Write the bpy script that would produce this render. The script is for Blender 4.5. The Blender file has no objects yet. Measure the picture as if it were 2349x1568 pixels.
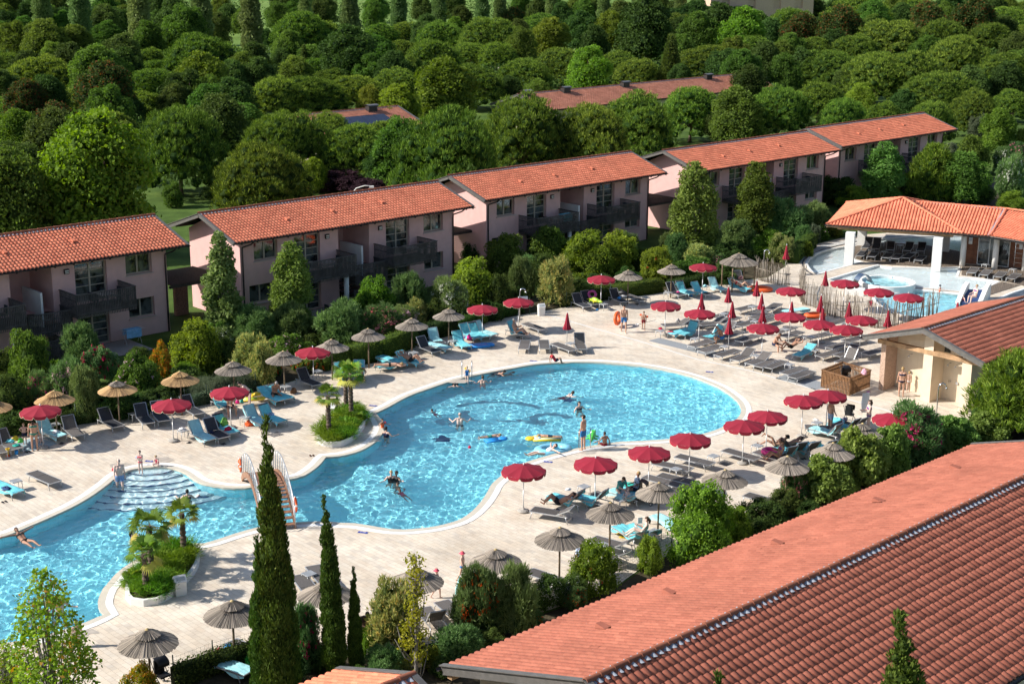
import bpy, bmesh, math, random
import numpy as np
from mathutils import Vector, Matrix
random.seed(7); RNG = np.random.default_rng(7)
S = bpy.context.scene; COL = S.collection
PI = math.pi
# ---------------------------------------------------------------- camera model
FPX, YH, ROLL, CH = 3400.0, -143.5, .0053, 24.0        # measured for a 2349 px wide view
PITCH = math.atan((784 - YH) / FPX)
def at(x, y, z=0.0):
 """Point of the horizontal plane z seen at (x, y) of the 2349 x 1568 view."""
 u, v = x - 1174.5, y - 784; c, s = math.cos(ROLL), math.sin(ROLL)
 u, v = c*u + s*v, -s*u + c*v
 dx, dy = u/FPX, v/FPX
 D = (dx, math.cos(PITCH) - dy*math.sin(PITCH), -math.sin(PITCH) - dy*math.cos(PITCH))
 t = (z - CH)/D[2]
 return Vector((D[0]*t, D[1]*t, z))
def T(c, r, x, y, z=0.0):
 """The same, from the (x, y) of one of 4 x 4 enlarged tiles."""
 return at((0, 587.3, 1174.6, 1761.8)[c] + x/4, (0, 392.3, 784.6, 1175.7)[r] + y/4, z)
TH = .75
E2 = Vector((math.cos(TH), math.sin(TH), 0)); N2 = Vector((math.sin(TH), -math.cos(TH), 0)); UP = Vector((0, 0, 1))
SUN_AZ, SUN_EL = math.radians(5.0), math.radians(35.5)     # the light travels towards +x, +5 degrees
cam = bpy.data.objects.new('camera', bpy.data.cameras.new('camera')); COL.objects.link(cam)
cam.data.sensor_width = 36; cam.data.lens = FPX/2349*36; cam.data.clip_end = 5000; cam.data.clip_start = .5
cam.matrix_world = Matrix.Translation((0, 0, CH)) @ Matrix.Rotation(PI/2 - PITCH, 4, 'X') @ Matrix.Rotation(ROLL, 4, 'Z')
S.camera = cam
w = bpy.data.worlds.new('World'); S.world = w; w.use_nodes = True
nt = w.node_tree; sky = nt.nodes.new('ShaderNodeTexSky'); sky.sky_type = 'NISHITA'; sky.sun_disc = False
sky.sun_elevation = SUN_EL
sd = Vector((-math.cos(SUN_AZ)*math.cos(SUN_EL), -math.sin(SUN_AZ)*math.cos(SUN_EL), math.sin(SUN_EL)))
sky.sun_rotation = math.atan2(sd.x, sd.y)
nt.links.new(sky.outputs[0], nt.nodes['Background'].inputs[0]); nt.nodes['Background'].inputs[1].default_value = .10
sl = bpy.data.lights.new('sun', 'SUN'); sl.energy = 5.0; sl.angle = math.radians(.5); sl.color = (1, .95, .87)
sun = bpy.data.objects.new('sun', sl); COL.objects.link(sun)
sun.rotation_euler = sd.to_track_quat('Z', 'Y').to_euler(); sun.location = (0, 0, 60)
vs = S.view_settings; vs.view_transform = 'Standard'; vs.look = 'None'; vs.exposure = .52; vs.gamma = 1
S.cycles.max_bounces = 8; S.cycles.transparent_max_bounces = 12; S.cycles.transmission_bounces = 6
S.cycles.diffuse_bounces = 3; S.cycles.glossy_bounces = 3
S.cycles.use_adaptive_sampling = True; S.cycles.adaptive_threshold = .03
S.cycles.use_denoising = True
S.cycles.sample_clamp_indirect = 4
# ---------------------------------------------------------------- object helpers
def tag(o, label=None, cat=None, group=None, kind=None):
 if label: o['label'] = label
 if cat: o['category'] = cat
 if group: o['group'] = group
 if kind: o['kind'] = kind
 return o
def empty(name, loc=(0, 0, 0), rz=0.0, label=None, cat=None, group=None):
 o = bpy.data.objects.new(name, None); COL.objects.link(o); o.location = loc; o.rotation_euler = (0, 0, rz)
 o.empty_display_size = .2
 return tag(o, label, cat, group)
KIDS = {}
def setparent(o, p):
 o.parent = p; KIDS.setdefault(p.name, []).append(o)
def dup(root, loc=None, rz=None, label=None, group=None, scale=None, link=True):
 """A copy of a thing with copies of its parts and sub-parts; mesh data is shared."""
 r = root.copy(); COL.objects.link(r)
 if loc is not None: r.location = loc
 if rz is not None: r.rotation_euler = (0, 0, rz)
 if scale is not None: r.scale = scale if hasattr(scale, '__len__') else (scale,)*3
 if label: r['label'] = label
 if group: r['group'] = group
 for ch in KIDS.get(root.name, []):
  c = ch.copy(); COL.objects.link(c); setparent(c, r)
  for g in KIDS.get(ch.name, []):
   d = g.copy(); COL.objects.link(d); setparent(d, c)
 return r
class MB:
 """Collects shapes; build() links them as one mesh object."""
 def __init__(s): s.v = []; s.f = []; s.t = []; s.m = []; s.sm = []; s.cm = 0; s.ct = .5
 def add(s, vs, fs, smooth=False):
  b = len(s.v); s.v += [tuple(p) for p in vs]
  for f in fs: s.f.append([b+i for i in f]); s.t.append(s.ct); s.m.append(s.cm); s.sm.append(smooth)
  return s
 def box(s, c, d, rz=0.0, ax=None):
  c = Vector(c); hx, hy, hz = d[0]/2, d[1]/2, d[2]/2
  if ax is None:
   ax = (Vector((math.cos(rz), math.sin(rz), 0)), Vector((-math.sin(rz), math.cos(rz), 0)), UP)
  P = [c + ax[0]*(i*hx) + ax[1]*(j*hy) + ax[2]*(k*hz) for k in (-1, 1) for j in (-1, 1) for i in (-1, 1)]
  return s.add(P, [(0, 2, 3, 1), (4, 5, 7, 6), (0, 1, 5, 4), (2, 6, 7, 3), (0, 4, 6, 2), (1, 3, 7, 5)])
 def prism(s, poly, z0, z1, top=True):
  n = len(poly); P = [(p[0], p[1], z0) for p in poly] + [(p[0], p[1], z1) for p in poly]
  F = [(i, (i+1) % n, n+(i+1) % n, n+i) for i in range(n)]
  if top: F += [tuple(range(n, 2*n)), tuple(range(n-1, -1, -1))]
  return s.add(P, F)
 def tube(s, pts, r, n=8, cap=True, smooth=True):
  pts = [Vector(p) for p in pts]; R = list(r) if hasattr(r, '__len__') else [r]*len(pts); V = []; ref = None
  for i, p in enumerate(pts):
   d = (pts[min(i+1, len(pts)-1)] - pts[max(i-1, 0)])
   if d.length < 1e-9: d = Vector((0, 0, 1))
   d.normalize()
   if ref is None: ref = Vector((1, 0, 0)) if abs(d.x) < .8 else Vector((0, 1, 0))
   a = (ref - d*ref.dot(d)).normalized(); ref = a; b = d.cross(a)
   V += [p + (a*math.cos(2*PI*k/n) + b*math.sin(2*PI*k/n))*R[i] for k in range(n)]
  F = [(i*n+k, i*n+(k+1) % n, (i+1)*n+(k+1) % n, (i+1)*n+k) for i in range(len(pts)-1) for k in range(n)]
  s.add(V, F, smooth)
  if cap:
   b = len(s.v) - len(V)
   s.f.append([b+k for k in range(n-1, -1, -1)]); s.f.append([b+(len(pts)-1)*n+k for k in range(n)])
   s.t += [s.ct]*2; s.m += [s.cm]*2; s.sm += [False]*2
  return s
 def lathe(s, prof, n=24, c=(0, 0, 0), smooth=True, wob=None):
  V = [(c[0]+r*math.cos(2*PI*k/n), c[1]+r*math.sin(2*PI*k/n), c[2]+z) for r, z in prof for k in range(n)]
  F = [(i*n+k, i*n+(k+1) % n, (i+1)*n+(k+1) % n, (i+1)*n+k) for i in range(len(prof)-1) for k in range(n)]
  return s.add(V, F, smooth)
 def ball(s, c, r, n=10, m=6, smooth=True):
  r = r if hasattr(r, '__len__') else (r,)*3
  V = []; F = []
  for j in range(m+1):
   a = PI*j/m
   for k in range(n): V.append((c[0]+r[0]*math.sin(a)*math.cos(2*PI*k/n), c[1]+r[1]*math.sin(a)*math.sin(2*PI*k/n), c[2]+r[2]*math.cos(a)))
  for j in range(m):
   for k in range(n): F.append((j*n+k, (j+1)*n+k, (j+1)*n+(k+1) % n, j*n+(k+1) % n))
  return s.add(V, F, smooth)
 def xf(s, M):
  s.v = [tuple(M @ Vector(p)) for p in s.v]; return s
 def mesh(s, name, mats):
  me = bpy.data.meshes.new(name); me.from_pydata(s.v, [], s.f)
  for m in (mats if isinstance(mats, (list, tuple)) else [mats]): me.materials.append(m)
  me.polygons.foreach_set('material_index', s.m); me.polygons.foreach_set('use_smooth', s.sm)
  a = me.attributes.new('tint', 'FLOAT', 'FACE'); a.data.foreach_set('value', s.t)
  me.update(); return me
 def build(s, name, mats, parent=None, loc=None):
  o = bpy.data.objects.new(name, s.mesh(name, mats)); COL.objects.link(o)
  if parent is not None: setparent(o, parent)
  if loc is not None: o.location = loc
  return o
def np_mesh(name, V, F, mat, tint=None, smooth=False):
 """V (n,3), F (m,4 or 3) arrays."""
 me = bpy.data.meshes.new(name); k = F.shape[1]
 me.vertices.add(len(V)); me.vertices.foreach_set('co', V.astype(np.float32).ravel())
 me.loops.add(F.size); me.loops.foreach_set('vertex_index', F.astype(np.int32).ravel())
 me.polygons.add(len(F)); me.polygons.foreach_set('loop_start', np.arange(0, F.size, k, dtype=np.int32))
 me.polygons.foreach_set('loop_total', np.full(len(F), k, dtype=np.int32))
 if smooth: me.polygons.foreach_set('use_smooth', np.ones(len(F), dtype=bool))
 for m in (mat if isinstance(mat, (list, tuple)) else [mat]): me.materials.append(m)
 if tint is not None:
  a = me.attributes.new('tint', 'FLOAT', 'FACE'); a.data.foreach_set('value', tint.astype(np.float32))
 me.update(calc_edges=True); return me
def obj(name, me, parent=None, loc=None):
 o = bpy.data.objects.new(name, me); COL.objects.link(o)
 if parent is not None: setparent(o, parent)
 if loc is not None: o.location = loc
 return o
# ---------------------------------------------------------------- materials
MATS = {}
def node(nt, t, **kw):
 n = nt.nodes.new('ShaderNode'+t)
 for k, v in kw.items(): setattr(n, k, v)
 return n
def lk(nt, a, b): nt.links.new(a, b)
def mat(name, col=(.5, .5, .5), rough=.6, metal=0.0, var=.12, scale=6.0, col2=None, bump=0.0, bscale=None, spec=.4, tint=0.0, rnd=0.0, emit=None, coord='Object', detail=4):
 """Principled material with a noise-driven colour variation, an optional per-face tint and per-object change."""
 m = bpy.data.materials.new(name); m.use_nodes = True; nt = m.node_tree; b = nt.nodes['Principled BSDF']
 b.inputs['Roughness'].default_value = rough; b.inputs['Metallic'].default_value = metal
 b.inputs['Specular IOR Level'].default_value = spec
 tc = node(nt, 'TexCoord'); nz = node(nt, 'TexNoise'); nz.inputs['Scale'].default_value = scale; nz.inputs['Detail'].default_value = detail
 lk(nt, tc.outputs[coord], nz.inputs['Vector'])
 c2 = col2 or tuple(c*(1-var*2) for c in col); c1 = col if col2 else tuple(min(1, c*(1+var)) for c in col)
 r = node(nt, 'ValToRGB'); r.color_ramp.elements[0].position = .3; r.color_ramp.elements[1].position = .7
 r.color_ramp.elements[0].color = (*c2, 1); r.color_ramp.elements[1].color = (*c1, 1)
 lk(nt, nz.outputs['Fac'], r.inputs['Fac']); out = r.outputs['Color']
 if tint or rnd:
  hs = node(nt, 'HueSaturation'); lk(nt, out, hs.inputs['Color'])
  ad = None
  if tint:
   at_ = node(nt, 'Attribute', attribute_name='tint'); mr = node(nt, 'MapRange'); mr.inputs['To Min'].default_value = 1-tint; mr.inputs['To Max'].default_value = 1+tint
   lk(nt, at_.outputs['Fac'], mr.inputs['Value']); ad = mr.outputs[0]
  if rnd:
   oi = node(nt, 'ObjectInfo'); m2 = node(nt, 'MapRange'); m2.inputs['To Min'].default_value = 1-rnd; m2.inputs['To Max'].default_value = 1+rnd
   lk(nt, oi.outputs['Random'], m2.inputs['Value'])
   if ad is None: ad = m2.outputs[0]
   else:
    mm = node(nt, 'Math', operation='MULTIPLY'); lk(nt, ad, mm.inputs[0]); lk(nt, m2.outputs[0], mm.inputs[1]); ad = mm.outputs[0]
  lk(nt, ad, hs.inputs['Value']); out = hs.outputs['Color']
 lk(nt, out, b.inputs['Base Color'])
 if bump:
  n2 = node(nt, 'TexNoise'); n2.inputs['Scale'].default_value = bscale or scale*4; n2.inputs['Detail'].default_value = 4; lk(nt, tc.outputs[coord], n2.inputs['Vector'])
  bp = node(nt, 'Bump'); bp.inputs['Strength'].default_value = bump; bp.inputs['Distance'].default_value = .02
  lk(nt, n2.outputs['Fac'], bp.inputs['Height']); lk(nt, bp.outputs[0], b.inputs['Normal'])
 MATS[name] = m; return m
def foliage_mat(name, dark, light, trans=.3, rough=.75, hue=.03, rnd=.22, extra=None):
 """Leaf material: colour by the per-leaf tint, plus a change per plant; some light passes through."""
 m = bpy.data.materials.new(name); m.use_nodes = True; nt = m.node_tree; b = nt.nodes['Principled BSDF']; out = nt.nodes['Material Output']
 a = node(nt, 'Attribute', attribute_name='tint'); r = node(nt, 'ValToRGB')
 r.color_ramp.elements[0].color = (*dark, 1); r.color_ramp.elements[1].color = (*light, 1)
 if extra:
  r.color_ramp.elements[1].position = .9
  el = r.color_ramp.elements.new(.97); el.color = (*extra, 1)
 lk(nt, a.outputs['Fac'], r.inputs['Fac'])
 hs = node(nt, 'HueSaturation'); oi = node(nt, 'ObjectInfo')
 m1 = node(nt, 'MapRange'); m1.inputs['To Min'].default_value = .5-hue; m1.inputs['To Max'].default_value = .5+hue
 wn = node(nt, 'TexWhiteNoise', noise_dimensions='1D'); lk(nt, oi.outputs['Random'], wn.inputs['W'])
 m2 = node(nt, 'MapRange'); m2.inputs['To Min'].default_value = 1-rnd; m2.inputs['To Max'].default_value = 1+rnd
 lk(nt, oi.outputs['Random'], m1.inputs['Value']); lk(nt, wn.outputs['Value'], m2.inputs['Value'])
 lk(nt, m1.outputs[0], hs.inputs['Hue']); lk(nt, m2.outputs[0], hs.inputs['Value']); lk(nt, r.outputs['Color'], hs.inputs['Color'])
 lk(nt, hs.outputs['Color'], b.inputs['Base Color']); b.inputs['Roughness'].default_value = rough; b.inputs['Specular IOR Level'].default_value = .08
 if trans:
  t = node(nt, 'BsdfTranslucent'); g = node(nt, 'HueSaturation'); g.inputs['Saturation'].default_value = 1.15; g.inputs['Value'].default_value = 1.5
  lk(nt, hs.outputs['Color'], g.inputs['Color']); lk(nt, g.outputs['Color'], t.inputs['Color'])
  mx = node(nt, 'MixShader'); mx.inputs['Fac'].default_value = trans
  lk(nt, b.outputs[0], mx.inputs[1]); lk(nt, t.outputs[0], mx.inputs[2]); lk(nt, mx.outputs[0], out.inputs['Surface'])
 MATS[name] = m; return m
# ================================================================ setting: ground, deck, pools
def poly_world(pts, z=0.0): return [at(x, y, z) for x, y in pts]
def smooth_closed(P, step=.25, keep=()):
 """Catmull-Rom resampling of a closed polygon; indices in keep stay sharp corners."""
 n = len(P); out = []
 for i in range(n):
  p1, p2 = P[i], P[(i+1) % n]; p0 = P[i-1] if i not in keep else p1 - (p2-p1)*.5; p3 = P[(i+2) % n] if (i+1) % n not in keep else p2 + (p2-p1)*.5
  m = max(1, int((p2-p1).length/step))
  for k in range(m):
   t = k/m; a = -.5*t+t*t-.5*t**3; b = 1-2.5*t*t+1.5*t**3; c = .5*t+2*t*t-1.5*t**3; d = -.5*t*t+.5*t**3
   out.append(p0*a+p1*b+p2*c+p3*d)
 return out
def area2(P): return sum(P[i].x*P[(i+1) % len(P)].y-P[(i+1) % len(P)].x*P[i].y for i in range(len(P)))/2
def offset(P, d):
 """Outward offset of a closed curve (counter-clockwise order)."""
 n = len(P); R = []
 for i in range(n):
  t = (P[(i+1) % n]-P[i-1]); t.z = 0; t.normalize(); R.append(P[i] + Vector((t.y, -t.x, 0))*d)
 return R
def inside(X, Y, P):
 r = np.zeros(X.shape, bool); n = len(P)
 for i in range(n):
  x1, y1, x2, y2 = P[i].x, P[i].y, P[(i+1) % n].x, P[(i+1) % n].y
  if y1 == y2: continue
  c = ((y1 > Y) != (y2 > Y)) & (X < (x2-x1)*(Y-y1)/(y2-y1)+x1); r ^= c
 return r
def sheet(name, outer, holes, z, m, kind='structure'):
 bm = bmesh.new(); ed = []
 for L in [outer]+holes:
  vs_ = [bm.verts.new((p.x, p.y, z)) for p in L]
  ed += [bm.edges.new((vs_[i], vs_[(i+1) % len(vs_)])) for i in range(len(vs_))]
 bmesh.ops.triangle_fill(bm, use_beauty=True, edges=ed)
 for f in bm.faces:
  f.normal_update()
  if f.normal.z < 0: f.normal_flip()
 me = bpy.data.meshes.new(name); bm.to_mesh(me); bm.free(); me.materials.append(m)
 o = obj(name, me); o['kind'] = kind; return o
def band(mb, A, B, za, zb, smooth=False, closed=True):
 n = len(A); V = [(p.x, p.y, za) for p in A]+[(p.x, p.y, zb) for p in B]
 mb.add(V, [(i, (i+1) % n, n+(i+1) % n, n+i) for i in range(n if closed else n-1)], smooth)
# main pool: the water's edge (2349 px view), clockwise from the bridge
POOL = [(662,1099),(695,1091),(727,1070),(747,1047.6),(777,1045.8),(812,1038),(837,1028),(860,1013),(874,997),(880,981),(874,964),(866,953),
(860,947),(887,934.6),(937,908),(987,889.6),(1037,873),(1087,861),(1137,851),(1174,844.6),(1224.6,835.8),(1274.6,832),(1324.6,830.3),(1374.6,831),
(1424.6,834.6),(1474.6,839.6),(1524.6,848),(1574.6,859.6),(1612,872),(1649.6,888),(1674.6,904.6),(1692,919.6),(1699.6,932),(1701,944.6),(1694.6,957),
(1682,968),(1662,978),(1637,988),(1609.6,996),(1574.6,1002),(1537,1006.6),(1474.6,1011),(1424.6,1013),(1399.6,1016),(1362,1021.6),(1324.6,1028),
(1287,1037),(1249.6,1047),(1219.6,1056),(1190,1067),(1168,1078),(1152,1090),(1129.8,1109.6),(1119.8,1127),(1107,1147),(1087,1169.6),(1062,1188),(1037,1198),
(999.8,1207),(962,1212),(924.8,1214.5),(887,1212),(849.8,1205.7),(812,1200),(782,1199),(762,1197),(727,1196),(687,1197.7),(650,1199.4),(615,1204),
(587,1210.7),(562,1217),(537,1224.5),(512,1233),(487,1241),(465,1246.5),(437,1245.7),(412,1247.7),(387,1252.7),(350,1263),(325,1275.7),(300,1290.7),
(282.5,1303),(265,1318),(250,1335.7),(237,1350.7),(230,1365.7),(226,1380.7),(227,1390.7),(232,1400.7),(240,1409.5),(225,1415),(200,1426),(160,1440),
(125,1450.7),(60,1467),(0,1475.7),(-90,1482),(-200,1478),(-320,1450),(-380,1400),(-370,1340),(-260,1290),(-130,1255),(0,1231),(72,1204),(136,1176),(175,1157),
(212.6,1134.6),(250,1107),(267.6,1092),(295,1078),(325,1072.6),(355,1070),(385,1071),(410,1077),(430,1087),(445,1098),(462.6,1107),(487.6,1113),
(512.6,1117),(537.8,1119),(563,1119),(600,1113),(632,1106)]
pw = poly_world(POOL); sharp = {POOL.index(p) for p in [(747,1047.6),(860,947),(465,1246.5),(240,1409.5)]}
if area2(pw) < 0:
 n_ = len(pw); pw.reverse(); sharp = {n_-1-i for i in sharp}
pool = smooth_closed(pw, .3, sharp)
# clean consecutive near-duplicates
pool = [p for i, p in enumerate(pool) if (p-pool[i-1]).length > .03]
WZ, FZ = -.07, -1.25
# the children's pools beyond the stick fence: (name, outline)
def K(X, Y): return (1777.8+X*.24316, 516.1+Y*.24316)
KID_LEFT = [K(*p) for p in [(385,465),(345,430),(312,390),(303,355),(330,310),(400,265),(500,230),(665,203),(800,165),(1000,130),(1300,108),(1750,104),(2300,120),(2700,200),(2700,330),(2300,290),(1740,245),(1450,190),(1050,162),(870,176),(745,195),(735,325),(820,345),(600,405)]]
KID_MID = [K(*p) for p in [(500,515),(740,445),(985,375),(1000,388),(1100,400),(1250,402),(1480,405),(1740,395),(1725,440),(1710,490),(1850,497),(2000,515),(2105,530),(1985,590),(1870,632),(1750,625),(1500,600),(1340,585),(1290,562),(1230,545),(1150,528),(1000,516),(870,524),(780,548),(690,555),(600,540)]]
KID_LOW = [K(*p) for p in [(905,640),(1000,648),(1150,645),(1270,630),(1330,608),(1500,622),(1750,648),(1850,660),(1990,690),(2130,718),(2000,760),(1800,800),(1600,830),(1350,865),(1200,850),(1060,800),(960,730)]]
KID_RIGHT = [K(*p) for p in [(2120,690),(2240,640),(2349,605),(2480,570),(2600,560),(2600,700),(2349,690),(2250,700)]]
def ring(pts, step=.3):
 P = poly_world(pts)
 if area2(P) < 0: P.reverse()
 return [p for p in P]
kid_left, kid_mid, kid_low, kid_right = ring(KID_LEFT), ring(KID_MID), ring(KID_LOW), ring(KID_RIGHT)
DECK = [(-700,1180),(-300,1090),(0,1000),(90,985),(175,972),(296,952),(425,935),(475,924.6),(587,894.6),(662,877),(737,852),(862,832),(937,802),(1037,765),(1130,735),(1224.6,717),
(1299.6,703.5),(1399.6,687),(1499.6,674.8),(1524.6,669.8),(1649.6,649.8),(1761,636),(1800,612),(1822,590),(1850,570),(1880,558),(1930,546),(1980,538),(2060,532),(2200,531),(2400,534),(2700,540),(2900,640),(2900,900),
(2700,900),(2349,925),(2170,985),(1950,1062),(1800,1137),(1650,1215),(1474,1300),(1404,1350),(1077,1458),(837,1502),(770,1500),(700,1470),(585,1512),(410,1568),(-150,1760),(-700,1760)]
deck_w = poly_world(DECK)
if area2(deck_w) < 0: deck_w.reverse()
# --- materials of the setting
def paver_mat():
 m = bpy.data.materials.new('travertine_pavers'); m.use_nodes = True; nt = m.node_tree; b = nt.nodes['Principled BSDF']
 tc = node(nt, 'TexCoord'); mp = node(nt, 'Mapping'); mp.inputs['Rotation'].default_value = (0, 0, -TH-PI/2); lk(nt, tc.outputs['Object'], mp.inputs['Vector'])
 br = node(nt, 'TexBrick'); br.inputs['Scale'].default_value = 1; br.inputs['Brick Width'].default_value = .44; br.inputs['Row Height'].default_value = .22
 br.inputs['Mortar Size'].default_value = .006; br.inputs['Mortar Smooth'].default_value = .3; br.inputs['Bias'].default_value = -.1; br.offset = .5
 br.inputs['Color1'].default_value = (.66, .605, .525, 1); br.inputs['Color2'].default_value = (.64, .565, .47, 1); br.inputs['Mortar'].default_value = (.40, .335, .26, 1)
 lk(nt, mp.outputs[0], br.inputs['Vector'])
 # a second, finer shade per stone
 sn = node(nt, 'Vector', ) if False else None
 vd = node(nt, 'TexWhiteNoise', noise_dimensions='2D'); sx = node(nt, 'SeparateXYZ'); lk(nt, mp.outputs[0], sx.inputs[0])
 def math_(op, a, bv=None, b2=None):
  n = node(nt, 'Math', operation=op)
  if hasattr(a, 'links'): lk(nt, a, n.inputs[0])
  else: n.inputs[0].default_value = a
  if b2 is not None: lk(nt, b2, n.inputs[1])
  elif bv is not None: n.inputs[1].default_value = bv
  return n.outputs[0]
 row = math_('FLOOR', math_('DIVIDE', sx.outputs[1], .22)); par = math_('MODULO', row, 2.0); sh = math_('MULTIPLY', math_('ABSOLUTE', par), .22)
 col = math_('FLOOR', math_('DIVIDE', math_('ADD', sx.outputs[0], b2=sh), .44)); cx = node(nt, 'CombineXYZ'); lk(nt, col, cx.inputs[0]); lk(nt, row, cx.inputs[1]); lk(nt, cx.outputs[0], vd.inputs['Vector'])
 rr = node(nt, 'ValToRGB'); e = rr.color_ramp.elements; e[0].color = (.87, .86, .86, 1); e[1].color = (1.10, 1.07, 1.03, 1); x = e.new(.45); x.color = (1.0, .99, .97, 1); x = e.new(.2); x.color = (.97, .93, .89, 1)
 lk(nt, vd.outputs['Value'], rr.inputs['Fac'])
 mx = node(nt, 'MixRGB', blend_type='MULTIPLY'); mx.inputs['Fac'].default_value = 1; lk(nt, br.outputs['Color'], mx.inputs[1]); lk(nt, rr.outputs['Color'], mx.inputs[2])
 nz = node(nt, 'TexNoise'); nz.inputs['Scale'].default_value = .35; nz.inputs['Detail'].default_value = 5; lk(nt, tc.outputs['Object'], nz.inputs['Vector'])
 r2 = node(nt, 'ValToRGB'); r2.color_ramp.elements[0].color = (.80, .77, .74, 1); r2.color_ramp.elements[1].color = (1.06, 1.06, 1.06, 1); r2.color_ramp.elements[0].position = .3; r2.color_ramp.elements[1].position = .7; lk(nt, nz.outputs['Fac'], r2.inputs['Fac'])
 m2 = node(nt, 'MixRGB', blend_type='MULTIPLY'); m2.inputs['Fac'].default_value = 1; lk(nt, mx.outputs[0], m2.inputs[1]); lk(nt, r2.outputs['Color'], m2.inputs[2])
 lk(nt, m2.outputs[0], b.inputs['Base Color']); b.inputs['Roughness'].default_value = .75; b.inputs['Specular IOR Level'].default_value = .25
 bp = node(nt, 'Bump'); bp.inputs['Strength'].default_value = .35; bp.inputs['Distance'].default_value = .008; iv = math_('SUBTRACT', 1.0, b2=br.outputs['Fac']); lk(nt, iv, bp.inputs['Height']); lk(nt, bp.outputs[0], b.inputs['Normal'])
 return m
M_PAVER = paver_mat()
def grid_mat(name, base, line, size, lw, rough=.35, rot=0.0, wavy=0.0, nvar=.06):
 """Small square tiles with joints."""
 m = bpy.data.materials.new(name); m.use_nodes = True; nt = m.node_tree; b = nt.nodes['Principled BSDF']
 tc = node(nt, 'TexCoord'); mp = node(nt, 'Mapping'); mp.inputs['Rotation'].default_value = (0, 0, rot); lk(nt, tc.outputs['Object'], mp.inputs['Vector'])
 sx = node(nt, 'SeparateXYZ'); lk(nt, mp.outputs[0], sx.inputs[0]); outs = []
 for i in range(3):
  a = node(nt, 'Math', operation='DIVIDE'); lk(nt, sx.outputs[i], a.inputs[0]); a.inputs[1].default_value = size
  f = node(nt, 'Math', operation='FRACT'); lk(nt, a.outputs[0], f.inputs[0]); l = node(nt, 'Math', operation='LESS_THAN'); lk(nt, f.outputs[0], l.inputs[0]); l.inputs[1].default_value = lw/size
  outs.append(l.outputs[0])
 geo = node(nt, 'NewGeometry'); sn = node(nt, 'SeparateXYZ'); lk(nt, geo.outputs['True Normal'], sn.inputs[0])
 acc = None
 for i in range(3):                                   # a line only where its axis is not the face's own
  ab = node(nt, 'Math', operation='ABSOLUTE'); lk(nt, sn.outputs[i], ab.inputs[0]); lt = node(nt, 'Math', operation='LESS_THAN'); lk(nt, ab.outputs[0], lt.inputs[0]); lt.inputs[1].default_value = .9
  mu = node(nt, 'Math', operation='MULTIPLY'); lk(nt, outs[i], mu.inputs[0]); lk(nt, lt.outputs[0], mu.inputs[1])
  if acc is None: acc = mu.outputs[0]
  else:
   mxx = node(nt, 'Math', operation='MAXIMUM'); lk(nt, acc, mxx.inputs[0]); lk(nt, mu.outputs[0], mxx.inputs[1]); acc = mxx.outputs[0]
 nz = node(nt, 'TexNoise'); nz.inputs['Scale'].default_value = 1.3; nz.inputs['Detail'].default_value = 3; lk(nt, tc.outputs['Object'], nz.inputs['Vector'])
 rr = node(nt, 'ValToRGB'); rr.color_ramp.elements[0].position = .3; rr.color_ramp.elements[1].position = .7
 rr.color_ramp.elements[0].color = (*[c*(1-nvar*2) for c in base], 1); rr.color_ramp.elements[1].color = (*[min(1, c*(1+nvar)) for c in base], 1); lk(nt, nz.outputs['Fac'], rr.inputs['Fac'])
 mx = node(nt, 'MixRGB'); mx.inputs[2].default_value = (*line, 1); lk(nt, acc, mx.inputs['Fac']); lk(nt, rr.outputs['Color'], mx.inputs[1]); lk(nt, mx.outputs[0], b.inputs['Base Color'])
 b.inputs['Roughness'].default_value = rough; MATS[name] = m; return m
M_POOLTILE = grid_mat('pool_mosaic', (.40, .88, .96), (.27, .75, .88), .30, .016, nvar=.04)
M_KIDTILE = grid_mat('pale_pool_mosaic', (.88, .94, .94), (.78, .88, .90), .30, .012)
M_BLUE = mat('navy_mosaic', (.01, .04, .16), .4, var=.25, scale=30)
M_COPE = mat('coping_stone', (.56, .51, .42), .7, var=.05, scale=3, bump=.1)
def grate_mat():
 m = bpy.data.materials.new('overflow_grate'); m.use_nodes = True; nt = m.node_tree; b = nt.nodes['Principled BSDF']
 b.inputs['Base Color'].default_value = (.78, .77, .74, 1); b.inputs['Roughness'].default_value = .6
 tc = node(nt, 'TexCoord'); wv = node(nt, 'TexVoronoi'); wv.inputs['Scale'].default_value = 30; lk(nt, tc.outputs['Object'], wv.inputs['Vector'])
 bp = node(nt, 'Bump'); bp.inputs['Strength'].default_value = .4; bp.inputs['Distance'].default_value = .01; lk(nt, wv.outputs['Distance'], bp.inputs['Height']); lk(nt, bp.outputs[0], b.inputs['Normal'])
 return m
M_GRATE = grate_mat()
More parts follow.
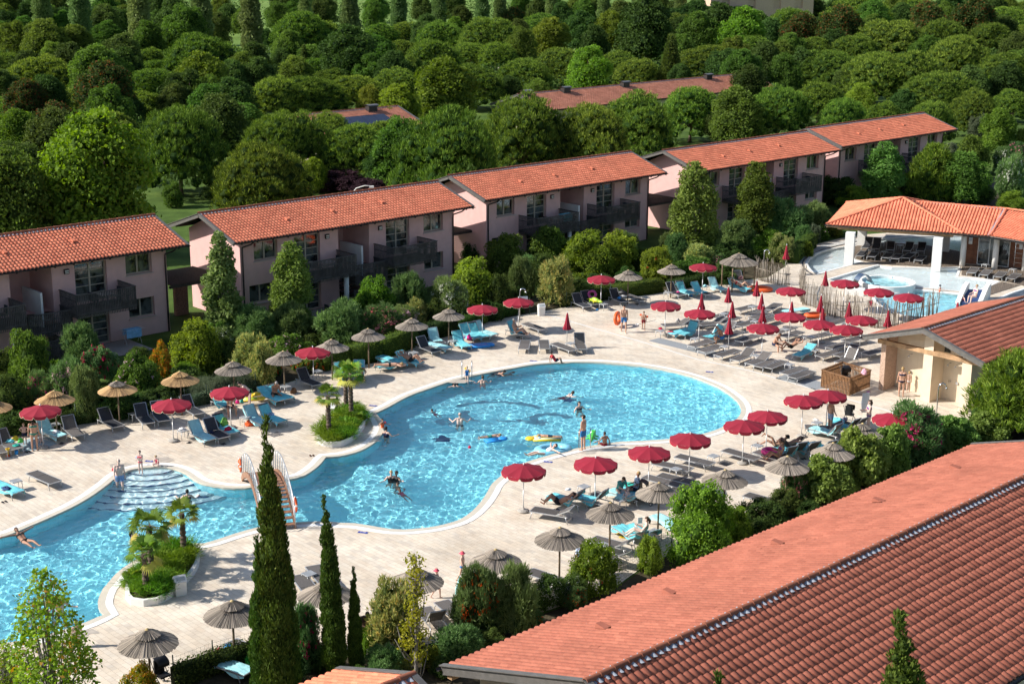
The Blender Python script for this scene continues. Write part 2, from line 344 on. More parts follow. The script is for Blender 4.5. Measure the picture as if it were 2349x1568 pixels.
def grass_mat(name, a, b_, c, scale=.25):
 m = bpy.data.materials.new(name); m.use_nodes = True; nt = m.node_tree; b = nt.nodes['Principled BSDF']; tc = node(nt, 'TexCoord')
 n1 = node(nt, 'TexNoise'); n1.inputs['Scale'].default_value = scale; n1.inputs['Detail'].default_value = 8; n1.inputs['Roughness'].default_value = .65; lk(nt, tc.outputs['Object'], n1.inputs['Vector'])
 r = node(nt, 'ValToRGB'); e = r.color_ramp.elements; e[0].position = .3; e[0].color = (*a, 1); e[1].position = .72; e[1].color = (*b_, 1); x = e.new(.5); x.color = (*c, 1); lk(nt, n1.outputs['Fac'], r.inputs['Fac'])
 n2 = node(nt, 'TexNoise'); n2.inputs['Scale'].default_value = 9; n2.inputs['Detail'].default_value = 3; lk(nt, tc.outputs['Object'], n2.inputs['Vector'])
 r2 = node(nt, 'ValToRGB'); r2.color_ramp.elements[0].color = (.6, .6, .6, 1); r2.color_ramp.elements[1].color = (1.3, 1.3, 1.3, 1); lk(nt, n2.outputs['Fac'], r2.inputs['Fac'])
 mx = node(nt, 'MixRGB', blend_type='MULTIPLY'); mx.inputs['Fac'].default_value = 1; lk(nt, r.outputs['Color'], mx.inputs[1]); lk(nt, r2.outputs['Color'], mx.inputs[2]); lk(nt, mx.outputs[0], b.inputs['Base Color'])
 b.inputs['Roughness'].default_value = .9; b.inputs['Specular IOR Level'].default_value = .1
 bp = node(nt, 'Bump'); bp.inputs['Strength'].default_value = .6; bp.inputs['Distance'].default_value = .04; lk(nt, n2.outputs['Fac'], bp.inputs['Height']); lk(nt, bp.outputs[0], b.inputs['Normal'])
 return m
M_GRASS = grass_mat('lawn_grass', (.035, .06, .014), (.13, .19, .04), (.07, .12, .025))
M_SOIL = grass_mat('bed_soil', (.035, .028, .018), (.11, .085, .055), (.06, .05, .03), 1.5)
M_SAND = mat('sandy_path', (.42, .36, .27), .9, var=.1, scale=.8)
g_out = [Vector((-1280, -35, 0)), Vector((1280, -35, 0)), Vector((1280, 1580, 0)), Vector((-1280, 1580, 0))]
all_holes = [list(offset(pool, .35)), kid_left, kid_mid, kid_low]
def big(P, d): c = sum(P, Vector())/len(P); return P
tag(sheet('ground', g_out, [[p.copy() for p in pool]] + [kid_left, kid_mid, kid_low, kid_right], -.03, M_GRASS), 'green lawn and open ground round the resort', None, None, 'structure')
tag(sheet('pool_deck', deck_w, [pool, kid_left, kid_mid, kid_low, kid_right], 0.0, M_PAVER), 'beige travertine paving round the pools', None, None, 'structure')
# coping: pale stone lip, white overflow grate, a row of cut pavers
mb = MB(); o0, o1, o2 = pool, offset(pool, .24), offset(pool, .52)
band(mb, offset(pool, -.03), o1, .012, .012); band(mb, offset(pool, -.03), offset(pool, -.03), .012, -.10)
c1 = mb.build('pool_coping', M_COPE); tag(c1, 'beige stone coping at the edge of the big pool', None, None, 'structure')
mb = MB(); band(mb, o1, o2, .010, .016); band(mb, o2, o2, .016, 0)
tag(mb.build('overflow_channel', M_GRATE), 'white ribbed overflow channel round the big pool', None, None, 'structure')
# walls and floor
mb = MB(); n_ = len(pool)
band(mb, pool, pool, -.12, FZ); mb.build('pool_wall', M_POOLTILE)['kind'] = 'structure'
mb = MB(); band(mb, offset(pool, -.012), offset(pool, -.012), -.02, -.11); b1 = mb.build('waterline_mosaic', M_BLUE); b1['kind'] = 'structure'
fl = sheet('pool_floor', pool, [], FZ, M_POOLTILE)
bpy.data.objects['pool_wall']['label'] = 'light blue tiled side walls of the big pool'; fl['label'] = 'light blue tiled bottom of the big pool'; b1['label'] = 'thin navy mosaic line at the water edge'
# round entry steps in the small basin, each with a navy edge
STEPC = at(345, 1066);
mb = MB(); mb2 = MB(); edge_y = [1088.4, 1098, 1107, 1116, 1125.5, 1135.5, 1145]
poolN = pool
for k, ey in enumerate(edge_y):
 r = (at(352, ey, -.1) - STEPC).length; z = -.16 - k*.15; A = []
 r *= (1 + .012*k)
 for j in range(61):
  a = -PI + PI*j/60; A.append(STEPC + Vector((math.cos(a)*r*1.12, math.sin(a)*r, 0)))
 n = len(A); V = [(p.x, p.y, z) for p in A] + [(p.x, p.y, FZ) for p in A]
 V2 = [(p.x, p.y, z-.0) for p in A]; c = (STEPC.x, STEPC.y, z)
 mb.add(V + [c], [(j, n+j, n+j+1, j+1) for j in range(n-1)] + [(2*n, j, j+1) for j in range(n-1)])
 B = [STEPC + (p-STEPC)*(1-.07/r) for p in A]
 mb2.add([(p.x, p.y, z+.006) for p in A] + [(p.x, p.y, z+.006) for p in B], [(j, j+1, n+j+1, n+j) for j in range(n-1)])
 mb2.add([(p.x+(p.x-STEPC.x)/r*.004, p.y+(p.y-STEPC.y)/r*.004, z+.006) for p in A] + [(p.x+(p.x-STEPC.x)/r*.004, p.y+(p.y-STEPC.y)/r*.004, z-.05) for p in A], [(j, j+1, n+j+1, n+j) for j in range(n-1)])
st = mb.build('pool_steps', M_KIDTILE); st['kind'] = 'structure'; st['label'] = 'curved white entry steps under the shallow water'
st2 = mb2.build('step_edging', M_BLUE); st2['kind'] = 'structure'; st2['label'] = 'navy mosaic edges of the curved entry steps'
# water: a real rippled surface that refracts
def water_mat(name, tint, bump=.25, scale=5.0):
 m = bpy.data.materials.new(name); m.use_nodes = True; nt = m.node_tree; b = nt.nodes['Principled BSDF']
 b.inputs['Base Color'].default_value = (*tint, 1); b.inputs['Transmission Weight'].default_value = 1; b.inputs['Roughness'].default_value = 0; b.inputs['IOR'].default_value = 1.33
 return m
M_WATER = water_mat('pool_water', (.80, .97, 1.0))
def ripples(X, Y, rng, waves):
 Z = np.zeros_like(X)
 for L, A, n in waves:
  for i in range(n):
   a = rng.uniform(0, 2*PI); k = 2*PI/(L*rng.uniform(.75, 1.3)); ph = rng.uniform(0, 2*PI)
   wob = .35*np.sin(X*rng.uniform(.3, .9)+ph)*1.0 + .35*np.sin(Y*rng.uniform(.3, .9)+2*ph)
   Z += A/n**.5*np.sin(k*(X*math.cos(a)+Y*math.sin(a)) + ph + wob*2.2)
 return Z
BATH = [(465,1127),(540,1110),(1040,882),(1107,866),(1160,852),(990,941),(1054,952),(877,970),(885,985),(898,1085),(910,1086),(912,1112),(915,1125),(1145,1000),(1235,1005),(1270,1030),(1312,903),(1328,925),(38,1213),(303,1222),(135,1372),(275,1095)]
def water(name, P, z, m, res=.05, waves=((1.1, .010, 5), (.52, .0072, 8), (.29, .0028, 9)), seed=3, grow=.1):
 Q = offset(P, grow) if grow else P
 x0, x1 = min(p.x for p in Q), max(p.x for p in Q); y0, y1 = min(p.y for p in Q), max(p.y for p in Q)
 X, Y = np.meshgrid(np.arange(x0, x1+res, res), np.arange(y0, y1+res, res)); ny, nx = X.shape
 I = inside(X, Y, Q); Z = z + ripples(X, Y, np.random.default_rng(seed), waves)
 for b in (BATH if name == 'water' else ()):              # rings spreading from the bathers
  c = at(*b); r = np.hypot(X-c.x, Y-c.y); Z += .012*np.exp(-(r/1.1)**2)*np.sin(r*17)
 c = I[:-1, :-1] & I[1:, :-1] & I[:-1, 1:] & I[1:, 1:]; j, i = np.nonzero(c); a = j*nx+i
 F = np.stack([a, a+1, a+nx+1, a+nx], 1); u, inv = np.unique(F.ravel(), return_inverse=True)
 V = np.stack([X.ravel()[u], Y.ravel()[u], Z.ravel()[u]], 1)
 o = obj(name, np_mesh(name, V, inv.reshape(-1, 4), m, smooth=True)); o['kind'] = 'structure'; return o
wt = water('water', pool, WZ, M_WATER); wt['label'] = 'clear turquoise water of the big free-form pool'
wt.cycles.is_caustics_caster = True if hasattr(wt.cycles, 'is_caustics_caster') else None
for o_ in ('pool_floor', 'pool_wall', 'pool_steps', 'step_edging'): bpy.data.objects[o_].cycles.is_caustics_receiver = True
sl.cycles.is_caustics_light = True
# children's pools: shallow, pale
for nm, P, dz, lab in (('splash_pool_edge', kid_left, -.35, 'pale curved pool'), ('shallow_pool_edge', kid_mid, -.30, 'pale middle pool'), ('toddler_pool_edge', kid_low, -.55, 'blue toddler pool'), ('side_pool_edge', kid_right, -.4, 'pale side pool')):
 mb = MB(); band(mb, P, P, .02, dz); band(mb, offset(P, -.04), offset(P, .16), .024, .024); band(mb, offset(P, -.04), offset(P, -.04), .024, -.1); o = mb.build(nm, M_GRATE); o['kind'] = 'structure'; o['label'] = 'white edge and walls of the '+lab
tag(sheet('splash_pool_floor', kid_left, [], -.35, M_KIDTILE), 'pale tiled bottom of the curved pool', None, None, 'structure')
tag(sheet('side_pool_floor', kid_right, [], -.4, M_KIDTILE), 'pale tiled bottom of the side pool', None, None, 'structure')
tag(sheet('shallow_pool_floor', kid_mid, [], -.30, M_KIDTILE), 'pale tiled bottom of the middle pool', None, None, 'structure')
M_KIDTILE2 = grid_mat('aqua_mosaic', (.5, .84, .92), (.4, .74, .85), .30, .012)
tag(sheet('toddler_pool_floor', kid_low, [], -.55, M_KIDTILE2), 'aqua tiled bottom of the toddler pool', None, None, 'structure')
M_WATER2 = water_mat('shallow_water', (.95, .99, 1.0))
for nm, P, sd_, wv, m_ in (('splash_pool_water', kid_left, 5, ((1.2, .003, 4), (.5, .002, 4)), M_WATER2), ('shallow_pool_water', kid_mid, 6, ((1.2, .003, 4), (.5, .002, 4)), M_WATER2), ('side_pool_water', kid_right, 9, ((1.2, .003, 4), (.5, .002, 4)), M_WATER2), ('toddler_pool_water', kid_low, 8, ((.9, .010, 5), (.5, .007, 5)), M_WATER)):
 o = water(nm, P, -.06, m_, .10, wv, sd_, 0); o['label'] = {'splash': 'still pale water of the curved pool', 'shallo': 'still pale water of the middle pool', 'side_p': 'still pale water of the side pool', 'toddle': 'rippled blue water of the toddler pool'}[nm[:6]]
 o.cycles.is_caustics_caster = True
for nm in ('splash_pool_floor', 'shallow_pool_floor', 'toddler_pool_floor'): bpy.data.objects[nm].cycles.is_caustics_receiver = True
# timber decks by the pavilion
M_DECKWOOD = None
def plank_mat(name, c1, c2, wdt, rot, rough=.75):
 m = bpy.data.materials.new(name); m.use_nodes = True; nt = m.node_tree; b = nt.nodes['Principled BSDF']
 tc = node(nt, 'TexCoord'); mp = node(nt, 'Mapping'); mp.inputs['Rotation'].default_value = (0, 0, rot); lk(nt, tc.outputs['Object'], mp.inputs['Vector'])
 br = node(nt, 'TexBrick'); br.inputs['Scale'].default_value = 1; br.inputs['Brick Width'].default_value = 2.4; br.inputs['Row Height'].default_value = wdt; br.inputs['Mortar Size'].default_value = wdt*.07
 br.inputs['Color1'].default_value = (*c1, 1); br.inputs['Color2'].default_value = (*c2, 1); br.inputs['Mortar'].default_value = (c2[0]*.25, c2[1]*.25, c2[2]*.25, 1); br.inputs['Bias'].default_value = 0
 lk(nt, mp.outputs[0], br.inputs['Vector']); nz = node(nt, 'TexNoise'); nz.inputs['Scale'].default_value = 3; nz.inputs['Detail'].default_value = 6; mp2 = node(nt, 'Mapping'); mp2.inputs['Scale'].default_value = (.3, 6, 6); lk(nt, mp.outputs[0], mp2.inputs['Vector']); lk(nt, mp2.outputs[0], nz.inputs['Vector'])
 rr = node(nt, 'ValToRGB'); rr.color_ramp.elements[0].color = (.6, .6, .6, 1); rr.color_ramp.elements[1].color = (1.3, 1.3, 1.3, 1); lk(nt, nz.outputs['Fac'], rr.inputs['Fac'])
 mx = node(nt, 'MixRGB', blend_type='MULTIPLY'); mx.inputs['Fac'].default_value = 1; lk(nt, br.outputs['Color'], mx.inputs[1]); lk(nt, rr.outputs['Color'], mx.inputs[2]); lk(nt, mx.outputs[0], b.inputs['Base Color']); b.inputs['Roughness'].default_value = rough
 return m
M_DECKWOOD = plank_mat('weathered_decking', (.20, .155, .115), (.14, .11, .085), .12, math.radians(-70))
def slab(name, pts, z, m, lab, h=.004):
 P = [at(*K(*p)) for p in pts]
 if area2(P) < 0: P.reverse()
 o = sheet(name, P, [], z, m); o['label'] = lab; return o
slab('pavilion_deck', [(742,200),(870,181),(1050,167),(1450,195),(1740,250),(1765,392),(1600,400),(1480,400),(1250,384),(1100,378),(950,362),(820,335),(742,312)], .03, M_DECKWOOD, 'brown timber deck under the hipped pavilion roof')
slab('terrace_deck', [(1765,392),(1758,474),(1850,480),(2000,497),(2120,520),(2349,575),(2700,640),(2700,380),(2349,400),(1790,375)], .03, M_DECKWOOD, 'brown timber terrace before the wood clad wall')
slab('timber_walkway', [(2140,537),(2315,570),(2140,625),(2000,668),(1990,600)], .03, M_DECKWOOD, 'brown timber walkway beside the white slide')
M_GRAVEL = mat('white_gravel', (.55, .54, .52), .9, var=.25, scale=40, bump=.6)
slab('gravel_band', [(150,350),(200,300),(300,240),(430,195),(560,165),(700,140),(900,112),(1150,95),(1400,88),(1400,98),(1150,108),(900,128),(740,158),(600,190),(480,215),(380,250),(290,300),(255,345),(240,352)], .012, M_GRAVEL, 'white gravel band behind the curved pool')
M_NAVY = mat('dark_drain', (.05, .055, .07), .5)
mb = MB(); kl = [at(*K(*p)) for p in [(350,470),(300,440),(262,405),(250,370),(262,330),(330,280),(440,232),(600,192),(780,152),(1000,118),(1300,96)]]
dd = [(kl[i+1]-kl[max(i-1, 0)] if i+1 < len(kl) else kl[i]-kl[i-1]).normalized() for i in range(len(kl))]; k2 = [p+Vector((d.y, -d.x, 0))*.14 for p, d in zip(kl, dd)]
band(mb, kl, k2, .02, .02, closed=False); o = mb.build('drain_channel', M_NAVY); o['kind'] = 'structure'; o['label'] = 'dark curved drain line outside the pale pool'
# pale drain line and blue grey walking strip across the paving
def strip(name, pts, wd, m, lab, z=.006):
 P = [at(*p) for p in pts]; mb = MB(); D = [(P[min(i+1, len(P)-1)]-P[max(i-1, 0)]).normalized() for i in range(len(P))]
 A = [p+Vector((-d.y, d.x, 0))*wd/2 for p, d in zip(P, D)]; B = [p-Vector((-d.y, d.x, 0))*wd/2 for p, d in zip(P, D)]
 band(mb, A, B, z, z, closed=False); o = mb.build(name, m); o['kind'] = 'structure'; o['label'] = lab
M_PALE = mat('pale_strip', (.66, .66, .64), .7, var=.04); M_SLATE = mat('grey_strip', (.27, .29, .31), .75, var=.1, scale=12)
strip('drain_line', [(1250,720),(1360,752),(1480,786),(1600,824),(1712,848),(1763,862),(1900,902),(2000,931),(2150,975)], .14, M_PALE, 'thin pale drain line across the paving')
strip('grey_walk_strip', [(1500,778),(1590,800),(1660,817)], 1.05, M_SLATE, 'grey walking strip beside the lounger rows')
strip('grey_shower_strip', [(1792,862),(1850,875),(1890,890)], 1.3, M_SLATE, 'grey strip leading to the timber screen')
# bare soil and mulch under the planting
for nm, pts, lab in (('planting_bed', [(-700,1178),(-300,1088),(0,998),(90,983),(175,970),(296,950),(425,933),(475,922),(587,892),(662,875),(737,850),(862,830),(937,800),(1037,763),(1130,733),(1224.6,715),(1299.6,701.5),(1399.6,685),(1499.6,672.8),(1524.6,667.8),(1649.6,647.8),(1761,634),(1800,610),(1780,585),(1650,620),(1500,645),(1380,655),(1200,680),(1100,700),(1000,738),(900,778),(780,800),(650,828),(500,862),(300,900),(100,925),(-300,1010),(-700,1080)], 'dark soil bed between lawn and paving'),
      ('mulch_bed', [(-150,1762),(410,1572),(585,1516),(700,1474),(770,1504),(837,1506),(1077,1462),(1404,1354),(1474,1304),(1650,1219),(1800,1141),(1950,1066),(2170,989),(2349,929),(2700,904),(2700,1100),(2000,1900),(-150,2400)], 'brown mulch bed behind the near hedge')):
 P = [at(x, y) for x, y in pts]
 if area2(P) < 0: P.reverse()
 o = sheet(nm, P, [], -.015, M_SOIL); o['label'] = lab
# ================================================================ buildings
def tile_mat(name, c1, c2, dirt=.25):
 m = bpy.data.materials.new(name); m.use_nodes = True; nt = m.node_tree; b = nt.nodes['Principled BSDF']
 a = node(nt, 'Attribute', attribute_name='tint'); r = node(nt, 'ValToRGB'); r.color_ramp.elements[0].color = (*c2, 1); r.color_ramp.elements[1].color = (*c1, 1); lk(nt, a.outputs['Fac'], r.inputs['Fac'])
 tc = node(nt, 'TexCoord'); nz = node(nt, 'TexNoise'); nz.inputs['Scale'].default_value = .7; nz.inputs['Detail'].default_value = 6; nz.inputs['Roughness'].default_value = .65; lk(nt, tc.outputs['Object'], nz.inputs['Vector'])
 r2 = node(nt, 'ValToRGB'); r2.color_ramp.elements[0].position = .3; r2.color_ramp.elements[1].position = .65; r2.color_ramp.elements[0].color = (1-dirt, 1-dirt, 1-dirt, 1); r2.color_ramp.elements[1].color = (1.05, 1.05, 1.05, 1); lk(nt, nz.outputs['Fac'], r2.inputs['Fac'])
 n3 = node(nt, 'TexNoise'); n3.inputs['Scale'].default_value = 14; n3.inputs['Detail'].default_value = 4; lk(nt, tc.outputs['Object'], n3.inputs['Vector'])
 r3 = node(nt, 'ValToRGB'); r3.color_ramp.elements[0].color = (.88, .88, .88, 1); r3.color_ramp.elements[1].color = (1.08, 1.08, 1.08, 1); lk(nt, n3.outputs['Fac'], r3.inputs['Fac'])
 mx = node(nt, 'MixRGB', blend_type='MULTIPLY'); mx.inputs['Fac'].default_value = 1; lk(nt, r.outputs['Color'], mx.inputs[1]); lk(nt, r2.outputs['Color'], mx.inputs[2])
 m3 = node(nt, 'MixRGB', blend_type='MULTIPLY'); m3.inputs['Fac'].default_value = 1; lk(nt, mx.outputs[0], m3.inputs[1]); lk(nt, r3.outputs['Color'], m3.inputs[2]); lk(nt, m3.outputs[0], b.inputs['Base Color'])
 b.inputs['Roughness'].default_value = .8; b.inputs['Specular IOR Level'].default_value = .2; return m
M_TILE = tile_mat('orange_roof_tiles', (.82, .27, .155), (.64, .185, .105))
M_TILE2 = tile_mat('red_roof_tiles', (.40, .138, .09), (.32, .104, .068))
M_TILE3 = tile_mat('weathered_roof_tiles', (.62, .26, .17), (.50, .19, .12))
M_RIDGE = tile_mat('brown_ridge_tiles', (.33, .12, .07), (.25, .09, .055))
M_LEAD = mat('lead_flashing', (.30, .33, .38), .5, var=.1, scale=10)
M_DMETAL = mat('dark_brown_metal', (.055, .045, .042), .45, .3, var=.1)
M_GMETAL = mat('grey_roof_metal', (.16, .15, .14), .45, .3, var=.1)
M_TIMBER = mat('pale_timber', (.42, .26, .14), .7, var=.2, scale=3)
M_DTIMBER = mat('dark_timber', (.055, .042, .034), .75, var=.2, scale=5)
M_SLATGREY = mat('grey_stained_slats', (.085, .076, .074), .7, var=.25, scale=3)
M_PLASTER = mat('pink_plaster', (.69, .43, .40), .9, var=.035, scale=2.5, bump=.15, bscale=60)
M_WPLASTER = mat('white_plaster', (.74, .73, .70), .85, var=.03, scale=2)
M_CREAM = mat('cream_plaster', (.66, .55, .42), .85, var=.04, scale=2)
M_FRAME = mat('taupe_window_frame', (.42, .36, .28), .5, var=.05)
M_SILL = mat('pink_stone_sill', (.52, .42, .38), .7, var=.05)
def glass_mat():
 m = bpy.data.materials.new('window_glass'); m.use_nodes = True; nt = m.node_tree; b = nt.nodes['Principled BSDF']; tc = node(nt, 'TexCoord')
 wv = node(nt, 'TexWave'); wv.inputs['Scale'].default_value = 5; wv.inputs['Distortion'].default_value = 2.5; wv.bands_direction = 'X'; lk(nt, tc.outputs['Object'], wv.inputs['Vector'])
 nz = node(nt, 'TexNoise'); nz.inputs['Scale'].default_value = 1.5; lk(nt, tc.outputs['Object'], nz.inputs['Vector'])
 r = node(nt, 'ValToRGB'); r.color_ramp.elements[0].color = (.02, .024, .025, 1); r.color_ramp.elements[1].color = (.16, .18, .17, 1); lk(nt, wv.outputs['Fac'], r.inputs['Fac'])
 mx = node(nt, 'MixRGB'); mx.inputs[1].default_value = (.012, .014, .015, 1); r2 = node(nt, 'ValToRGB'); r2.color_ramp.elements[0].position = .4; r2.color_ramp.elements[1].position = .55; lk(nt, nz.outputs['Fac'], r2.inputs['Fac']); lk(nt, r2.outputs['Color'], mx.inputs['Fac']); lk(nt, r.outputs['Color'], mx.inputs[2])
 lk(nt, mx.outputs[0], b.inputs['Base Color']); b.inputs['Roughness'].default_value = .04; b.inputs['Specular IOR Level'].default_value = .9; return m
M_GLASS = glass_mat()
def tile_patch(name, org, u, v, poly, m, parent=None, pu=.24, pv=.335, seed=1, lift=.008, nseg=8, hump=.064, world=False):
 """Overlapping barrel tiles laid on the plane org + u*a + v*b, inside the (a, b) polygon."""
 rng = np.random.default_rng(seed); u = Vector(u).normalized(); v = Vector(v).normalized(); nrm = u.cross(v)
 if nrm.z < 0: nrm = -nrm
 a0, a1 = min(p[0] for p in poly), max(p[0] for p in poly); b0, b1 = min(p[1] for p in poly), max(p[1] for p in poly)
 nu, nv = max(1, round((a1-a0)/pu)), max(1, round((b1-b0)/pv)); su, sv = (a1-a0)/nu, (b1-b0)/nv
 wq = .80; ts = np.concatenate([(1-np.cos(np.linspace(0, PI, nseg)))/2*wq, [.9, 1.0]]); nseg = len(ts)-1; prof = np.where(ts <= wq, hump*np.sqrt(np.clip(1-(ts/wq*2-1)**2, 0, 1)), -.018*(ts < .99))
 Pp = [Vector((p[0], p[1], 0)) for p in poly]
 I, J = np.meshgrid(np.arange(nu), np.arange(nv)); cx, cy = a0+(I+.5)*su, b0+(J+.5)*sv; ok = inside(cx, cy, Pp)
 i, j = I[ok], J[ok]; n = len(i); k = nseg+1
 A = (a0 + (i[:, None] + ts[None, :])*su)                      # (n,k)
 jit = rng.normal(0, .005, n)[:, None]; tw = rng.normal(0, .009, n)[:, None]
 rows = [(b0+j*sv, lift, 0), (b0+j*sv, lift, 1), (b0+(j+1)*sv, 0., 1)]
 Vs = []
 for q, (B, h, full) in enumerate(rows):
  Bf = np.repeat(B[:, None], k, 1).astype(float) - (0 if q == 2 else .012) + tw*(0 if q == 2 else 1)
  Z = prof[None, :] + (h if q else -.012) + (jit if q == 1 else 0)
  Z = np.broadcast_to(Z, A.shape); Vs.append(np.stack([A, Bf, Z], -1))
 V = np.stack(Vs, 1).reshape(-1, 3)                            # n,3,k
 base = (np.arange(n)*3*k)[:, None, None]; r = np.array([0, 1])[None, :, None]; s = np.arange(nseg)[None, None, :]
 f0 = base + r*k + s; F = np.stack([f0, f0+1, f0+k+1, f0+k], -1).reshape(-1, 4)
 t = np.repeat(np.clip(rng.normal(.55, .27, n), 0, 1), 2*nseg)
 W = np.array(org)[None, :] + V[:, :1]*np.array(u) + V[:, 1:2]*np.array(v) + V[:, 2:]*np.array(nrm)
 me = np_mesh(name, W, F, m, t); return obj(name, me, parent)
def ridge_caps(name, p0, p1, m, parent=None, r=.105, L=.52, seed=1, dz=.05):
 """Half-round cap tiles, each overlapping the next, with a lead strip of humps either side."""
 rng = random.Random(seed); mb = MB(); p0, p1 = Vector(p0), Vector(p1); d = (p1-p0); n = max(1, round(d.length/L)); d /= n; dn = d.normalized(); side = dn.cross(UP).normalized(); up = side.cross(dn)
 for i in range(n):
  mb.ct = min(1, max(0, rng.gauss(.5, .25))); a = p0+d*i; b = a+d*1.06; V = []
  for q, (c, rr) in enumerate(((a, r*1.0), (b, r*.86))):
   for k in range(9):
    t = -.15+ (PI+.3)*k/8; V.append(c + side*math.cos(t)*rr + up*(math.sin(t)*rr+dz-(.012 if q else 0)))
  V += [c2 for c2 in V[:9]]; V += [V[k] - up*.03 for k in range(9)]
  mb.add(V, [(k, k+1, 9+k+1, 9+k) for k in range(8)] + [(18+k, 18+k+1, 27+k+1, 27+k) for k in range(8)], True)
 return mb.build(name, m, parent)
def flashing(name, p0, p1, sdir, m, parent, pu=.26, wd=.2, z=.03):
 """Scalloped lead strip running along a ridge on one slope; sdir points down that slope."""
 mb = MB(); p0, p1 = Vector(p0), Vector(p1); d = p1-p0; n = max(1, round(d.length/pu)); d /= n; sd = Vector(sdir).normalized(); nr = d.cross(sd).normalized()
 if nr.z < 0: nr = -nr
 for i in range(n):
  a = p0+d*i; V = []
  for k in range(7):
   t = k/6; h = math.sin(min(1, t/.66)*PI)*.066 if t < .66 else 0; ww = wd*(.8+.45*math.sin(min(1, t/.66)*PI) if t < .66 else .8)
   V += [a+d*t+sd*.05+nr*(h+z), a+d*t+sd*ww+nr*(h+z)]
  mb.add(V, [(2*k, 2*k+1, 2*k+3, 2*k+2) for k in range(6)], True)
 return mb.build(name, m, parent)
def wall_with_holes(mb, p0, ux, W, H, holes, t, nrm, topfn=None):
 """A wall slab from p0 along ux, W long, H high, with rectangular openings (u0, z0, u1, z1); nrm is the outward direction."""
 us = sorted({0, W, *[h[0] for h in holes], *[h[2] for h in holes]}); zs = sorted({0, H, *[h[1] for h in holes], *[h[3] for h in holes]})
 p0 = Vector(p0); ux = Vector(ux); nrm = Vector(nrm)
 def P(u, z, d): return p0 + ux*u + UP*z - nrm*d
 for a, b in zip(us, us[1:]):
  for c, d in zip(zs, zs[1:]):
   if any(h[0] <= a and b <= h[2] and h[1] <= c and d <= h[3] for h in holes): continue
   mb.add([P(a, c, 0), P(b, c, 0), P(b, d, 0), P(a, d, 0)], [(0, 1, 2, 3)]); mb.add([P(a, c, t), P(b, c, t), P(b, d, t), P(a, d, t)], [(3, 2, 1, 0)])
 for h in holes:
  a, c, b, d = h
  for q in (((a, c), (a, d)), ((b, d), (b, c)), ((a, d), (b, d)), ((b, c), (a, c))):
   mb.add([P(*q[0], 0), P(*q[1], 0), P(*q[1], t), P(*q[0], t)], [(0, 1, 2, 3)])
def window(parent, x0, z0, x1, z1, y, name='window', cols=2, rows=1, sill=True, pane_name='pane'):
 """Frame with mullions, glass and sill; lies in the plane y, facing -y, in the parent's own axes."""
 f = MB(); t = .07; cx, cz = (x0+x1)/2, (z0+z1)/2
 for a, b, c, d in ((x0, z0, x1, z0+t), (x0, z1-t, x1, z1), (x0, z0+t, x0+t, z1-t), (x1-t, z0+t, x1, z1-t)): f.box(((a+c)/2, y, (b+d)/2), (c-a, .07, d-b))
 for k in range(1, cols): xx = x0+(x1-x0)*k/cols; f.box((xx, y-.004, cz), (t*1.5, .07, z1-z0-2*t))
 for k in range(1, rows):
  zz = z0+(z1-z0)*k/rows; f.box((cx, y-.002, zz), (x1-x0-2*t, .05, .045))
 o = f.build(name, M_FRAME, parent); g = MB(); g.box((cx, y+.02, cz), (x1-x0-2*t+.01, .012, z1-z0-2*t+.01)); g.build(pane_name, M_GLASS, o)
 if sill: s_ = MB(); s_.box((cx, y-.17, z0-.03), (x1-x0+.12, .42, .05)); s_.build('sill', M_SILL, o)
 return o
def railing(mb, pts, z0, z1, gap=.105, sw=.06, sd=.02):
 """Vertical slats between pts (2-D polyline) with a top and bottom rail."""
 for a, b in zip(pts, pts[1:]):
  a, b = Vector((*a, 0)), Vector((*b, 0)); d = b-a; L = d.length; d /= L; ang = math.atan2(d.y, d.x); n = max(1, int(L/gap))
  for k in range(n+1):
   c = a+d*(L*(k/n)); mb.box((c.x, c.y, (z0+z1)/2), (sw, sd, z1-z0), ang)
  m_ = (a+b)/2; mb.box((m_.x, m_.y, z1+.02), (L+.08, .09, .05), ang); mb.box((m_.x, m_.y, z1-.35), (L, .045, .05), ang); mb.box((m_.x, m_.y, z0+.25), (L, .045, .05), ang)
HL, HW, HE, HR = 19.92, 4.0, 5.50, 6.80          # roof length, half width, eave and ridge height
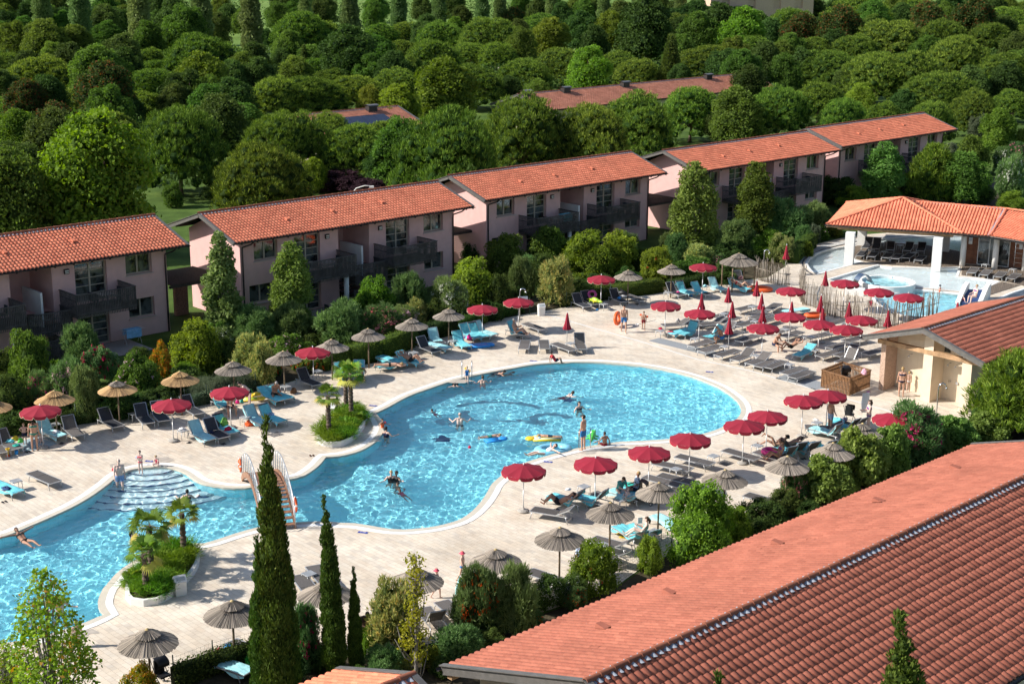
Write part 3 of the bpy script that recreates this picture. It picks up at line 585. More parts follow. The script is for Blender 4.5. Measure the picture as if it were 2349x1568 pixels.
def make_house(o2, label):
 root = empty('terraced_house', (o2[0], o2[1], 0), TH, label, 'house', 'pink holiday houses in a stepped row')
 slope = math.atan2(HR-HE, HW); sv = (0, math.cos(slope), math.sin(slope)); Ls = math.hypot(HW, HR-HE)
 rf = tile_patch('roof', (0, -HW, HE), (1, 0, 0), sv, [(0, 0), (HL, 0), (HL, Ls), (0, Ls)], M_TILE, root, seed=3, nseg=6)
 tile_patch('rear_roof_slope', (0, HW, HE), (1, 0, 0), (0, -sv[1], sv[2]), [(0, 0), (HL, 0), (HL, Ls), (0, Ls)], M_TILE, rf, seed=4, nseg=6)
 ridge_caps('ridge_tiles', (-.05, 0, HR), (HL+.05, 0, HR), M_RIDGE, rf, seed=5, dz=.07)
 flashing('ridge_flashing', (0, 0, HR-.005), (HL, 0, HR-.005), (0, -sv[1], -sv[2]), M_LEAD, rf)
 g = MB()                                                     # boarding under the tiles, barge boards, fascia, gutters
 for s_ in (-1, 1):
  g.add([(0.02, s_*HW, HE-.06), (HL-.02, s_*HW, HE-.06), (HL-.02, 0, HR-.06), (0.02, 0, HR-.06)], [(0, 1, 2, 3)])
 g.build('roof_boarding', M_DTIMBER, rf)
 for x in (0, HL):
  g = MB()
  for s_ in (-1, 1):
   a, b = Vector((x, s_*(HW+.02), HE-.05)), Vector((x, 0, HR-.05)); c = (a+b)/2; d = (b-a).normalized(); sx = Vector((1, 0, 0)); nn = sx.cross(d).normalized()
   if nn.z < 0: nn = -nn
   g.box(c - nn*.03, ((b-a).length+.02, .06, .24), ax=(d, sx, nn)); g.box(c + nn*.10, ((b-a).length+.02, .16, .03), ax=(d, sx, nn))
  g.build('barge_boards', M_GMETAL, rf)
 for s_ in (-1, 1):
  g = MB(); V = []
  for x in (-.1, HL+.1):
   for k in range(7):
    t = PI*k/6; V.append((x, s_*(HW+.07)+math.cos(t)*.075, HE-.02-math.sin(t)*.08))
  g.add(V, [(k, k+1, 7+k+1, 7+k) for k in range(6)], True); g.build('gutter', M_DMETAL, rf)
 g = MB()
 for s_ in (-1, 1):
  for k in range(17):
   x = .6+k*(HL-1.2)/16; a, b = Vector((x, s_*(HW-.03), HE-.13)), Vector((x, s_*(HW-1.2), HE-.13+(1.17)*math.tan(slope))); d = (b-a).normalized(); g.box((a+b)/2, ((b-a).length, .10, .12), ax=(d, Vector((1, 0, 0)), d.cross(Vector((1, 0, 0)))))
 for y in (0, -2.9, 2.9): g.box((HL/2, y, HR-.2-abs(y)*math.tan(slope)), (HL-.3, .16, .2))
 g.build('rafters', M_DTIMBER, rf)
 # walls
 x0, x1, yf = 1.0, HL-1.02, -(HW-.97); WH = HE-.12; W = x1-x0
 U = lambda u: x1+u-x0
 holes = [(U(-2.8), 3.95, U(-1.02), 5.15), (U(-6.15), 2.72, U(-4.08), 5.12), (U(-10.2), 0, U(-7.6), 5.25), (U(-13.75), 2.72, U(-11.69), 5.1), (U(-16.85), 3.9, U(-15.04), 5.1),
    (U(-2.76), 1.2, U(-1.0), 2.4), (U(-17.3), 1.15, U(-15.5), 2.35), (U(-6.15), 0, U(-4.1), 2.2), (U(-13.75), 0, U(-11.7), 2.2)]
 mb = MB(); wall_with_holes(mb, (x0, yf, 0), (1, 0, 0), W, WH, holes, .3, (0, -1, 0));
 wall_with_holes(mb, (x0, -yf, 0), (1, 0, 0), W, WH, [], .3, (0, 1, 0))
 for x in (x0, x1):
  gh = HR-.15-0; yy = -yf; ze = WH
  mb.add([(x, yf, 0), (x, yy, 0), (x, yy, ze), (x, 0, HE-.12+ (HW)*math.tan(slope)-.05), (x, yf, ze)], [(0, 1, 2, 3, 4)])
 ra, rb = x1-10.2, x1-7.6                                      # stair recess
 mb.add([(ra, yf+.3, 0), (ra, yf+3, 0), (ra, yf+3, 5.4), (ra, yf+.3, 5.4)], [(0, 1, 2, 3)]); mb.add([(rb, yf+.3, 0), (rb, yf+3, 0), (rb, yf+3, 5.4), (rb, yf+.3, 5.4)], [(3, 2, 1, 0)]); mb.add([(ra, yf+3, 0), (rb, yf+3, 0), (rb, yf+3, 5.4), (ra, yf+3, 5.4)], [(0, 1, 2, 3)])
 mb.add([(x0+.1, yf+.32, 2.5), (x1-.1, yf+.32, 2.5), (x1-.1, -yf-.3, 2.5), (x0+.1, -yf-.3, 2.5)], [(0, 1, 2, 3)])
 mb.build('wall', M_PLASTER, root)
 for (a, b, c, d), kind in zip(holes, 'wdxdwwwdd'):
  if kind == 'x': continue
  a, c = a+x0, c+x0
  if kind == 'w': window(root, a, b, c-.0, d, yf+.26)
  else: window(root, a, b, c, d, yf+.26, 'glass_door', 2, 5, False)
 # stair parapet, stairs
 mb = MB(); mb.box((x1-8.55, yf+.75, 2.55), (.14, 2.4, 2.62)); mb.build('stair_parapet', M_WPLASTER, root)
 mb = MB()
 for k in range(14): mb.box((x1-9.35, yf+2.4-k*.22, 2.6-k*.18), (1.3, .24, .06))
 mb.build('stairs', M_SLATGREY, root)
 for ua, ub, dep, zf, zt in ((-7.2, -3.4, 2.15, 2.58, 3.78), (-14.6, -10.35, 2.15, 2.58, 3.78), (-9.95, -7.25, 1.5, 1.72, 2.86)):
  mb = MB(); xa, xb = x1+ua, x1+ub; y1 = yf-dep; mb.box(((xa+xb)/2, (yf+y1)/2, zf), (xb-xa-.08, dep-.04, .14)); b = mb.build('balcony', M_DTIMBER, root)
  mb = MB(); railing(mb, [(xa, yf-.05), (xa, y1), (xb, y1), (xb, yf-.05)], zf-.22, zt-.03); mb.build('railing', M_SLATGREY, b)
 mb = MB(); mb.tube([(x1-10.9, yf-1.75, 0), (x1-10.9, yf-1.75, 2.5)], .17, 12); mb.build('pillar', M_WPLASTER, root)
 mb = MB(); railing(mb, [(x1-10.6, yf-2.2), (x1-8.2, yf-2.3)], .02, 1.35); railing(mb, [(x1-8.1, yf), (x1-8.1, yf-2.2)], .02, 1.3); mb.build('garden_screen', M_SLATGREY, root)
 for u in (-11.13, -6.68):
  mb = MB(); mb.box((x1+u, yf-.06, 4.8), (.3, .12, .3)); l = mb.build('wall_lamp', M_DMETAL, root); mb = MB(); mb.box((x1+u, yf-.126, 4.84), (.24, .012, .08)); mb.box((x1+u, yf-.126, 4.72), (.24, .012, .05)); mb.build('lamp_shade', M_WPLASTER, l)
 for x in (x0+.15, x1-.12):
  mb = MB(); mb.tube([(x+.25, -(HW+.05), HE-.1), (x+.22, -(HW-.2), HE-.28), (x, yf-.1, HE-.55), (x, yf-.07, HE-.8), (x, yf-.07, 0)], .05, 8); mb.build('downpipe', M_DMETAL, root)
 for u, q in ((5.2, .45), (13.4, .55), (9.0, .5)):             # vent tiles
  mb = MB(); c = Vector((u, -HW, HE)) + Vector(sv)*Ls*q + Vector((0, -math.sin(slope), math.cos(slope)))*.12; mb.box(c, (.2, .3, .09), ax=(Vector((1, 0, 0)), Vector(sv), Vector((1, 0, 0)).cross(Vector(sv)))); mb.build('vent_tile', M_TILE, rf)
 return root
HO = [(-37.43, 79.61), (-20.1, 93.72), (-4.76, 109.8), (12.56, 124.01), (27.59, 139.59)]
HLAB = ['pink two storey house cut off by the left picture edge', 'pink house standing directly behind the slender maple and the pink oleander', 'pink house in the middle of the row, blue towels on its balcony', 'pink house half hidden by the tall hornbeam tree', 'farthest pink house, at the right end of the row']
h0 = make_house(HO[0], HLAB[0])
HOUSES = [h0] + [dup(h0, (p[0], p[1], 0), None, l) for p, l in zip(HO[1:], HLAB[1:])]
# slatted pergolas and brick piers in the gaps between houses
M_BRICK = mat('brown_brick', (.30, .17, .12), .9, var=.25, scale=14, bump=.4)
def make_pergola(p, lab):
 r = empty('pergola', (p[0], p[1], 0), TH, lab, 'pergola', 'slatted pergolas between the houses'); mb = MB()
 for y in (-1.4, .55, 2.45): mb.box((-1.1, y, 2.72), (4.2, .12, .16))
 mb.build('beams', M_DTIMBER, r); mb = MB()
 for k in range(26): mb.box((-3.05+k*.155, .52, 2.84), (.05, 4.1, .07))
 mb.build('slats', M_DTIMBER, r); mb = MB(); mb.box((-.75, 1.55, .95), (.9, .35, 1.9)); mb.build('brick_pier', M_BRICK, r)
 mb = MB(); mb.box((-.75, 1.55, 1.94), (1.0, .42, .07)); mb.build('coping', M_DTIMBER, r); return r
pg0 = make_pergola(HO[1], 'dark slatted pergola between the first and second pink houses')
for k, l in ((2, 'dark slatted pergola between the second and third pink houses'), (3, 'dark slatted pergola between the third and fourth pink houses'), (4, 'dark slatted pergola between the fourth and last pink houses')):
 dup(pg0, (HO[k][0], HO[k][1], 0), None, l)
# ---------------------------------------------------------------- the big near roof (restaurant)
rt = empty('restaurant_building', (0, 0, 0), 0, 'large low building with red tiled gable roof filling the lower right corner', 'building')
def gable(root, A, u, n, L, w, he, hr, m, seed, parts=True, back=True, holes=None, bm_=M_GMETAL, pu=.24, nseg=8):
 """A: eave start (on the -n side), u: ridge direction, n: across; half width w."""
 A = Vector((A[0], A[1], he)); sl = math.atan2(hr-he, w); Ls = math.hypot(w, hr-he)
 v1 = n*math.cos(sl) + UP*math.sin(sl); v2 = -n*math.cos(sl) + UP*math.sin(sl)
 r1 = tile_patch('roof', A, u, v1, [(0, 0), (L, 0), (L, Ls), (0, Ls)], m, root, seed=seed, pu=pu, nseg=nseg)
 tile_patch('far_roof_slope', A+n*2*w, u, v2, [(0, 0), (L, 0), (L, Ls), (0, Ls)], m, r1, seed=seed+1, pu=pu, nseg=nseg)
 R0 = A+n*w+UP*(hr-he); ridge_caps('ridge_tiles', R0-u*.05, R0+u*(L+.05), M_RIDGE if m != M_TILE2 else M_RIDGE, r1, seed=seed+2, dz=.06)
 flashing('ridge_flashing', R0, R0+u*L, -v1, M_LEAD, r1, wd=.17); flashing('ridge_flashing', R0, R0+u*L, -v2, M_LEAD, r1, wd=.2)
 g = MB()
 for s_, v in ((0, v1), (1, v2)):
  o = A+n*(2*w*s_)-UP*.07; g.add([o+u*.02, o+u*(L-.02), o+u*(L-.02)+v*Ls, o+u*.02+v*Ls], [(0, 1, 2, 3)])
 g.build('roof_boarding', M_TIMBER, r1)
 for q in (0, L):
  g = MB()
  for s_, v in ((0, v1), (1, v2)):
   a = A+n*(2*w*s_)+u*q; b = a+v*Ls; c = (a+b)/2; nn = u.cross(v); nn = nn if nn.z > 0 else -nn
   g.box(c-nn*.08, (Ls+.04, .06, .26), ax=(v, u, nn)); g.box(c+nn*.085, (Ls+.04, .2, .03), ax=(v, u, nn))
  g.build('barge_boards', bm_, r1)
 for s_, dr in ((0, -n), (1, n)):
  g = MB(); V = []
  for q in (-.12, L+.12):
   for k in range(7): t = PI*k/6; V.append(A+n*(2*w*s_)+u*q+dr*(.08+math.cos(t)*.08)+UP*(-.03-math.sin(t)*.08))
  g.add(V, [(k, k+1, 7+k+1, 7+k) for k in range(6)], True); g.build('gutter', M_DMETAL, r1)
 return r1, R0, v1, v2, Ls
RA = at(1015, 1530, 4.0); RL = (at(2212, 1016, 4.0)-RA).length
r1, R0, rv1, rv2, RLs = gable(rt, RA, E2, N2, RL, 5.66, 4.0, 5.75, M_TILE2, 11, nseg=8)
mb = MB(); iA = RA + N2*.7 + E2*.8;
P4 = [iA, iA+E2*(RL-1.6), iA+E2*(RL-1.6)+N2*(11.32-1.4), iA+N2*(11.32-1.4)]
mb.prism([(p.x, p.y) for p in P4], 0, 3.85, False); q0, q1 = P4[0], P4[3]; mm = (q0+q1)/2
mb.add([(q0.x, q0.y, 3.85), (q1.x, q1.y, 3.85), (mm.x, mm.y, 5.4)], [(0, 1, 2)]); mb.build('wall', M_CREAM, rt)
mb = MB()
for q in (.0, 5.66, 11.32):
 a = RA+N2*min(max(q, .25), 11.07)+UP*(5.75-4.0-.25 if q == 5.66 else -.16); mb.box(a+E2*.9, (1.7, .2, .26), ax=(E2, N2, UP))
mb.build('beam_ends', M_TIMBER, rt)
for q, s_ in ((.26, .32), (.46, .28), (.66, .3), (.14, .4), (.84, .3)):
 mb = MB(); c = RA+E2*(RL*q)+rv1*(RLs*s_)+UP*.07
 V = [c-E2*.14, c+E2*.14, c+rv1*.42-E2*.14, c+rv1*.42+E2*.14, c-E2*.1+UP*.15, c+E2*.1+UP*.15]; mb.add(V, [(0, 1, 5, 4), (0, 4, 2), (1, 3, 5), (4, 5, 3, 2)]); mb.build('vent_tile', M_TILE2, r1)
# small roof at the bottom edge
sr = empty('outbuilding', (0, 0, 0), 0, 'small orange tiled roof peeking in at the bottom edge', 'building')
SA = at(776, 1536, 3.6); L_ = 9.0
gable(sr, SA - E2*L_, E2, N2, L_, 3.4, 3.6, 4.75, M_TILE, 31, nseg=8)
mb = MB(); a = SA - E2*(L_-.6) + N2*.5; P4 = [a, a+E2*(L_-1.2), a+E2*(L_-1.2)+N2*5.8, a+N2*5.8]; mb.prism([(p.x, p.y) for p in P4], 0, 3.5, False); mb.build('wall', M_CREAM, sr)
# ---------------------------------------------------------------- shower building
sb = empty('shower_building', (0, 0, 0), 0, 'cream shower block with red tiled gable roof and open shower bays', 'building')
BA = at(1979, 772, 3.0); BR = at(2261, 834, 3.0); BW = (BR-BA).dot(N2)/2; BL = (at(2174, 712, 3.0)-BA).dot(E2)
b1_, bR0, bv1, bv2, bLs = gable(sb, BA, E2, N2, BL+2.5, BW, 3.0, 3.0+BW*.31, M_TILE2, 41)
bh = 3.0+BW*.31
M_STONE = grid_mat('cream_wall_tiles', (.66, .56, .42), (.60, .50, .37), .3, .01)
def bx2(mb, e0, e1, n0, n1, z0, z1):       # box in the building's own e/n axes measured from BA
 o = Vector((BA.x, BA.y, 0)); P = [o+E2*a+N2*b for a, b in ((e0, n0), (e1, n0), (e1, n1), (e0, n1))]; mb.prism([(p.x, p.y) for p in P], z0, z1)
fw = 2*BW
mb = MB(); bx2(mb, 1.9, BL+1.8, .9, fw-.9, 0, 2.9); o = Vector((BA.x, BA.y, 0)); p = [o+E2*1.9+N2*.9+UP*2.9, o+E2*1.9+N2*(fw-.9)+UP*2.9, o+E2*1.9+N2*BW+UP*(bh-.12)]; mb.add(p, [(0, 1, 2)]); mb.build('wall', M_STONE, sb)
mb = MB(); bx2(mb, .75, 1.895, .75, 1.05, 0, 3.02); mb.build('brick_pier', mat('pale_brick', (.52, .36, .27), .9, var=.2, scale=18, bump=.3), sb)
for k, nn in enumerate((BW+.0, fw-1.35)):
 mb = MB(); bx2(mb, .75, 1.895, nn-.28, nn+.28, 0, bh-.55 if k == 0 else 3.1); mb.build('pier', M_CREAM, sb)
mb = MB(); bx2(mb, .72, .95, .5, fw-.5, 2.62, 2.86); mb.build('beam', M_TIMBER, sb)
mb = MB(); bx2(mb, -.0, 1.9, -.02, .22, 2.8, 2.97); bx2(mb, .1, 1.0, BW-.1, BW+.1, bh-.36, bh-.14); mb.build('beam_ends', M_TIMBER, sb)
mb = MB(); bx2(mb, 1.87, 1.895, 3.0, 4.3, 2.62, 2.9); w_ = mb.build('window', M_GLASS, sb)
M_CHROME = mat('chrome', (.6, .62, .64), .2, 1.0, var=.05)
for nn in (2.0, 3.25, 4.4, BW+1.2, BW+2.4):
 mb = MB(); o = Vector((BA.x, BA.y, 0))+E2*1.89+N2*nn; mb.tube([o+UP*2.1, o+UP*2.12-E2*.25, o+UP*2.05-E2*.33], .018, 6); mb.tube([o-E2*.33+UP*2.06, o-E2*.35+UP*1.99], (.03, .07), 8); mb.tube([o+UP*1.05, o+UP*1.05-E2*.05], .08, 10); mb.build('shower_head', M_CHROME, sb)
# ---------------------------------------------------------------- pavilion and its wing
pv = empty('pavilion', (0, 0, 0), 0, 'open pavilion with orange hipped roof over a shaded deck', 'pavilion')
za = 2.75; F0 = at(1895.5, 515, za); F1 = at(2209, 536, za); F3 = at(1941.8, 465, za); F2_ = F1+(F3-F0); AP = (F0+F1+F2_+F3)/4; AP.z = 4.3
def tri_patch(name, a, b, c, m, parent, seed):
 u = (b-a); L = u.length; u.normalize(); foot = (c-a).dot(u); v = (c-a)-u*foot; H = v.length; return tile_patch(name, a, u, v.normalized(), [(0, 0), (L, 0), (foot, H)], m, parent, seed=seed, nseg=8)
fr = tri_patch('roof', F0, F1, AP, M_TILE, pv, 51)
for k, (a, b) in enumerate(((F3, F0), (F1, F2_), (F2_, F3))): tri_patch('roof_slope', a, b, AP, M_TILE, fr, 52+k)
for k, a in enumerate((F0, F1, F2_, F3)): ridge_caps('hip_tiles', a, AP, M_TILE, fr, seed=60+k, dz=.05)
mb = MB(); Q = [F0, F1, F2_, F3]
for a, b in zip(Q, Q[1:]+Q[:1]): mb.add([a-UP*.06, b-UP*.06, AP-UP*.06], [(0, 1, 2)])
mb.build('roof_boarding', M_TIMBER, fr)
a1 = (F1-F0).normalized(); a2 = (F3-F0).normalized(); SD = (F1-F0).length
mb = MB()
for a, b, inn in ((F0, F1, a2), (F0, F3, a1), (F3, F2_, -a2), (F1, F2_, -a1)):
 d = (b-a).normalized(); mb.box((a+b)/2+inn*.85-UP*.28, (SD-1.5, .22, .34), ax=(d, inn, UP)); mb.box((a+b)/2+inn*.06-UP*.12, (SD, .05, .16), ax=(d, inn, UP))
mb.build('beams', M_TIMBER, pv)
mb = MB()
for a, b, out in ((F0, F1, -a2), (F0, F3, -a1)):
 V = []
 for c in (a, b):
  for k in range(7): t = PI*k/6; V.append(c+out*(.08+math.cos(t)*.08)+UP*(-.03-math.sin(t)*.08))
 mb.add(V, [(k, k+1, 7+k+1, 7+k) for k in range(6)], True)
mb.build('gutter', M_DMETAL, fr)
for c in (T(3, 1, 740, 850), T(3, 1, 858, 680), T(3, 1, 1540, 905), T(3, 1, 1620, 735)):
 mb = MB(); mb.box(c+UP*1.2, (.68, .68, 2.5), ax=(a1, a2, UP)); mb.build('column', M_WPLASTER, pv)
wg = empty('pavilion_wing', (0, 0, 0), 0, 'wood clad wing with orange tiled roof and glass doors', 'building')
W0 = F1.copy(); W1 = at(2272, 541, za); W2 = at(2349, 553, za); W3 = W2+(W2-W1)*2.2; zr = 3.95
R_0 = at(2085, 462, zr); R_1 = at(2309, 480, zr); R_2 = at(2349, 484, zr)+(W3-W2)
def quad_patch(name, a, b, c, d, m, parent, seed):
 u = (b-a); L = u.length; u.normalize(); nrm = u.cross(c-a)
 v = nrm.cross(u).normalized()
 if (c-a).dot(v) < 0: v = -v
 return tile_patch(name, a, u, v, [((p-a).dot(u), (p-a).dot(v)) for p in (a, b, c, d)], m, parent, seed=seed, nseg=8)
wr = quad_patch('roof', W0, W1, R_1, R_0, M_TILE, wg, 71); quad_patch('roof_slope', W1, W3, R_2, R_1, M_TILE, wr, 72)
ridge_caps('hip_tiles', W1, R_1, M_TILE, wr, seed=73); ridge_caps('ridge_tiles', R_0, R_1, M_TILE, wr, seed=74); ridge_caps('ridge_tiles', R_1, R_2, M_TILE, wr, seed=75)
bk = Vector((1.6, 4.6, -1.2)); mb = MB(); mb.add([R_0, R_1, R_1+bk, R_0+bk], [(0, 1, 2, 3)]); mb.add([R_1, R_2, R_2+bk, R_1+bk], [(0, 1, 2, 3)]); mb.build('rear_roof', M_TILE, wr)
flashing('ridge_flashing', R_0, R_1, W1-R_1, M_LEAD, wr); flashing('hip_flashing', W1, R_1, W0-W1, M_LEAD, wr, z=.02)
mb = MB(); mb.add([W0-UP*.07, W1-UP*.07, R_1-UP*.07, R_0-UP*.07], [(0, 1, 2, 3)]); mb.add([W1-UP*.07, W3-UP*.07, R_2-UP*.07, R_1-UP*.07], [(0, 1, 2, 3)]); mb.build('roof_boarding', M_TIMBER, wr)
mb = MB()
for a, b in ((W0, W1), (W1, W3)):
 d = (b-a).normalized(); inn = Vector((-d.y, d.x, 0)); V = []; mb.box((a+b)/2-UP*.13+inn*.04, ((b-a).length, .05, .16), ax=(d, inn, UP))
 for c in (a, b):
  for k in range(7): t = PI*k/6; V.append(c-inn*(.08+math.cos(t)*.08)+UP*(-.03-math.sin(t)*.08))
 mb.add(V, [(k, k+1, 7+k+1, 7+k) for k in range(6)], True)
mb.build('gutter', M_DMETAL, wr)
c4, c5, c6 = T(3, 1, 1780, 872), T(3, 1, 2075, 900), T(3, 1, 2352, 915)
for c in (c4, c5, c6): mb = MB(); mb.tube([c, c+UP*2.6], .22, 16, smooth=True); mb.build('column', M_WPLASTER, wg)
M_CEDAR = plank_mat('cedar_cladding', (.26, .10, .05), (.17, .065, .03), .16, 0, .6)
wa = T(3, 1, 1790, 845); wd_ = (c5-c4).normalized(); wi = Vector((-wd_.y, wd_.x, 0)); WLn = 9.0
M_CEDARW = mat('cedar_boards', (.30, .12, .06), .6, col2=(.16, .06, .03), scale=4)
mb = MB()
for k in range(17):
 mb.ct = .5; h = .155; mb.box(wa+wd_*(WLn/2)+wi*(.15-(.006 if k % 2 else 0))+UP*(.08+k*h), (WLn, .2, h-.012), ax=(wd_, wi, UP))
mb.box(wa+wd_*(WLn/2)+wi*2.2+UP*1.3, (WLn, 3.6, 2.6), ax=(wd_, wi, UP)); mb.build('cladding', M_CEDARW, wg)
def on_wall(mb, s0, s1, z0, z1, out=.06, th=.04): mb.box(wa+wd_*((s0+s1)/2)-wi*(out-.02)+UP*((z0+z1)/2), (s1-s0, th, z1-z0), ax=(wd_, wi, UP))
dl, dr_ = 1.0, 3.35
mb = MB()
for s0, s1, z0, z1 in ((dl, dr_, 2.28, 2.36), (dl, dl+.06, .05, 2.28), (dr_-.06, dr_, .05, 2.28), ((dl+dr_)/2-.35, (dl+dr_)/2-.28, .05, 2.28), (dl, dr_, .03, .08)): on_wall(mb, s0, s1, z0, z1)
gd = mb.build('glass_door', M_WPLASTER, wg); mb = MB(); on_wall(mb, dl+.06, dr_-.06, .08, 2.28, .045, .02); mb.build('pane', M_GLASS, gd)
mb = MB(); on_wall(mb, 3.75, 4.8, .05, 2.3, .05); wdoor = mb.build('timber_door', M_CEDARW, wg); mb = MB()
for z in (.05, .42, .79, 1.16, 1.53, 1.9, 2.27): on_wall(mb, 3.75, 4.8, z, z+.025, .075, .02)
on_wall(mb, 3.72, 3.76, .05, 2.3, .075, .03); mb.build('door_frame', M_CHROME, wdoor)
M_NOTICE = mat('white_notice', (.75, .78, .8), .5, var=.02)
for s0, s1, z0, z1 in ((4.0, 4.24, 1.5, 1.85), (4.36, 4.6, 1.5, 1.85)): mb = MB(); on_wall(mb, s0, s1, z0, z1, .09, .02); mb.build('notice', M_NOTICE, wdoor)
mb = MB(); on_wall(mb, .28, .56, 1.55, 2.2, .075, .02); bd = mb.build('information_board', M_NOTICE, wg); mb = MB(); on_wall(mb, .29, .55, 2.05, 2.18, .09, .01); on_wall(mb, .31, .53, 1.9, 1.93, .09, .01); on_wall(mb, .31, .5, 1.82, 1.85, .09, .01); mb.build('print', mat('blue_print', (.05, .15, .4), .5), bd)
# ---------------------------------------------------------------- far roofs among the pines
def far_house(name, p0, p1, he, hr, w, lab, m, panels=False, chim=()):
 r = empty(name, (0, 0, 0), 0, lab, 'house'); A = Vector((p0.x, p0.y, 0)); d = (Vector((p1.x, p1.y, 0))-A); L = d.length; d.normalize(); n = Vector((d.y, -d.x, 0))
 rr, R, v1, v2, Ls = gable(r, A-n*(-w), d, -n, L, w, he, hr, m, 81, pu=.34, nseg=4)
 B = A+n*w; P = [B-n*.6+d*.6, B-n*.6+d*(L-.6), B-n*(2*w-.6)+d*(L-.6), B-n*(2*w-.6)+d*.6]; mb = MB(); mb.prism([(p.x, p.y) for p in P], 0, he-.1, False); mb.build('wall', M_CREAM, r)
 for q in chim:
  c = A+d*(L*q)+n*.6; c.z = hr-.1; mb = MB(); mb.box(c+UP*.15, (1.2, .7, .7), ax=(d, n, UP)); ch = mb.build('chimney', M_DMETAL, rr); mb = MB(); V = []
  for s_ in (-.75, .75):
   for k in range(7): t = PI*k/6; V.append(c+d*s_+n*math.cos(t)*.5+UP*(.52+math.sin(t)*.16))
  mb.add(V, [(k, k+1, 7+k+1, 7+k) for k in range(6)]); mb.add([v-UP*.03 for v in V], [(k+1, k, 7+k, 7+k+1) for k in range(6)]); mb.build('chimney_cap', M_GMETAL, ch)
 if panels:
  pass
 return r, rr, R, v1, Ls, d, L
f1 = far_house('far_house', at(587.3+360/4-18, 1058/4+2, 5), at(587.3+1300/4, 975/4, 5), 3.4, 5.0, 5.0, 'distant tiled roof with dark solar panels half hidden by pines', M_TILE3, chim=(.72,))
M_SOLAR = mat('solar_panel', (.03, .04, .075), .15, .2, var=.1)
_, rr, R, v1, Ls, d, L = f1; mb = MB()
for k in range(6): mb.box(R+d*(2.2+k*1.75)-v1*3.3+UP*.16, (1.66, 2.6, .05), ax=(d, v1, d.cross(v1)))
mb.build('solar_panel', M_SOLAR, rr)
far_house('far_house', at(1174.6+330/4-70, 868/4, 5), at(1174.6+2180/4, 672/4, 5), 3.4, 5.0, 5.0, 'long distant tiled roof with dark chimneys behind the pine row', M_TILE3, chim=(.02, .17, .41, .78))
# ================================================================ vegetation
F_PINE = foliage_mat('pine_needles', (.035, .07, .014), (.165, .25, .04), .25, hue=.018, rnd=.22, extra=(.30, .41, .07))
F_PINEB = foliage_mat('young_pine_needles', (.03, .07, .012), (.17, .29, .04), .25, rnd=.15, extra=(.26, .38, .06))
F_BROAD = foliage_mat('broad_leaves', (.04, .075, .016), (.175, .27, .05), .35, rnd=.18)
F_BRIGHT = foliage_mat('bright_leaves', (.07, .12, .016), (.27, .38, .055), .4, rnd=.18)
F_DARK = foliage_mat('dark_leaves', (.02, .042, .012), (.115, .18, .04), .25, rnd=.25)
F_YELLOW = foliage_mat('yellow_leaves', (.12, .15, .012), (.42, .42, .05), .4, rnd=.15)
F_RED = foliage_mat('reddish_leaves', (.03, .05, .014), (.09, .12, .03), .3, rnd=.2, extra=(.20, .07, .03))
F_PALE = foliage_mat('variegated_leaves', (.10, .15, .04), (.42, .45, .16), .35, rnd=.15, extra=(.6, .5, .16))
F_GREY = foliage_mat('grey_leaves', (.06, .085, .045), (.19, .23, .14), .3, rnd=.15)
F_OLE = foliage_mat('oleander_leaves', (.035, .075, .022), (.22, .32, .11), .3, rnd=.2)
F_CYP = foliage_mat('cypress_sprays', (.03, .06, .012), (.11, .18, .03), .15, rnd=.12, extra=(.15, .20, .05))
F_POP = foliage_mat('poplar_leaves', (.07, .11, .035), (.24, .32, .12), .3, rnd=.15)
F_REDTIP = foliage_mat('photinia_leaves', (.08, .14, .04), (.26, .34, .14), .3, rnd=.1)
F_ORANGE = foliage_mat('orange_leaves', (.13, .17, .02), (.40, .30, .04), .35, rnd=.1, extra=(.55, .18, .03))
F_SWEET = foliage_mat('maple_leaves', (.09, .15, .015), (.36, .46, .07), .4, rnd=.1, extra=(.48, .24, .06))
def flower(name, c, c2=None): return foliage_mat(name, c2 or tuple(x*.7 for x in c), c, .3, rnd=.08)
B_PINK = flower('pink_petals', (.85, .30, .36)); B_PALE = flower('pale_pink_petals', (.85, .55, .66)); B_MAG = flower('magenta_petals', (.75, .05, .22)); B_RED = flower('red_petals', (.6, .015, .03)); B_WHITE = flower('white_petals', (.82, .80, .76), (.6, .6, .5)); B_ORANGE = flower('orange_petals', (.8, .10, .02))
M_BARK = mat('bark', (.13, .095, .07), .9, var=.3, scale=9, bump=.5); M_PBARK = mat('pine_bark', (.17, .115, .085), .9, var=.3, scale=7, bump=.6)
M_GBARK = mat('grey_bark', (.22, .20, .17), .9, var=.25, scale=9, bump=.4)
def unit(v): return v/np.maximum(np.linalg.norm(v, axis=-1, keepdims=True), 1e-9)
def leaves(rng, P, D, size, kind, asp=.5, spread=.4, sizevar=.3):
 """Leaf faces at points P leaning along D. Returns V (n*4,3), F."""
 n = len(P); s = size*(1+rng.uniform(-sizevar, sizevar, n))[:, None]; R = rng.normal(size=(n, 3))
 if kind == 'needle': d = unit(D+R*spread); sd = unit(np.cross(d, rng.normal(size=(n, 3)))); w = s*asp*.5; V = np.stack([P-sd*w*.6, P+d*s*.55-sd*w, P+d*s, P+d*s*.55+sd*w], 1)
 else:
  nr = unit(D+R*spread*2); t = unit(np.cross(nr, rng.normal(size=(n, 3)))); b = np.cross(nr, t); w = s*asp; V = np.stack([P-t*s*.5, P-b*w*.5+t*s*.05, P+t*s*.5, P+b*w*.5+t*s*.05], 1)
 return V.reshape(-1, 3), np.arange(n*4).reshape(-1, 4)
def sph(rng, n): return unit(rng.normal(size=(n, 3)))
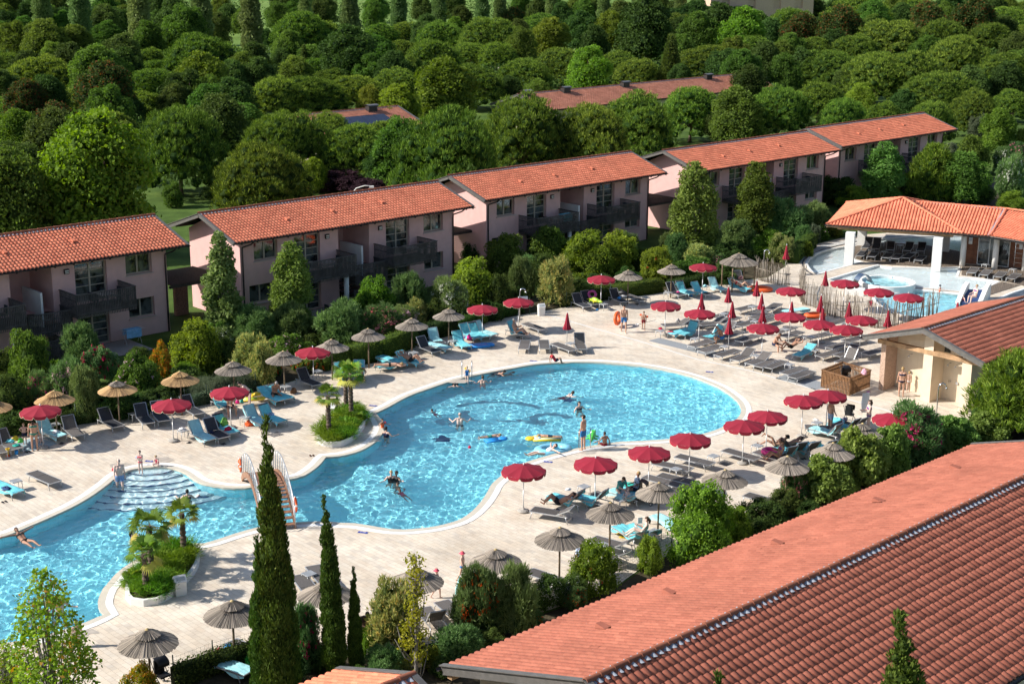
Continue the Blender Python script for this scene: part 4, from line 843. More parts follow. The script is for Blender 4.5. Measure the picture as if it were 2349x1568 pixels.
def ball_np(c, r, n=8, m=5):
 V = []; F = []
 for j in range(m+1):
  a = PI*j/m
  for k in range(n): V.append((c[0]+r*math.sin(a)*math.cos(2*PI*k/n+j), c[1]+r*math.sin(a)*math.sin(2*PI*k/n+j), c[2]+r*math.cos(a)))
 for j in range(m):
  for k in range(n): F.append((j*n+k, (j+1)*n+k, (j+1)*n+(k+1) % n, j*n+(k+1) % n))
 return np.array(V), np.array(F)
def crown(name, lobes, n, size, kind, m, seed, asp=.5, up=.6, spread=.4, core=.72, shell=(.78, 1.1), tips=0.0, cullz=-.6, per=1):
 """Foliage on many overlapping lobes (x, y, z, r): leaves on the open outer side, a dark mass of inner leaves behind."""
 rng = np.random.default_rng(seed); L = np.array(lobes, float); C, R = L[:, :3], L[:, 3]; p = R**2; p /= p.sum()
 li = rng.choice(len(L), n*2, p=p); d = sph(rng, n*2); d[:, 2] = np.where((d[:, 2] < cullz), -d[:, 2], d[:, 2])
 P = C[li] + d*R[li][:, None]*rng.uniform(shell[0], shell[1], n*2)[:, None]
 dist = np.linalg.norm(P[:, None, :]-C[None], axis=2)/R[None]; dist[np.arange(n*2), li] = 9
 keep = np.nonzero(dist.min(1) > .8)[0][:n]; P, d, li = P[keep], d[keep], li[keep]
 if per > 1: P = np.repeat(P, per, 0)+rng.normal(0, size*.12, (len(P)*per, 3)); d = np.repeat(d, per, 0); li = np.repeat(li, per)
 D = unit(d*(1-up)+np.array([0, 0, 1])*up) if kind == 'needle' else unit(d+np.array([0, 0, up]))
 V, F = leaves(rng, P, D, size, kind, asp, spread); ct = rng.uniform(.1, .75, len(L)); nn = len(P)
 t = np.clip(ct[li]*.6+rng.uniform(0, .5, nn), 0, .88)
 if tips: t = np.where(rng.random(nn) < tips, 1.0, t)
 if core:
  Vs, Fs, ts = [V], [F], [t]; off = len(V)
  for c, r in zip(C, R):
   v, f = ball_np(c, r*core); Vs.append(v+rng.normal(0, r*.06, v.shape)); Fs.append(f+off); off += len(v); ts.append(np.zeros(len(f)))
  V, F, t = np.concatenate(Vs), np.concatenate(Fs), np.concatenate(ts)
 return np_mesh(name, V, F, m, t)
def trunk_mesh(name, m, h, r, limbs=(), bend=.0, seed=0):
 rng = random.Random(seed); mb = MB(); k = 6; P = [(bend*math.sin(i/k*2.2)*h*.06, bend*math.cos(i/k*1.7)*h*.04-bend*h*.04, h*i/k) for i in range(k+1)]
 mb.tube(P, [r*(1.25 if i == 0 else 1-.45*i/k) for i in range(k+1)], 8)
 for (x, y, z, z0) in limbs:
  b = Vector(P[min(k, int(z0/h*k))]); e = Vector((x, y, z)); mid = (b+e)/2+Vector((rng.uniform(-.05, .05), rng.uniform(-.05, .05), -.08))*h*.5; mb.tube([b, mid, e], [r*.5, r*.34, r*.16], 5)
 return mb.mesh(name, m)
def dome(rng, n, rx, z0, h, rl, fill=.25, flat=1.0):
 """Lobes over a dome of radius rx and height h standing on z0."""
 L = []
 for i in range(n):
  a = i*2.39996; q = (i+.5)/n; th = math.acos(1-q*1.12) if 1-q*1.12 > -1 else PI*.55; rr = rl*rng.uniform(.65, 1.35); k = (1-rr/rx*.75)*(1+.16*math.sin(3*a+n+rx)+.10*math.sin(2*a+1)+.08*math.sin(5*a))
  L.append((rx*k*math.sin(th)*math.cos(a)*rng.uniform(.9, 1.06), rx*k*math.sin(th)*math.sin(a)*rng.uniform(.9, 1.06), z0+rl*.5+(h-rl*1.4)*max(0, math.cos(th))**.8*rng.uniform(.92, 1.05)+rng.uniform(-.1, .1)*rl, rr))
 for i in range(int(n*fill)):
  a, q = rng.uniform(0, 2*PI), rng.uniform(0, .7); L.append((rx*q*math.cos(a), rx*q*math.sin(a), z0+rng.uniform(.25, .7)*h, rl*1.3))
 return L
def blob(rng, n, rx, z0, z1, rl, taper=.0, low=.1):
 """Lobes filling an egg from z0 to z1, widest at 'low' of its height upwards."""
 L = []
 for i in range(n):
  q = (i+.5)/n; z = z0+(z1-z0)*q; s = max(.12, 1-((q-low-.08)/(.95-low if q > low+.08 else .5+low))**2)**.5; s = s*(1-taper*q)
  for k in range(max(1, round(3.2*s*rx/rl))):
   a = rng.uniform(0, 2*PI); r = (rx*s-rl*.55)*rng.uniform(.55, 1.05); L.append((max(0, r)*math.cos(a), max(0, r)*math.sin(a), z+rng.uniform(-.4, .4)*(z1-z0)/n, rl*rng.uniform(.7, 1.2)*(.55+.45*s)))
 return L
R_ = lambda s: random.Random(s)
# --- crowns in real size; every kind keeps (trunk mesh, crown mesh, width, height) -----------------------
KIND = {}
for i in range(5):
 r = R_(100+i); L = dome(r, 100, 4.6, 1.5, 8.2, .80); limbs = [(l[0]*.75, l[1]*.75, l[2]-.3, 2.6) for l in L[4::5]]
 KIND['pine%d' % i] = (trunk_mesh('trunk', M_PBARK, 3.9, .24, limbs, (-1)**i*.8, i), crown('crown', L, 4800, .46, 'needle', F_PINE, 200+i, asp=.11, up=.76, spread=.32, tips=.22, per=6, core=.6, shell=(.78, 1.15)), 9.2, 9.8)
for i in range(3):
 r = R_(130+i); L = blob(r, 9, 3.5, 1.5, 8.0, 1.15, .08, .30); limbs = [(l[0]*.7, l[1]*.7, l[2], 2.4) for l in L[2::5]]
 tr = trunk_mesh('trunk', M_BARK, 5, .22, limbs, .5, i)
 for nm, mt, tp in (('broad', F_BROAD, 0), ('darkt', F_DARK, 0), ('red', F_RED, .16), ('yel', foliage_mat('olive_leaves', (.06, .10, .015), (.24, .31, .05), .35, rnd=.12), 0), ('brt', F_BRIGHT, 0)):
  if i == 2 and nm in ('yel', 'red'): continue
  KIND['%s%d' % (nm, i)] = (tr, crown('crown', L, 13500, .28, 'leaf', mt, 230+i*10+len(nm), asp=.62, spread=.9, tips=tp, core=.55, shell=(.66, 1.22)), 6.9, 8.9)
r = R_(150); L = [(r.uniform(-.5, .5)*(1-abs(z/15-.45)), r.uniform(-.5, .5)*(1-abs(z/15-.45)), z, (1.0+.5*math.sin(PI*min(1, z/15+.1)))*r.uniform(.75, 1.1)*(1 if z < 13 else .55)) for z in np.arange(1.6, 15.2, .42)]
KIND['poplar'] = (trunk_mesh('trunk', M_GBARK, 4, .3, (), .2), crown('crown', L, 7000, .42, 'needle', F_POP, 250, asp=.7, up=.55, spread=.5, core=.7), 3.4, 16.0)
L = [(0, 0, z, 1.7*(1-z/9.2)+.28) for z in np.arange(.8, 8.6, .5)]; KIND['cone'] = (trunk_mesh('trunk', M_BARK, 1, .2), crown('crown', L, 5500, .38, 'needle', F_DARK, 251, asp=.45, up=.35, core=.8), 3.9, 9.0)
for i in range(2):                                               # small upright trees by the houses
 r = R_(160+i); L = blob(r, 13, 1.35, .8, 5.7, .42, .15, .25); limbs = [(l[0]*.7, l[1]*.7, l[2], 1.6) for l in L[2::5]]
 KIND['hornbeam%d' % i] = (trunk_mesh('trunk', M_GBARK, 4.0, .08, limbs, .3, i), crown('crown', L, 11000, .17, 'leaf', F_BROAD if i else foliage_mat('hornbeam_leaves', (.05, .10, .02), (.22, .34, .08), .35, rnd=.1), 260+i, asp=.6, spread=.95, core=.34, shell=(.5, 1.4)), 2.9, 6.1)
r = R_(165); L = blob(r, 14, .95, .6, 5.6, .34, .3, .15); KIND['maple'] = (trunk_mesh('trunk', M_GBARK, 4.6, .06, [(l[0]*.7, l[1]*.7, l[2], 1.6) for l in L[2::5]], .3), crown('crown', L, 7500, .17, 'leaf', foliage_mat('field_maple_leaves', (.07, .13, .035), (.27, .38, .13), .35, rnd=.1), 265, asp=.75, spread=.9, core=.3, shell=(.5, 1.45)), 2.1, 5.9)
r = R_(170); L = blob(r, 9, 2.3, .5, 5.0, .78, .2, .25); KIND['youngpine'] = (trunk_mesh('trunk', M_PBARK, 2.6, .13, [(l[0]*.8, l[1]*.8, l[2], 1.0) for l in L[1::3]], 1.0), crown('crown', L, 2400, .42, 'needle', F_PINEB, 270, asp=.13, up=.62, spread=.36, tips=.25, per=6, core=.62), 4.7, 5.5)
for i in range(2):                                               # ragged sweetgum by the near edge
 r = R_(175+i); L = blob(r, 15, 1.5, .5, 6.2, .42, .3, .22); KIND['sweetgum%d' % i] = (trunk_mesh('trunk', M_GBARK, 5.6, .07, [(l[0]*.85, l[1]*.85, l[2], 1.6) for l in L[1::2]], .4), crown('crown', L, 5600, .14, 'leaf', F_SWEET, 275+i, asp=.7, spread=.6, tips=.07, core=0, shell=(.25, 1.25)), 3.2, 6.5)
r = R_(178); L = [(r.uniform(-.45, .45)*(1-z/7), r.uniform(-.45, .45)*(1-z/7), z, .26) for z in np.arange(.9, 6, .28)]
KIND['whip'] = (trunk_mesh('trunk', M_GBARK, 6.1, .075, [(l[0]*2.2, l[1]*2.2, l[2]+.2, max(.5, l[2]-.6)) for l in L], .1), crown('crown', L, 1700, .13, 'leaf', F_YELLOW if False else foliage_mat('yellowing_leaves', (.14, .19, .02), (.42, .44, .06), .4, rnd=.05), 279, asp=.6, spread=.7, core=0, shell=(.3, 1.6)), 1.6, 6.2)
def cyp(seed, n, rx, h, lean=0.0, m=None):
 r = R_(seed); L = []
 for z in np.arange(.25, h-.1, .22):
  q = z/h; s = rx*(min(1, q*6+.35))*(1-q**2.6*.95);
  for k in range(3 if s > .28 else 1): a = r.uniform(0, 2*PI); L.append((math.cos(a)*s*.42+lean*q*q, math.sin(a)*s*.42, z, max(.10, s*r.uniform(.55, .75))))
 return crown('crown', L, n, .15, 'needle', m or F_CYP, seed, asp=.34, up=.78, spread=.3, core=.86, tips=.045, shell=(.86, 1.08)), L
c_, L = cyp(300, 24000, .66, 9.0, -.35); KIND['cypress0'] = (trunk_mesh('trunk', M_BARK, 1.2, .12), c_, 1.3, 9.0)
c_, L = cyp(301, 17000, .58, 6.4); KIND['cypress1'] = (trunk_mesh('trunk', M_BARK, 1.0, .1), c_, 1.15, 6.4)
# --- shrubs, about 2.4 m wide and 2 m high, touching the ground
SH = {}
def shrub(nm, m, seed, n=7000, size=.12, asp=.5, kind='leaf', up=.4, spread=.85, core=.6, low=.32, taper=.0, tips=0, stems=False, blos=None, nb=0, bs=.06, per=1, rl=.36, rx=1.2, h=2.0, shell=(.72, 1.25)):
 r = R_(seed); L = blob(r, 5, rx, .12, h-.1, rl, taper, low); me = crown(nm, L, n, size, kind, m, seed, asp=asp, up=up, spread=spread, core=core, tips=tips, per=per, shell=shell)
 bl = None
 if blos is not None:
  rng = np.random.default_rng(seed+5); A = np.array(L); top = A[A[:, 2] > h*.35]; ci = rng.choice(len(top), nb//7+1); cc = top[ci, :3]+sph(rng, len(ci))*np.array([1, 1, .8])*top[ci, 3:4]*1.05; cc[:, 2] = np.abs(cc[:, 2]-.3)+.3
  P = np.repeat(cc, 7, 0)+rng.normal(0, .055, (len(cc)*7, 3)); V, F = leaves(rng, P, np.tile([0, 0, 1.], (len(P), 1)), bs, 'leaf', .9, .6); bl = np_mesh('blossoms', V, F, blos, rng.uniform(0, 1, len(F)))
 SH[nm] = (me, bl, 2*rx, h)
for i in range(2):
 shrub('green_shrub%d' % i, F_BROAD, 310+i); shrub('bright_shrub%d' % i, F_BRIGHT, 312+i, size=.10); shrub('dark_shrub%d' % i, F_DARK, 314+i, size=.10)
 shrub('oleander%d' % i, F_OLE, 316+i, n=1900, size=.24, asp=.15, kind='needle', up=.45, spread=.7, per=6, core=.6)
shrub('variegated_shrub', F_PALE, 320, n=1300, size=.22, asp=.2, kind='needle', up=.5, spread=.6, per=5, tips=.15)
shrub('rose_bush', F_BROAD, 321, blos=B_PALE, nb=400, bs=.09); shrub('photinia', F_REDTIP, 322, blos=B_RED, nb=700, bs=.13); shrub('pomegranate_orange', F_ORANGE, 323, tips=.22, core=.5, taper=.2)
shrub('yellow_shrub', F_PALE, 324, size=.09); shrub('grey_shrub', F_GREY, 325, size=.1); shrub('pomegranate', F_BRIGHT, 326, size=.11, asp=.4, core=.6, blos=B_ORANGE, nb=70, bs=.07, n=6500)
shrub('jasmine', F_DARK, 327, blos=B_WHITE, nb=1300, bs=.06, low=.42); shrub('maple_bush', foliage_mat('climber_leaves', (.06, .11, .02), (.26, .37, .09), .35, rnd=.1), 328, size=.15, asp=.8, n=7000, core=.55, shell=(.7, 1.35))
for nm, b_, nb in (('pink_oleander', B_PINK, 1500), ('pale_oleander', B_PALE, 1300), ('magenta_oleander', B_MAG, 1000), ('red_oleander', B_RED, 500), ('white_oleander', B_WHITE, 1000)):
 shrub(nm, F_OLE, 330+nb % 17, n=1900, size=.24, asp=.15, kind='needle', up=.45, spread=.7, per=6, core=.6, blos=b_, nb=nb*2, bs=.12)
shrub('flower_bed', F_BROAD, 345, n=1800, size=.1, h=.8, rl=.3, rx=1.2, blos=B_RED, nb=500, bs=.1, low=.4)
shrub('grass_tuft', foliage_mat('sedge_blades', (.05, .12, .015), (.22, .36, .04), .3, rnd=.1), 346, n=320, size=.42, asp=.06, kind='needle', up=.5, spread=.75, per=6, core=.5, h=.7, rx=.55, rl=.3, low=.45)
shrub('lavender', F_GREY, 347, n=1500, size=.25, asp=.08, kind='needle', up=.75, spread=.3, per=4, core=.8, h=.9, rx=1.2, rl=.3, low=.45)
# ================================================================ planting the vegetation
ORD = 'first second third fourth fifth sixth seventh eighth ninth tenth eleventh twelfth thirteenth fourteenth fifteenth sixteenth seventeenth eighteenth nineteenth twentieth'.split()
def ordn(i): return ORD[i] if i < 20 else ('twenty-' if i < 30 else 'thirty-' if i < 40 else 'forty-')+ORD[(i-20) % 10] if i not in (29, 39) else ('thirtieth', 'fortieth')[i//10-2]
def depth_of(P): return P.y*math.cos(PITCH)+(CH-P.z)*math.sin(PITCH)
KNAME = dict(pine='umbrella_pine', broad='broadleaf_tree', darkt='dark_tree', red='reddish_tree', yel='yellow_green_tree', brt='bright_green_tree', poplar='poplar', cone='conifer')
KWORD = dict(pine='round-domed umbrella pine', broad='leafy green broadleaf tree', darkt='dense dark green tree', red='tree with reddish crown tips', yel='yellow-green leafy tree', brt='bright green leafy tree', poplar='slim column-shaped poplar', cone='dark cone-shaped conifer')
tree_n = {}
def make_tree(key, loc, s, rz, name, label, cat='tree', group=None, sz=None):
 tr, cr, w_, h_ = KIND[key]; e = empty(name, loc, rz, label, cat, group); e.scale = (s, s, sz or s)
 obj('trunk', tr, e); obj('crown', cr, e); return e
def pick(kind, i):
 opts = [k for k in KIND if k.rstrip('0123456789') == kind]; return opts[i % len(opts)]
# crowns of the wood: kind, x, y of the crown's middle, crown width, all in the 2349 px view
ROWS = [('just behind the pink houses', '''broad 35 455 190;brt 218 400 235;yel 40 300 115;pine 408 315 205;pine 600 392 200;pine 655 318 165;pine 755 300 110;pine 885 310 105;pine 812 322 156;pine 1030 322 225;broad 920 345 120;pine 1205 296 188;pine 1355 300 182;
pine 1462 270 172;pine 1270 330 130;pine 1130 300 110;pine 1585 235 138;broad 1690 250 120;pine 1785 235 150;pine 1880 215 105;darkt 500 290 120;darkt 130 320 130;darkt 30 380 120;pine 1930 268 108;pine 2030 256 86;pine 2135 268 104;pine 2235 246 104;pine 2320 230 80;brt 720 395 60;brt 1975 228 62;brt 2280 202 62;darkt 2072 232 60;darkt 870 380 70;darkt 1140 330 80;darkt 1500 300 70;darkt 1660 280 70;yel 885 290 70'''),
('in the middle of the wood', '''red 130 275 105;darkt 105 215 100;red 240 212 118;pine 335 235 90;pine 22 240 72;pine 340 190 92;broad 228 160 140;pine 100 172 120;yel 462 178 118;darkt 530 230 100;pine 635 222 118;pine 708 212 118;pine 612 160 68;pine 765 176 74;
pine 815 202 98;yel 850 225 65;brt 915 232 108;yel 1020 192 140;pine 1078 178 132;pine 1205 158 112;pine 1287 142 102;brt 1350 155 98;pine 1418 140 92;pine 1462 158 102;cone 1539 145 60;pine 1620 132 118;broad 1700 158 95;pine 1725 105 78;pine 1898 158 114;pine 1863 110 90;
pine 1963 113 90;pine 2010 162 140;pine 2090 168 130;pine 2155 205 128;pine 2195 128 128;pine 2300 158 120;pine 2162 78 100;pine 2270 84 88;pine 2045 86 118;darkt 800 118 126;broad 715 130 76;darkt 1170 200 60;pine 1140 122 80;pine 1078 116 80;pine 990 124 112;pine 925 124 84;broad 940 158 66;pine 460 118 165;pine 345 132 74;pine 265 120 90;cone 698 148 36;darkt 647 138 54;
broad 1235 215 70;darkt 1560 175 60;broad 1800 170 80;darkt 1940 190 60;broad 560 270 90;darkt 300 250 70;darkt 400 235 80;red 60 225 100;pine 160 225 90'''),
('near the top picture edge', '''broad 35 92 78;broad 105 88 92;broad 172 90 84;darkt 240 52 78;broad 340 92 82;broad 425 68 108;darkt 395 34 92;pine 688 66 118;pine 745 80 88;pine 872 70 72;pine 930 68 68;pine 1010 84 90;pine 1120 80 112;yel 1045 64 52;darkt 612 84 40;darkt 975 66 66;yel 1262 78 92;darkt 1333 64 82;yel 1400 66 82;darkt 1485 62 122;broad 1486 100 62;
pine 1238 50 82;broad 1600 72 92;brt 1700 66 102;pine 1815 50 108;red 1835 72 88;red 1930 64 106;broad 2005 46 82;pine 1975 20 140;red 2130 44 98;red 2235 44 110;pine 2100 20 84;pine 2310 44 92;pine 1705 16 78;darkt 1650 46 90;darkt 1600 40 80;darkt 1550 24 60;broad 560 40 60;darkt 500 66 60;pine 20 150 90;darkt 280 120 90;darkt 160 140 90;darkt 60 150 90;broad 380 100 60;darkt 1190 68 60;darkt 1160 100 60;darkt 1060 38 50;broad 1340 26 60;red 1180 40 60;darkt 1420 30 70;broad 2060 12 70;darkt 2180 12 70;darkt 2330 100 70;brt 1780 20 60;darkt 1860 14 70;broad 1270 14 60'''),
('on the top picture edge', '''poplar 182 10 42;poplar 318 22 46;poplar 460 14 42;poplar 575 40 45;poplar 803 28 38;poplar 915 14 34;poplar 1007 6 30;poplar 1106 16 28;poplar 1147 14 28;poplar 700 8 28;poplar 1265 4 26;poplar 1385 6 30;poplar 1465 2 26;poplar 1560 6 26;poplar 95 6 36;poplar 1600 8 30''')]
ZMID = dict(pine=5.7, broad=5.2, darkt=5.2, red=5.2, yel=5.2, brt=5.2, poplar=8.5, cone=4.6)
wood = []
# fill the gaps of the wood with low dark trees
_pts = [(float(q.split()[1]), float(q.split()[2]), float(q.split()[3])) for _, t in ROWS for q in t.replace('\n', '').split(';')]
_r = R_(99); _fill = []
for gy, step in ((14, 40), (34, 42), (56, 46), (80, 50), (106, 54), (132, 58), (160, 62), (190, 66), (222, 72), (256, 80), (294, 88)):
 gx = _r.uniform(-20, 20)
 while gx < 2370:
  x, y = gx+_r.uniform(-12, 12), gy+_r.uniform(-8, 8); gx += step
  top = 640-.165*x if x < 1900 else 330
  bad = (y > 250 and x > 540) or (y > 200 and (x > 1860 or x < 0)) or any(abs(x-a)/(w_*.36) < 1 and abs(y-b)/(w_*.30) < 1 for a, b, w_ in _pts) or (540 < x < 660 and 85 < y < 110) or (660 < x < 900 and 235 < y < 285) or (1080 < x < 1680 and 165 < y < 260) or (2080 < x < 2110 and y < 60) or (1560 < x < 1600 and 60 < y < 100) or (1800 < x < 1900 and 270 < y)
  bad = bad or (y < 135 and any(abs(x-q) < 34 for q in (182, 318, 460, 575, 803, 915, 1007, 1106, 1147)))
  if not bad and len(_fill) < 120: _fill.append((_r.choice(['darkt', 'broad', 'pine', 'darkt', 'broad']), x, y, step*1.35))
ROWS[1] = (ROWS[1][0], ROWS[1][1]+''.join(';%s %.0f %.0f %.0f' % q for q in _fill if q[2] > 100)); ROWS[2] = (ROWS[2][0], ROWS[2][1]+''.join(';%s %.0f %.0f %.0f' % q for q in _fill if q[2] <= 100))
for rowname, txt in ROWS:
 L = []
 for it in txt.replace('\n', '').split(';'):
  k, x, y, w_ = it.split(); L.append((k, float(x), float(y), float(w_)))
 for kind in ZMID:
  for n_i, (k, x, y, w_) in enumerate(sorted([q for q in L if q[0] == kind], key=lambda q: q[1])):
   i = len(wood); key = pick(kind, i); s = 1.0
   for _ in range(5): P = at(x, y, ZMID[kind]*s*(1 if kind != 'pine' or rowname[0] == 'j' else .75)); s = w_*depth_of(P)/FPX/KIND[key][2]*(1.05 if rowname[0] == 'j' else 1.2 if kind == 'pine' else 1)
   s = min(max(s, .35), 2.3)
   if y < 30 and s > 1.9: s = 1.9
   P = at(x, y, ZMID[kind]*s*(1 if kind != 'pine' or rowname[0] == 'j' else .75)); P.z = 0
   rr = R_(i*7+3); wood.append(make_tree(key, P, s, rr.uniform(0, 6.28), KNAME[kind], '%s, %s from the left %s' % (KWORD[kind], ordn(n_i), rowname), 'tree', KNAME[kind].replace('_', ' ')+'s '+rowname, s*rr.uniform(.9, 1.1)*(1 if kind != 'pine' else .86 if rowname[0] == 'j' else .66))); wood[-1].scale.x *= rr.uniform(.88, 1.2)
# the far edge of the golf course closes with more trees than one can count
rng = np.random.default_rng(5);
far = []
_u = []
for _ in range(5000):
 x, y = rng.uniform(-60, 2420), 14+rng.random()**1.3*320; top = 640-.165*x if x < 1900 else 330
 if y > 262-.02*x and x > 330 or (y > 215 and x > 1860) or (350 < x < 560 and y > 250) or (545 < x < 650 and 80 < y < 125) or (1410 < x < 1450 and y < 130) or (1800 < x < 1850 and 110 < y < 150) or (2080 < x < 2110 and y < 70) or (1560 < x < 1620 and 50 < y < 110): continue
 P = at(x, y);
 if len(_u) < 1500: _u.append((P.x, P.y, rng.uniform(.2, 1.4), rng.uniform(1.0, 2.2)*(1+P.y/500)))
_u = np.array(_u); _i = rng.choice(len(_u), 60000); _d = sph(rng, 60000); _d[:, 2] = abs(_d[:, 2]); _V, _F = leaves(rng, _u[_i, :3]+_d*_u[_i, 3:4]*np.array([1, 1, .8]), _d, .55, 'leaf', .6, .8)
tag(obj('undergrowth', np_mesh('undergrowth', _V, _F, F_DARK, rng.uniform(0, .8, len(_F)))), 'dark undergrowth between the trunks of the wood', None, None, 'stuff')
# ---------------------------------------------------------------- shrubs and small trees, by base point and silhouette size
SNAME = {}
def plant(kind, x, yb, w_, h_, name, label, cat, group=None, rz=None):
 P = at(x, yb); Z = depth_of(P); W = w_*Z/FPX; P = P + Vector((P.x, P.y, 0)).normalized()*W*.36; dep = math.atan2(CH, math.hypot(P.x, P.y)); H = max(.3*W, (h_*Z/FPX-.30*W*math.sin(dep))/math.cos(dep)); rr = R_(int(x*3+yb))
 if kind in KIND:
  tr, cr, w0, h0_ = KIND[kind]; e = empty(name, P, rr.uniform(0, 6.28) if rz is None else rz, label, cat, group); e.scale = (W/w0, W/w0, H/h0_); obj('trunk', tr, e); obj('crown', cr, e); return e
 me, bl, w0, h0_ = SH[kind]; o = bpy.data.objects.new(name, me); COL.objects.link(o); o.location = P; o.rotation_euler = (0, 0, rr.uniform(0, 6.28) if rz is None else rz); o.scale = (W/w0, W/w0, H/h0_); tag(o, label, cat, group)
 if bl: obj('blossoms', bl, o)
 return o
SW = dict(green_shrub='rounded green shrub', bright_shrub='bright light-green shrub', dark_shrub='dense dark green shrub', oleander='narrow-leaved oleander without flowers', variegated_shrub='pale variegated shrub', rose_bush='green bush with pale pink roses', photinia='red-tipped pale shrub', pomegranate_orange='orange and yellow leaved shrub', yellow_shrub='yellowish small-leaved bush', grey_shrub='grey-green shrub', pomegranate='bright shrub with tiny orange flowers', jasmine='dark bush dotted with white flowers', maple_bush='large leaved green climbing bush', pink_oleander='oleander covered in pink flowers', pale_oleander='oleander with pale pink flowers', magenta_oleander='oleander with bright magenta flowers', red_oleander='oleander with dark red flowers', white_oleander='oleander with white flowers', flower_bed='low bed of red flowers', grass_tuft='tuft of sedge', lavender='grey lavender clump', youngpine='bright green young pine', hornbeam='small upright green tree', broad='green broadleaf tree', yel='bright yellow-leaved tree', sweetgum='ragged yellow-green maple-leaved tree')
ZONES = [('before the two left-hand houses', '''dark_shrub 20 985 110 120;green_shrub 75 925 105 160;bright_shrub 130 900 50 70;magenta_oleander 98 962 70 95;pale_oleander 168 960 95 120;oleander 200 968 60 118;photinia 230 892 80 95;oleander 190 862 85 110;rose_bush 320 925 92 110;pomegranate_orange 375 895 58 105;pomegranate 425 888 66 55;
bright_shrub 455 868 112 125;lavender 480 918 90 40;lavender 540 903 90 42;dark_shrub 420 905 120 60;variegated_shrub 582 880 92 100;dark_shrub 540 860 90 80;variegated_shrub 602 895 60 95;rose_bush 660 838 92 70;flower_bed 622 868 62 32;flower_bed 708 858 80 40;dark_shrub 270 968 120 70;dark_shrub 360 950 100 55;dark_shrub 40 1000 90 60;dark_shrub 130 985 80 45;
oleander 590 800 95 90;oleander 675 795 95 90;oleander 640 765 70 60;oleander 790 805 105 105;dark_shrub 730 800 90 60;bright_shrub 860 752 94 110;oleander 935 742 78 108;pink_oleander 878 795 105 85;pale_oleander 928 772 75 62;variegated_shrub 955 755 58 60;dark_shrub 962 730 34 40;oleander 560 790 70 80;dark_shrub 20 900 70 100;green_shrub 500 800 60 60;dark_shrub 320 845 60 50;white_oleander 512 830 60 70;dark_shrub 860 790 80 50;green_shrub 700 835 60 50'''),
('before the middle pink houses', '''white_oleander 1030 745 90 95;bright_shrub 1085 720 118 120;dark_shrub 1145 722 62 95;green_shrub 1160 648 108 102;dark_shrub 1092 615 68 60;rose_bush 1092 745 56 46;dark_shrub 1130 738 60 45;dark_shrub 1000 752 60 60;oleander 1195 690 60 90;green_shrub 1260 622 108 100;bright_shrub 1345 648 112 108;bright_shrub 1412 634 98 96;oleander 1432 606 62 66;dark_shrub 1310 692 80 52;dark_shrub 1370 680 90 52;dark_shrub 1240 672 70 90;
variegated_shrub 1275 704 80 98;dark_shrub 1470 628 38 60;pomegranate 1505 656 82 86;dark_shrub 1440 665 60 48;oleander 1550 608 48 66;dark_shrub 1665 606 86 46;variegated_shrub 1600 628 74 60;green_shrub 1592 646 104 50;pink_oleander 1645 628 34 40;dark_shrub 1660 652 64 46;dark_shrub 1545 655 60 40;bright_shrub 1765 598 74 66;dark_shrub 1700 600 60 40;oleander 1620 585 60 60;oleander 1690 570 70 60;oleander 1530 588 40 50;oleander 1215 660 50 70;dark_shrub 1180 715 60 50'''),
('behind the curved pale pool', '''oleander 1785 552 95 88;oleander 1830 548 60 70;oleander 1872 540 64 70;oleander 1842 562 38 42;yellow_shrub 1790 604 60 64;bright_shrub 1955 480 74 50;bright_shrub 2035 466 74 34;dark_shrub 1930 475 94 66;dark_shrub 1900 470 60 60;green_shrub 1910 545 50 40;rose_bush 1880 552 40 34;white_oleander 2315 458 64 90;bright_shrub 2320 484 64 42;grey_shrub 2178 362 36 34;green_shrub 2225 402 78 88;grey_shrub 2240 322 48 60;
white_oleander 2300 402 50 56;pink_oleander 2330 384 50 50;green_shrub 2342 360 40 60;grey_shrub 2120 355 50 34;dark_shrub 2085 462 80 60;bright_shrub 1850 590 34 34;grey_shrub 1868 556 30 42;dark_shrub 2240 470 80 60;oleander 2110 464 60 50;dark_shrub 2290 330 60 50'''),
('beside the big near roof', '''bright_shrub 850 1505 46 66;variegated_shrub 908 1512 122 155;yellow_shrub 922 1548 44 44;bright_shrub 988 1542 52 54;oleander 880 1572 84 80;oleander 1050 1528 104 84;red_oleander 1092 1476 104 155;oleander 1180 1466 92 152;jasmine 1255 1408 84 80;jasmine 1312 1388 70 66;pomegranate 1360 1380 120 130;red_oleander 1212 1446 64 56;red_oleander 1320 1404 52 50;
bright_shrub 1600 1306 162 180;bright_shrub 1488 1318 64 82;dark_shrub 1740 1232 124 82;maple_bush 1885 1172 120 112;maple_bush 1962 1132 130 135;maple_bush 2035 1096 100 110;magenta_oleander 2090 1068 128 126;maple_bush 2182 1042 112 80;maple_bush 2262 1018 104 66;pink_oleander 1822 1166 62 80;dark_shrub 1795 1192 84 66;red_oleander 700 1560 74 150;dark_shrub 640 1590 90 60;dark_shrub 730 1540 50 60;dark_shrub 1130 1500 60 50;
bright_shrub 1680 1258 90 90;dark_shrub 1020 1560 60 50;dark_shrub 2150 1060 70 60;green_shrub 820 1585 60 50;dark_shrub 1850 1200 70 50;dark_shrub 770 1500 50 50''')]
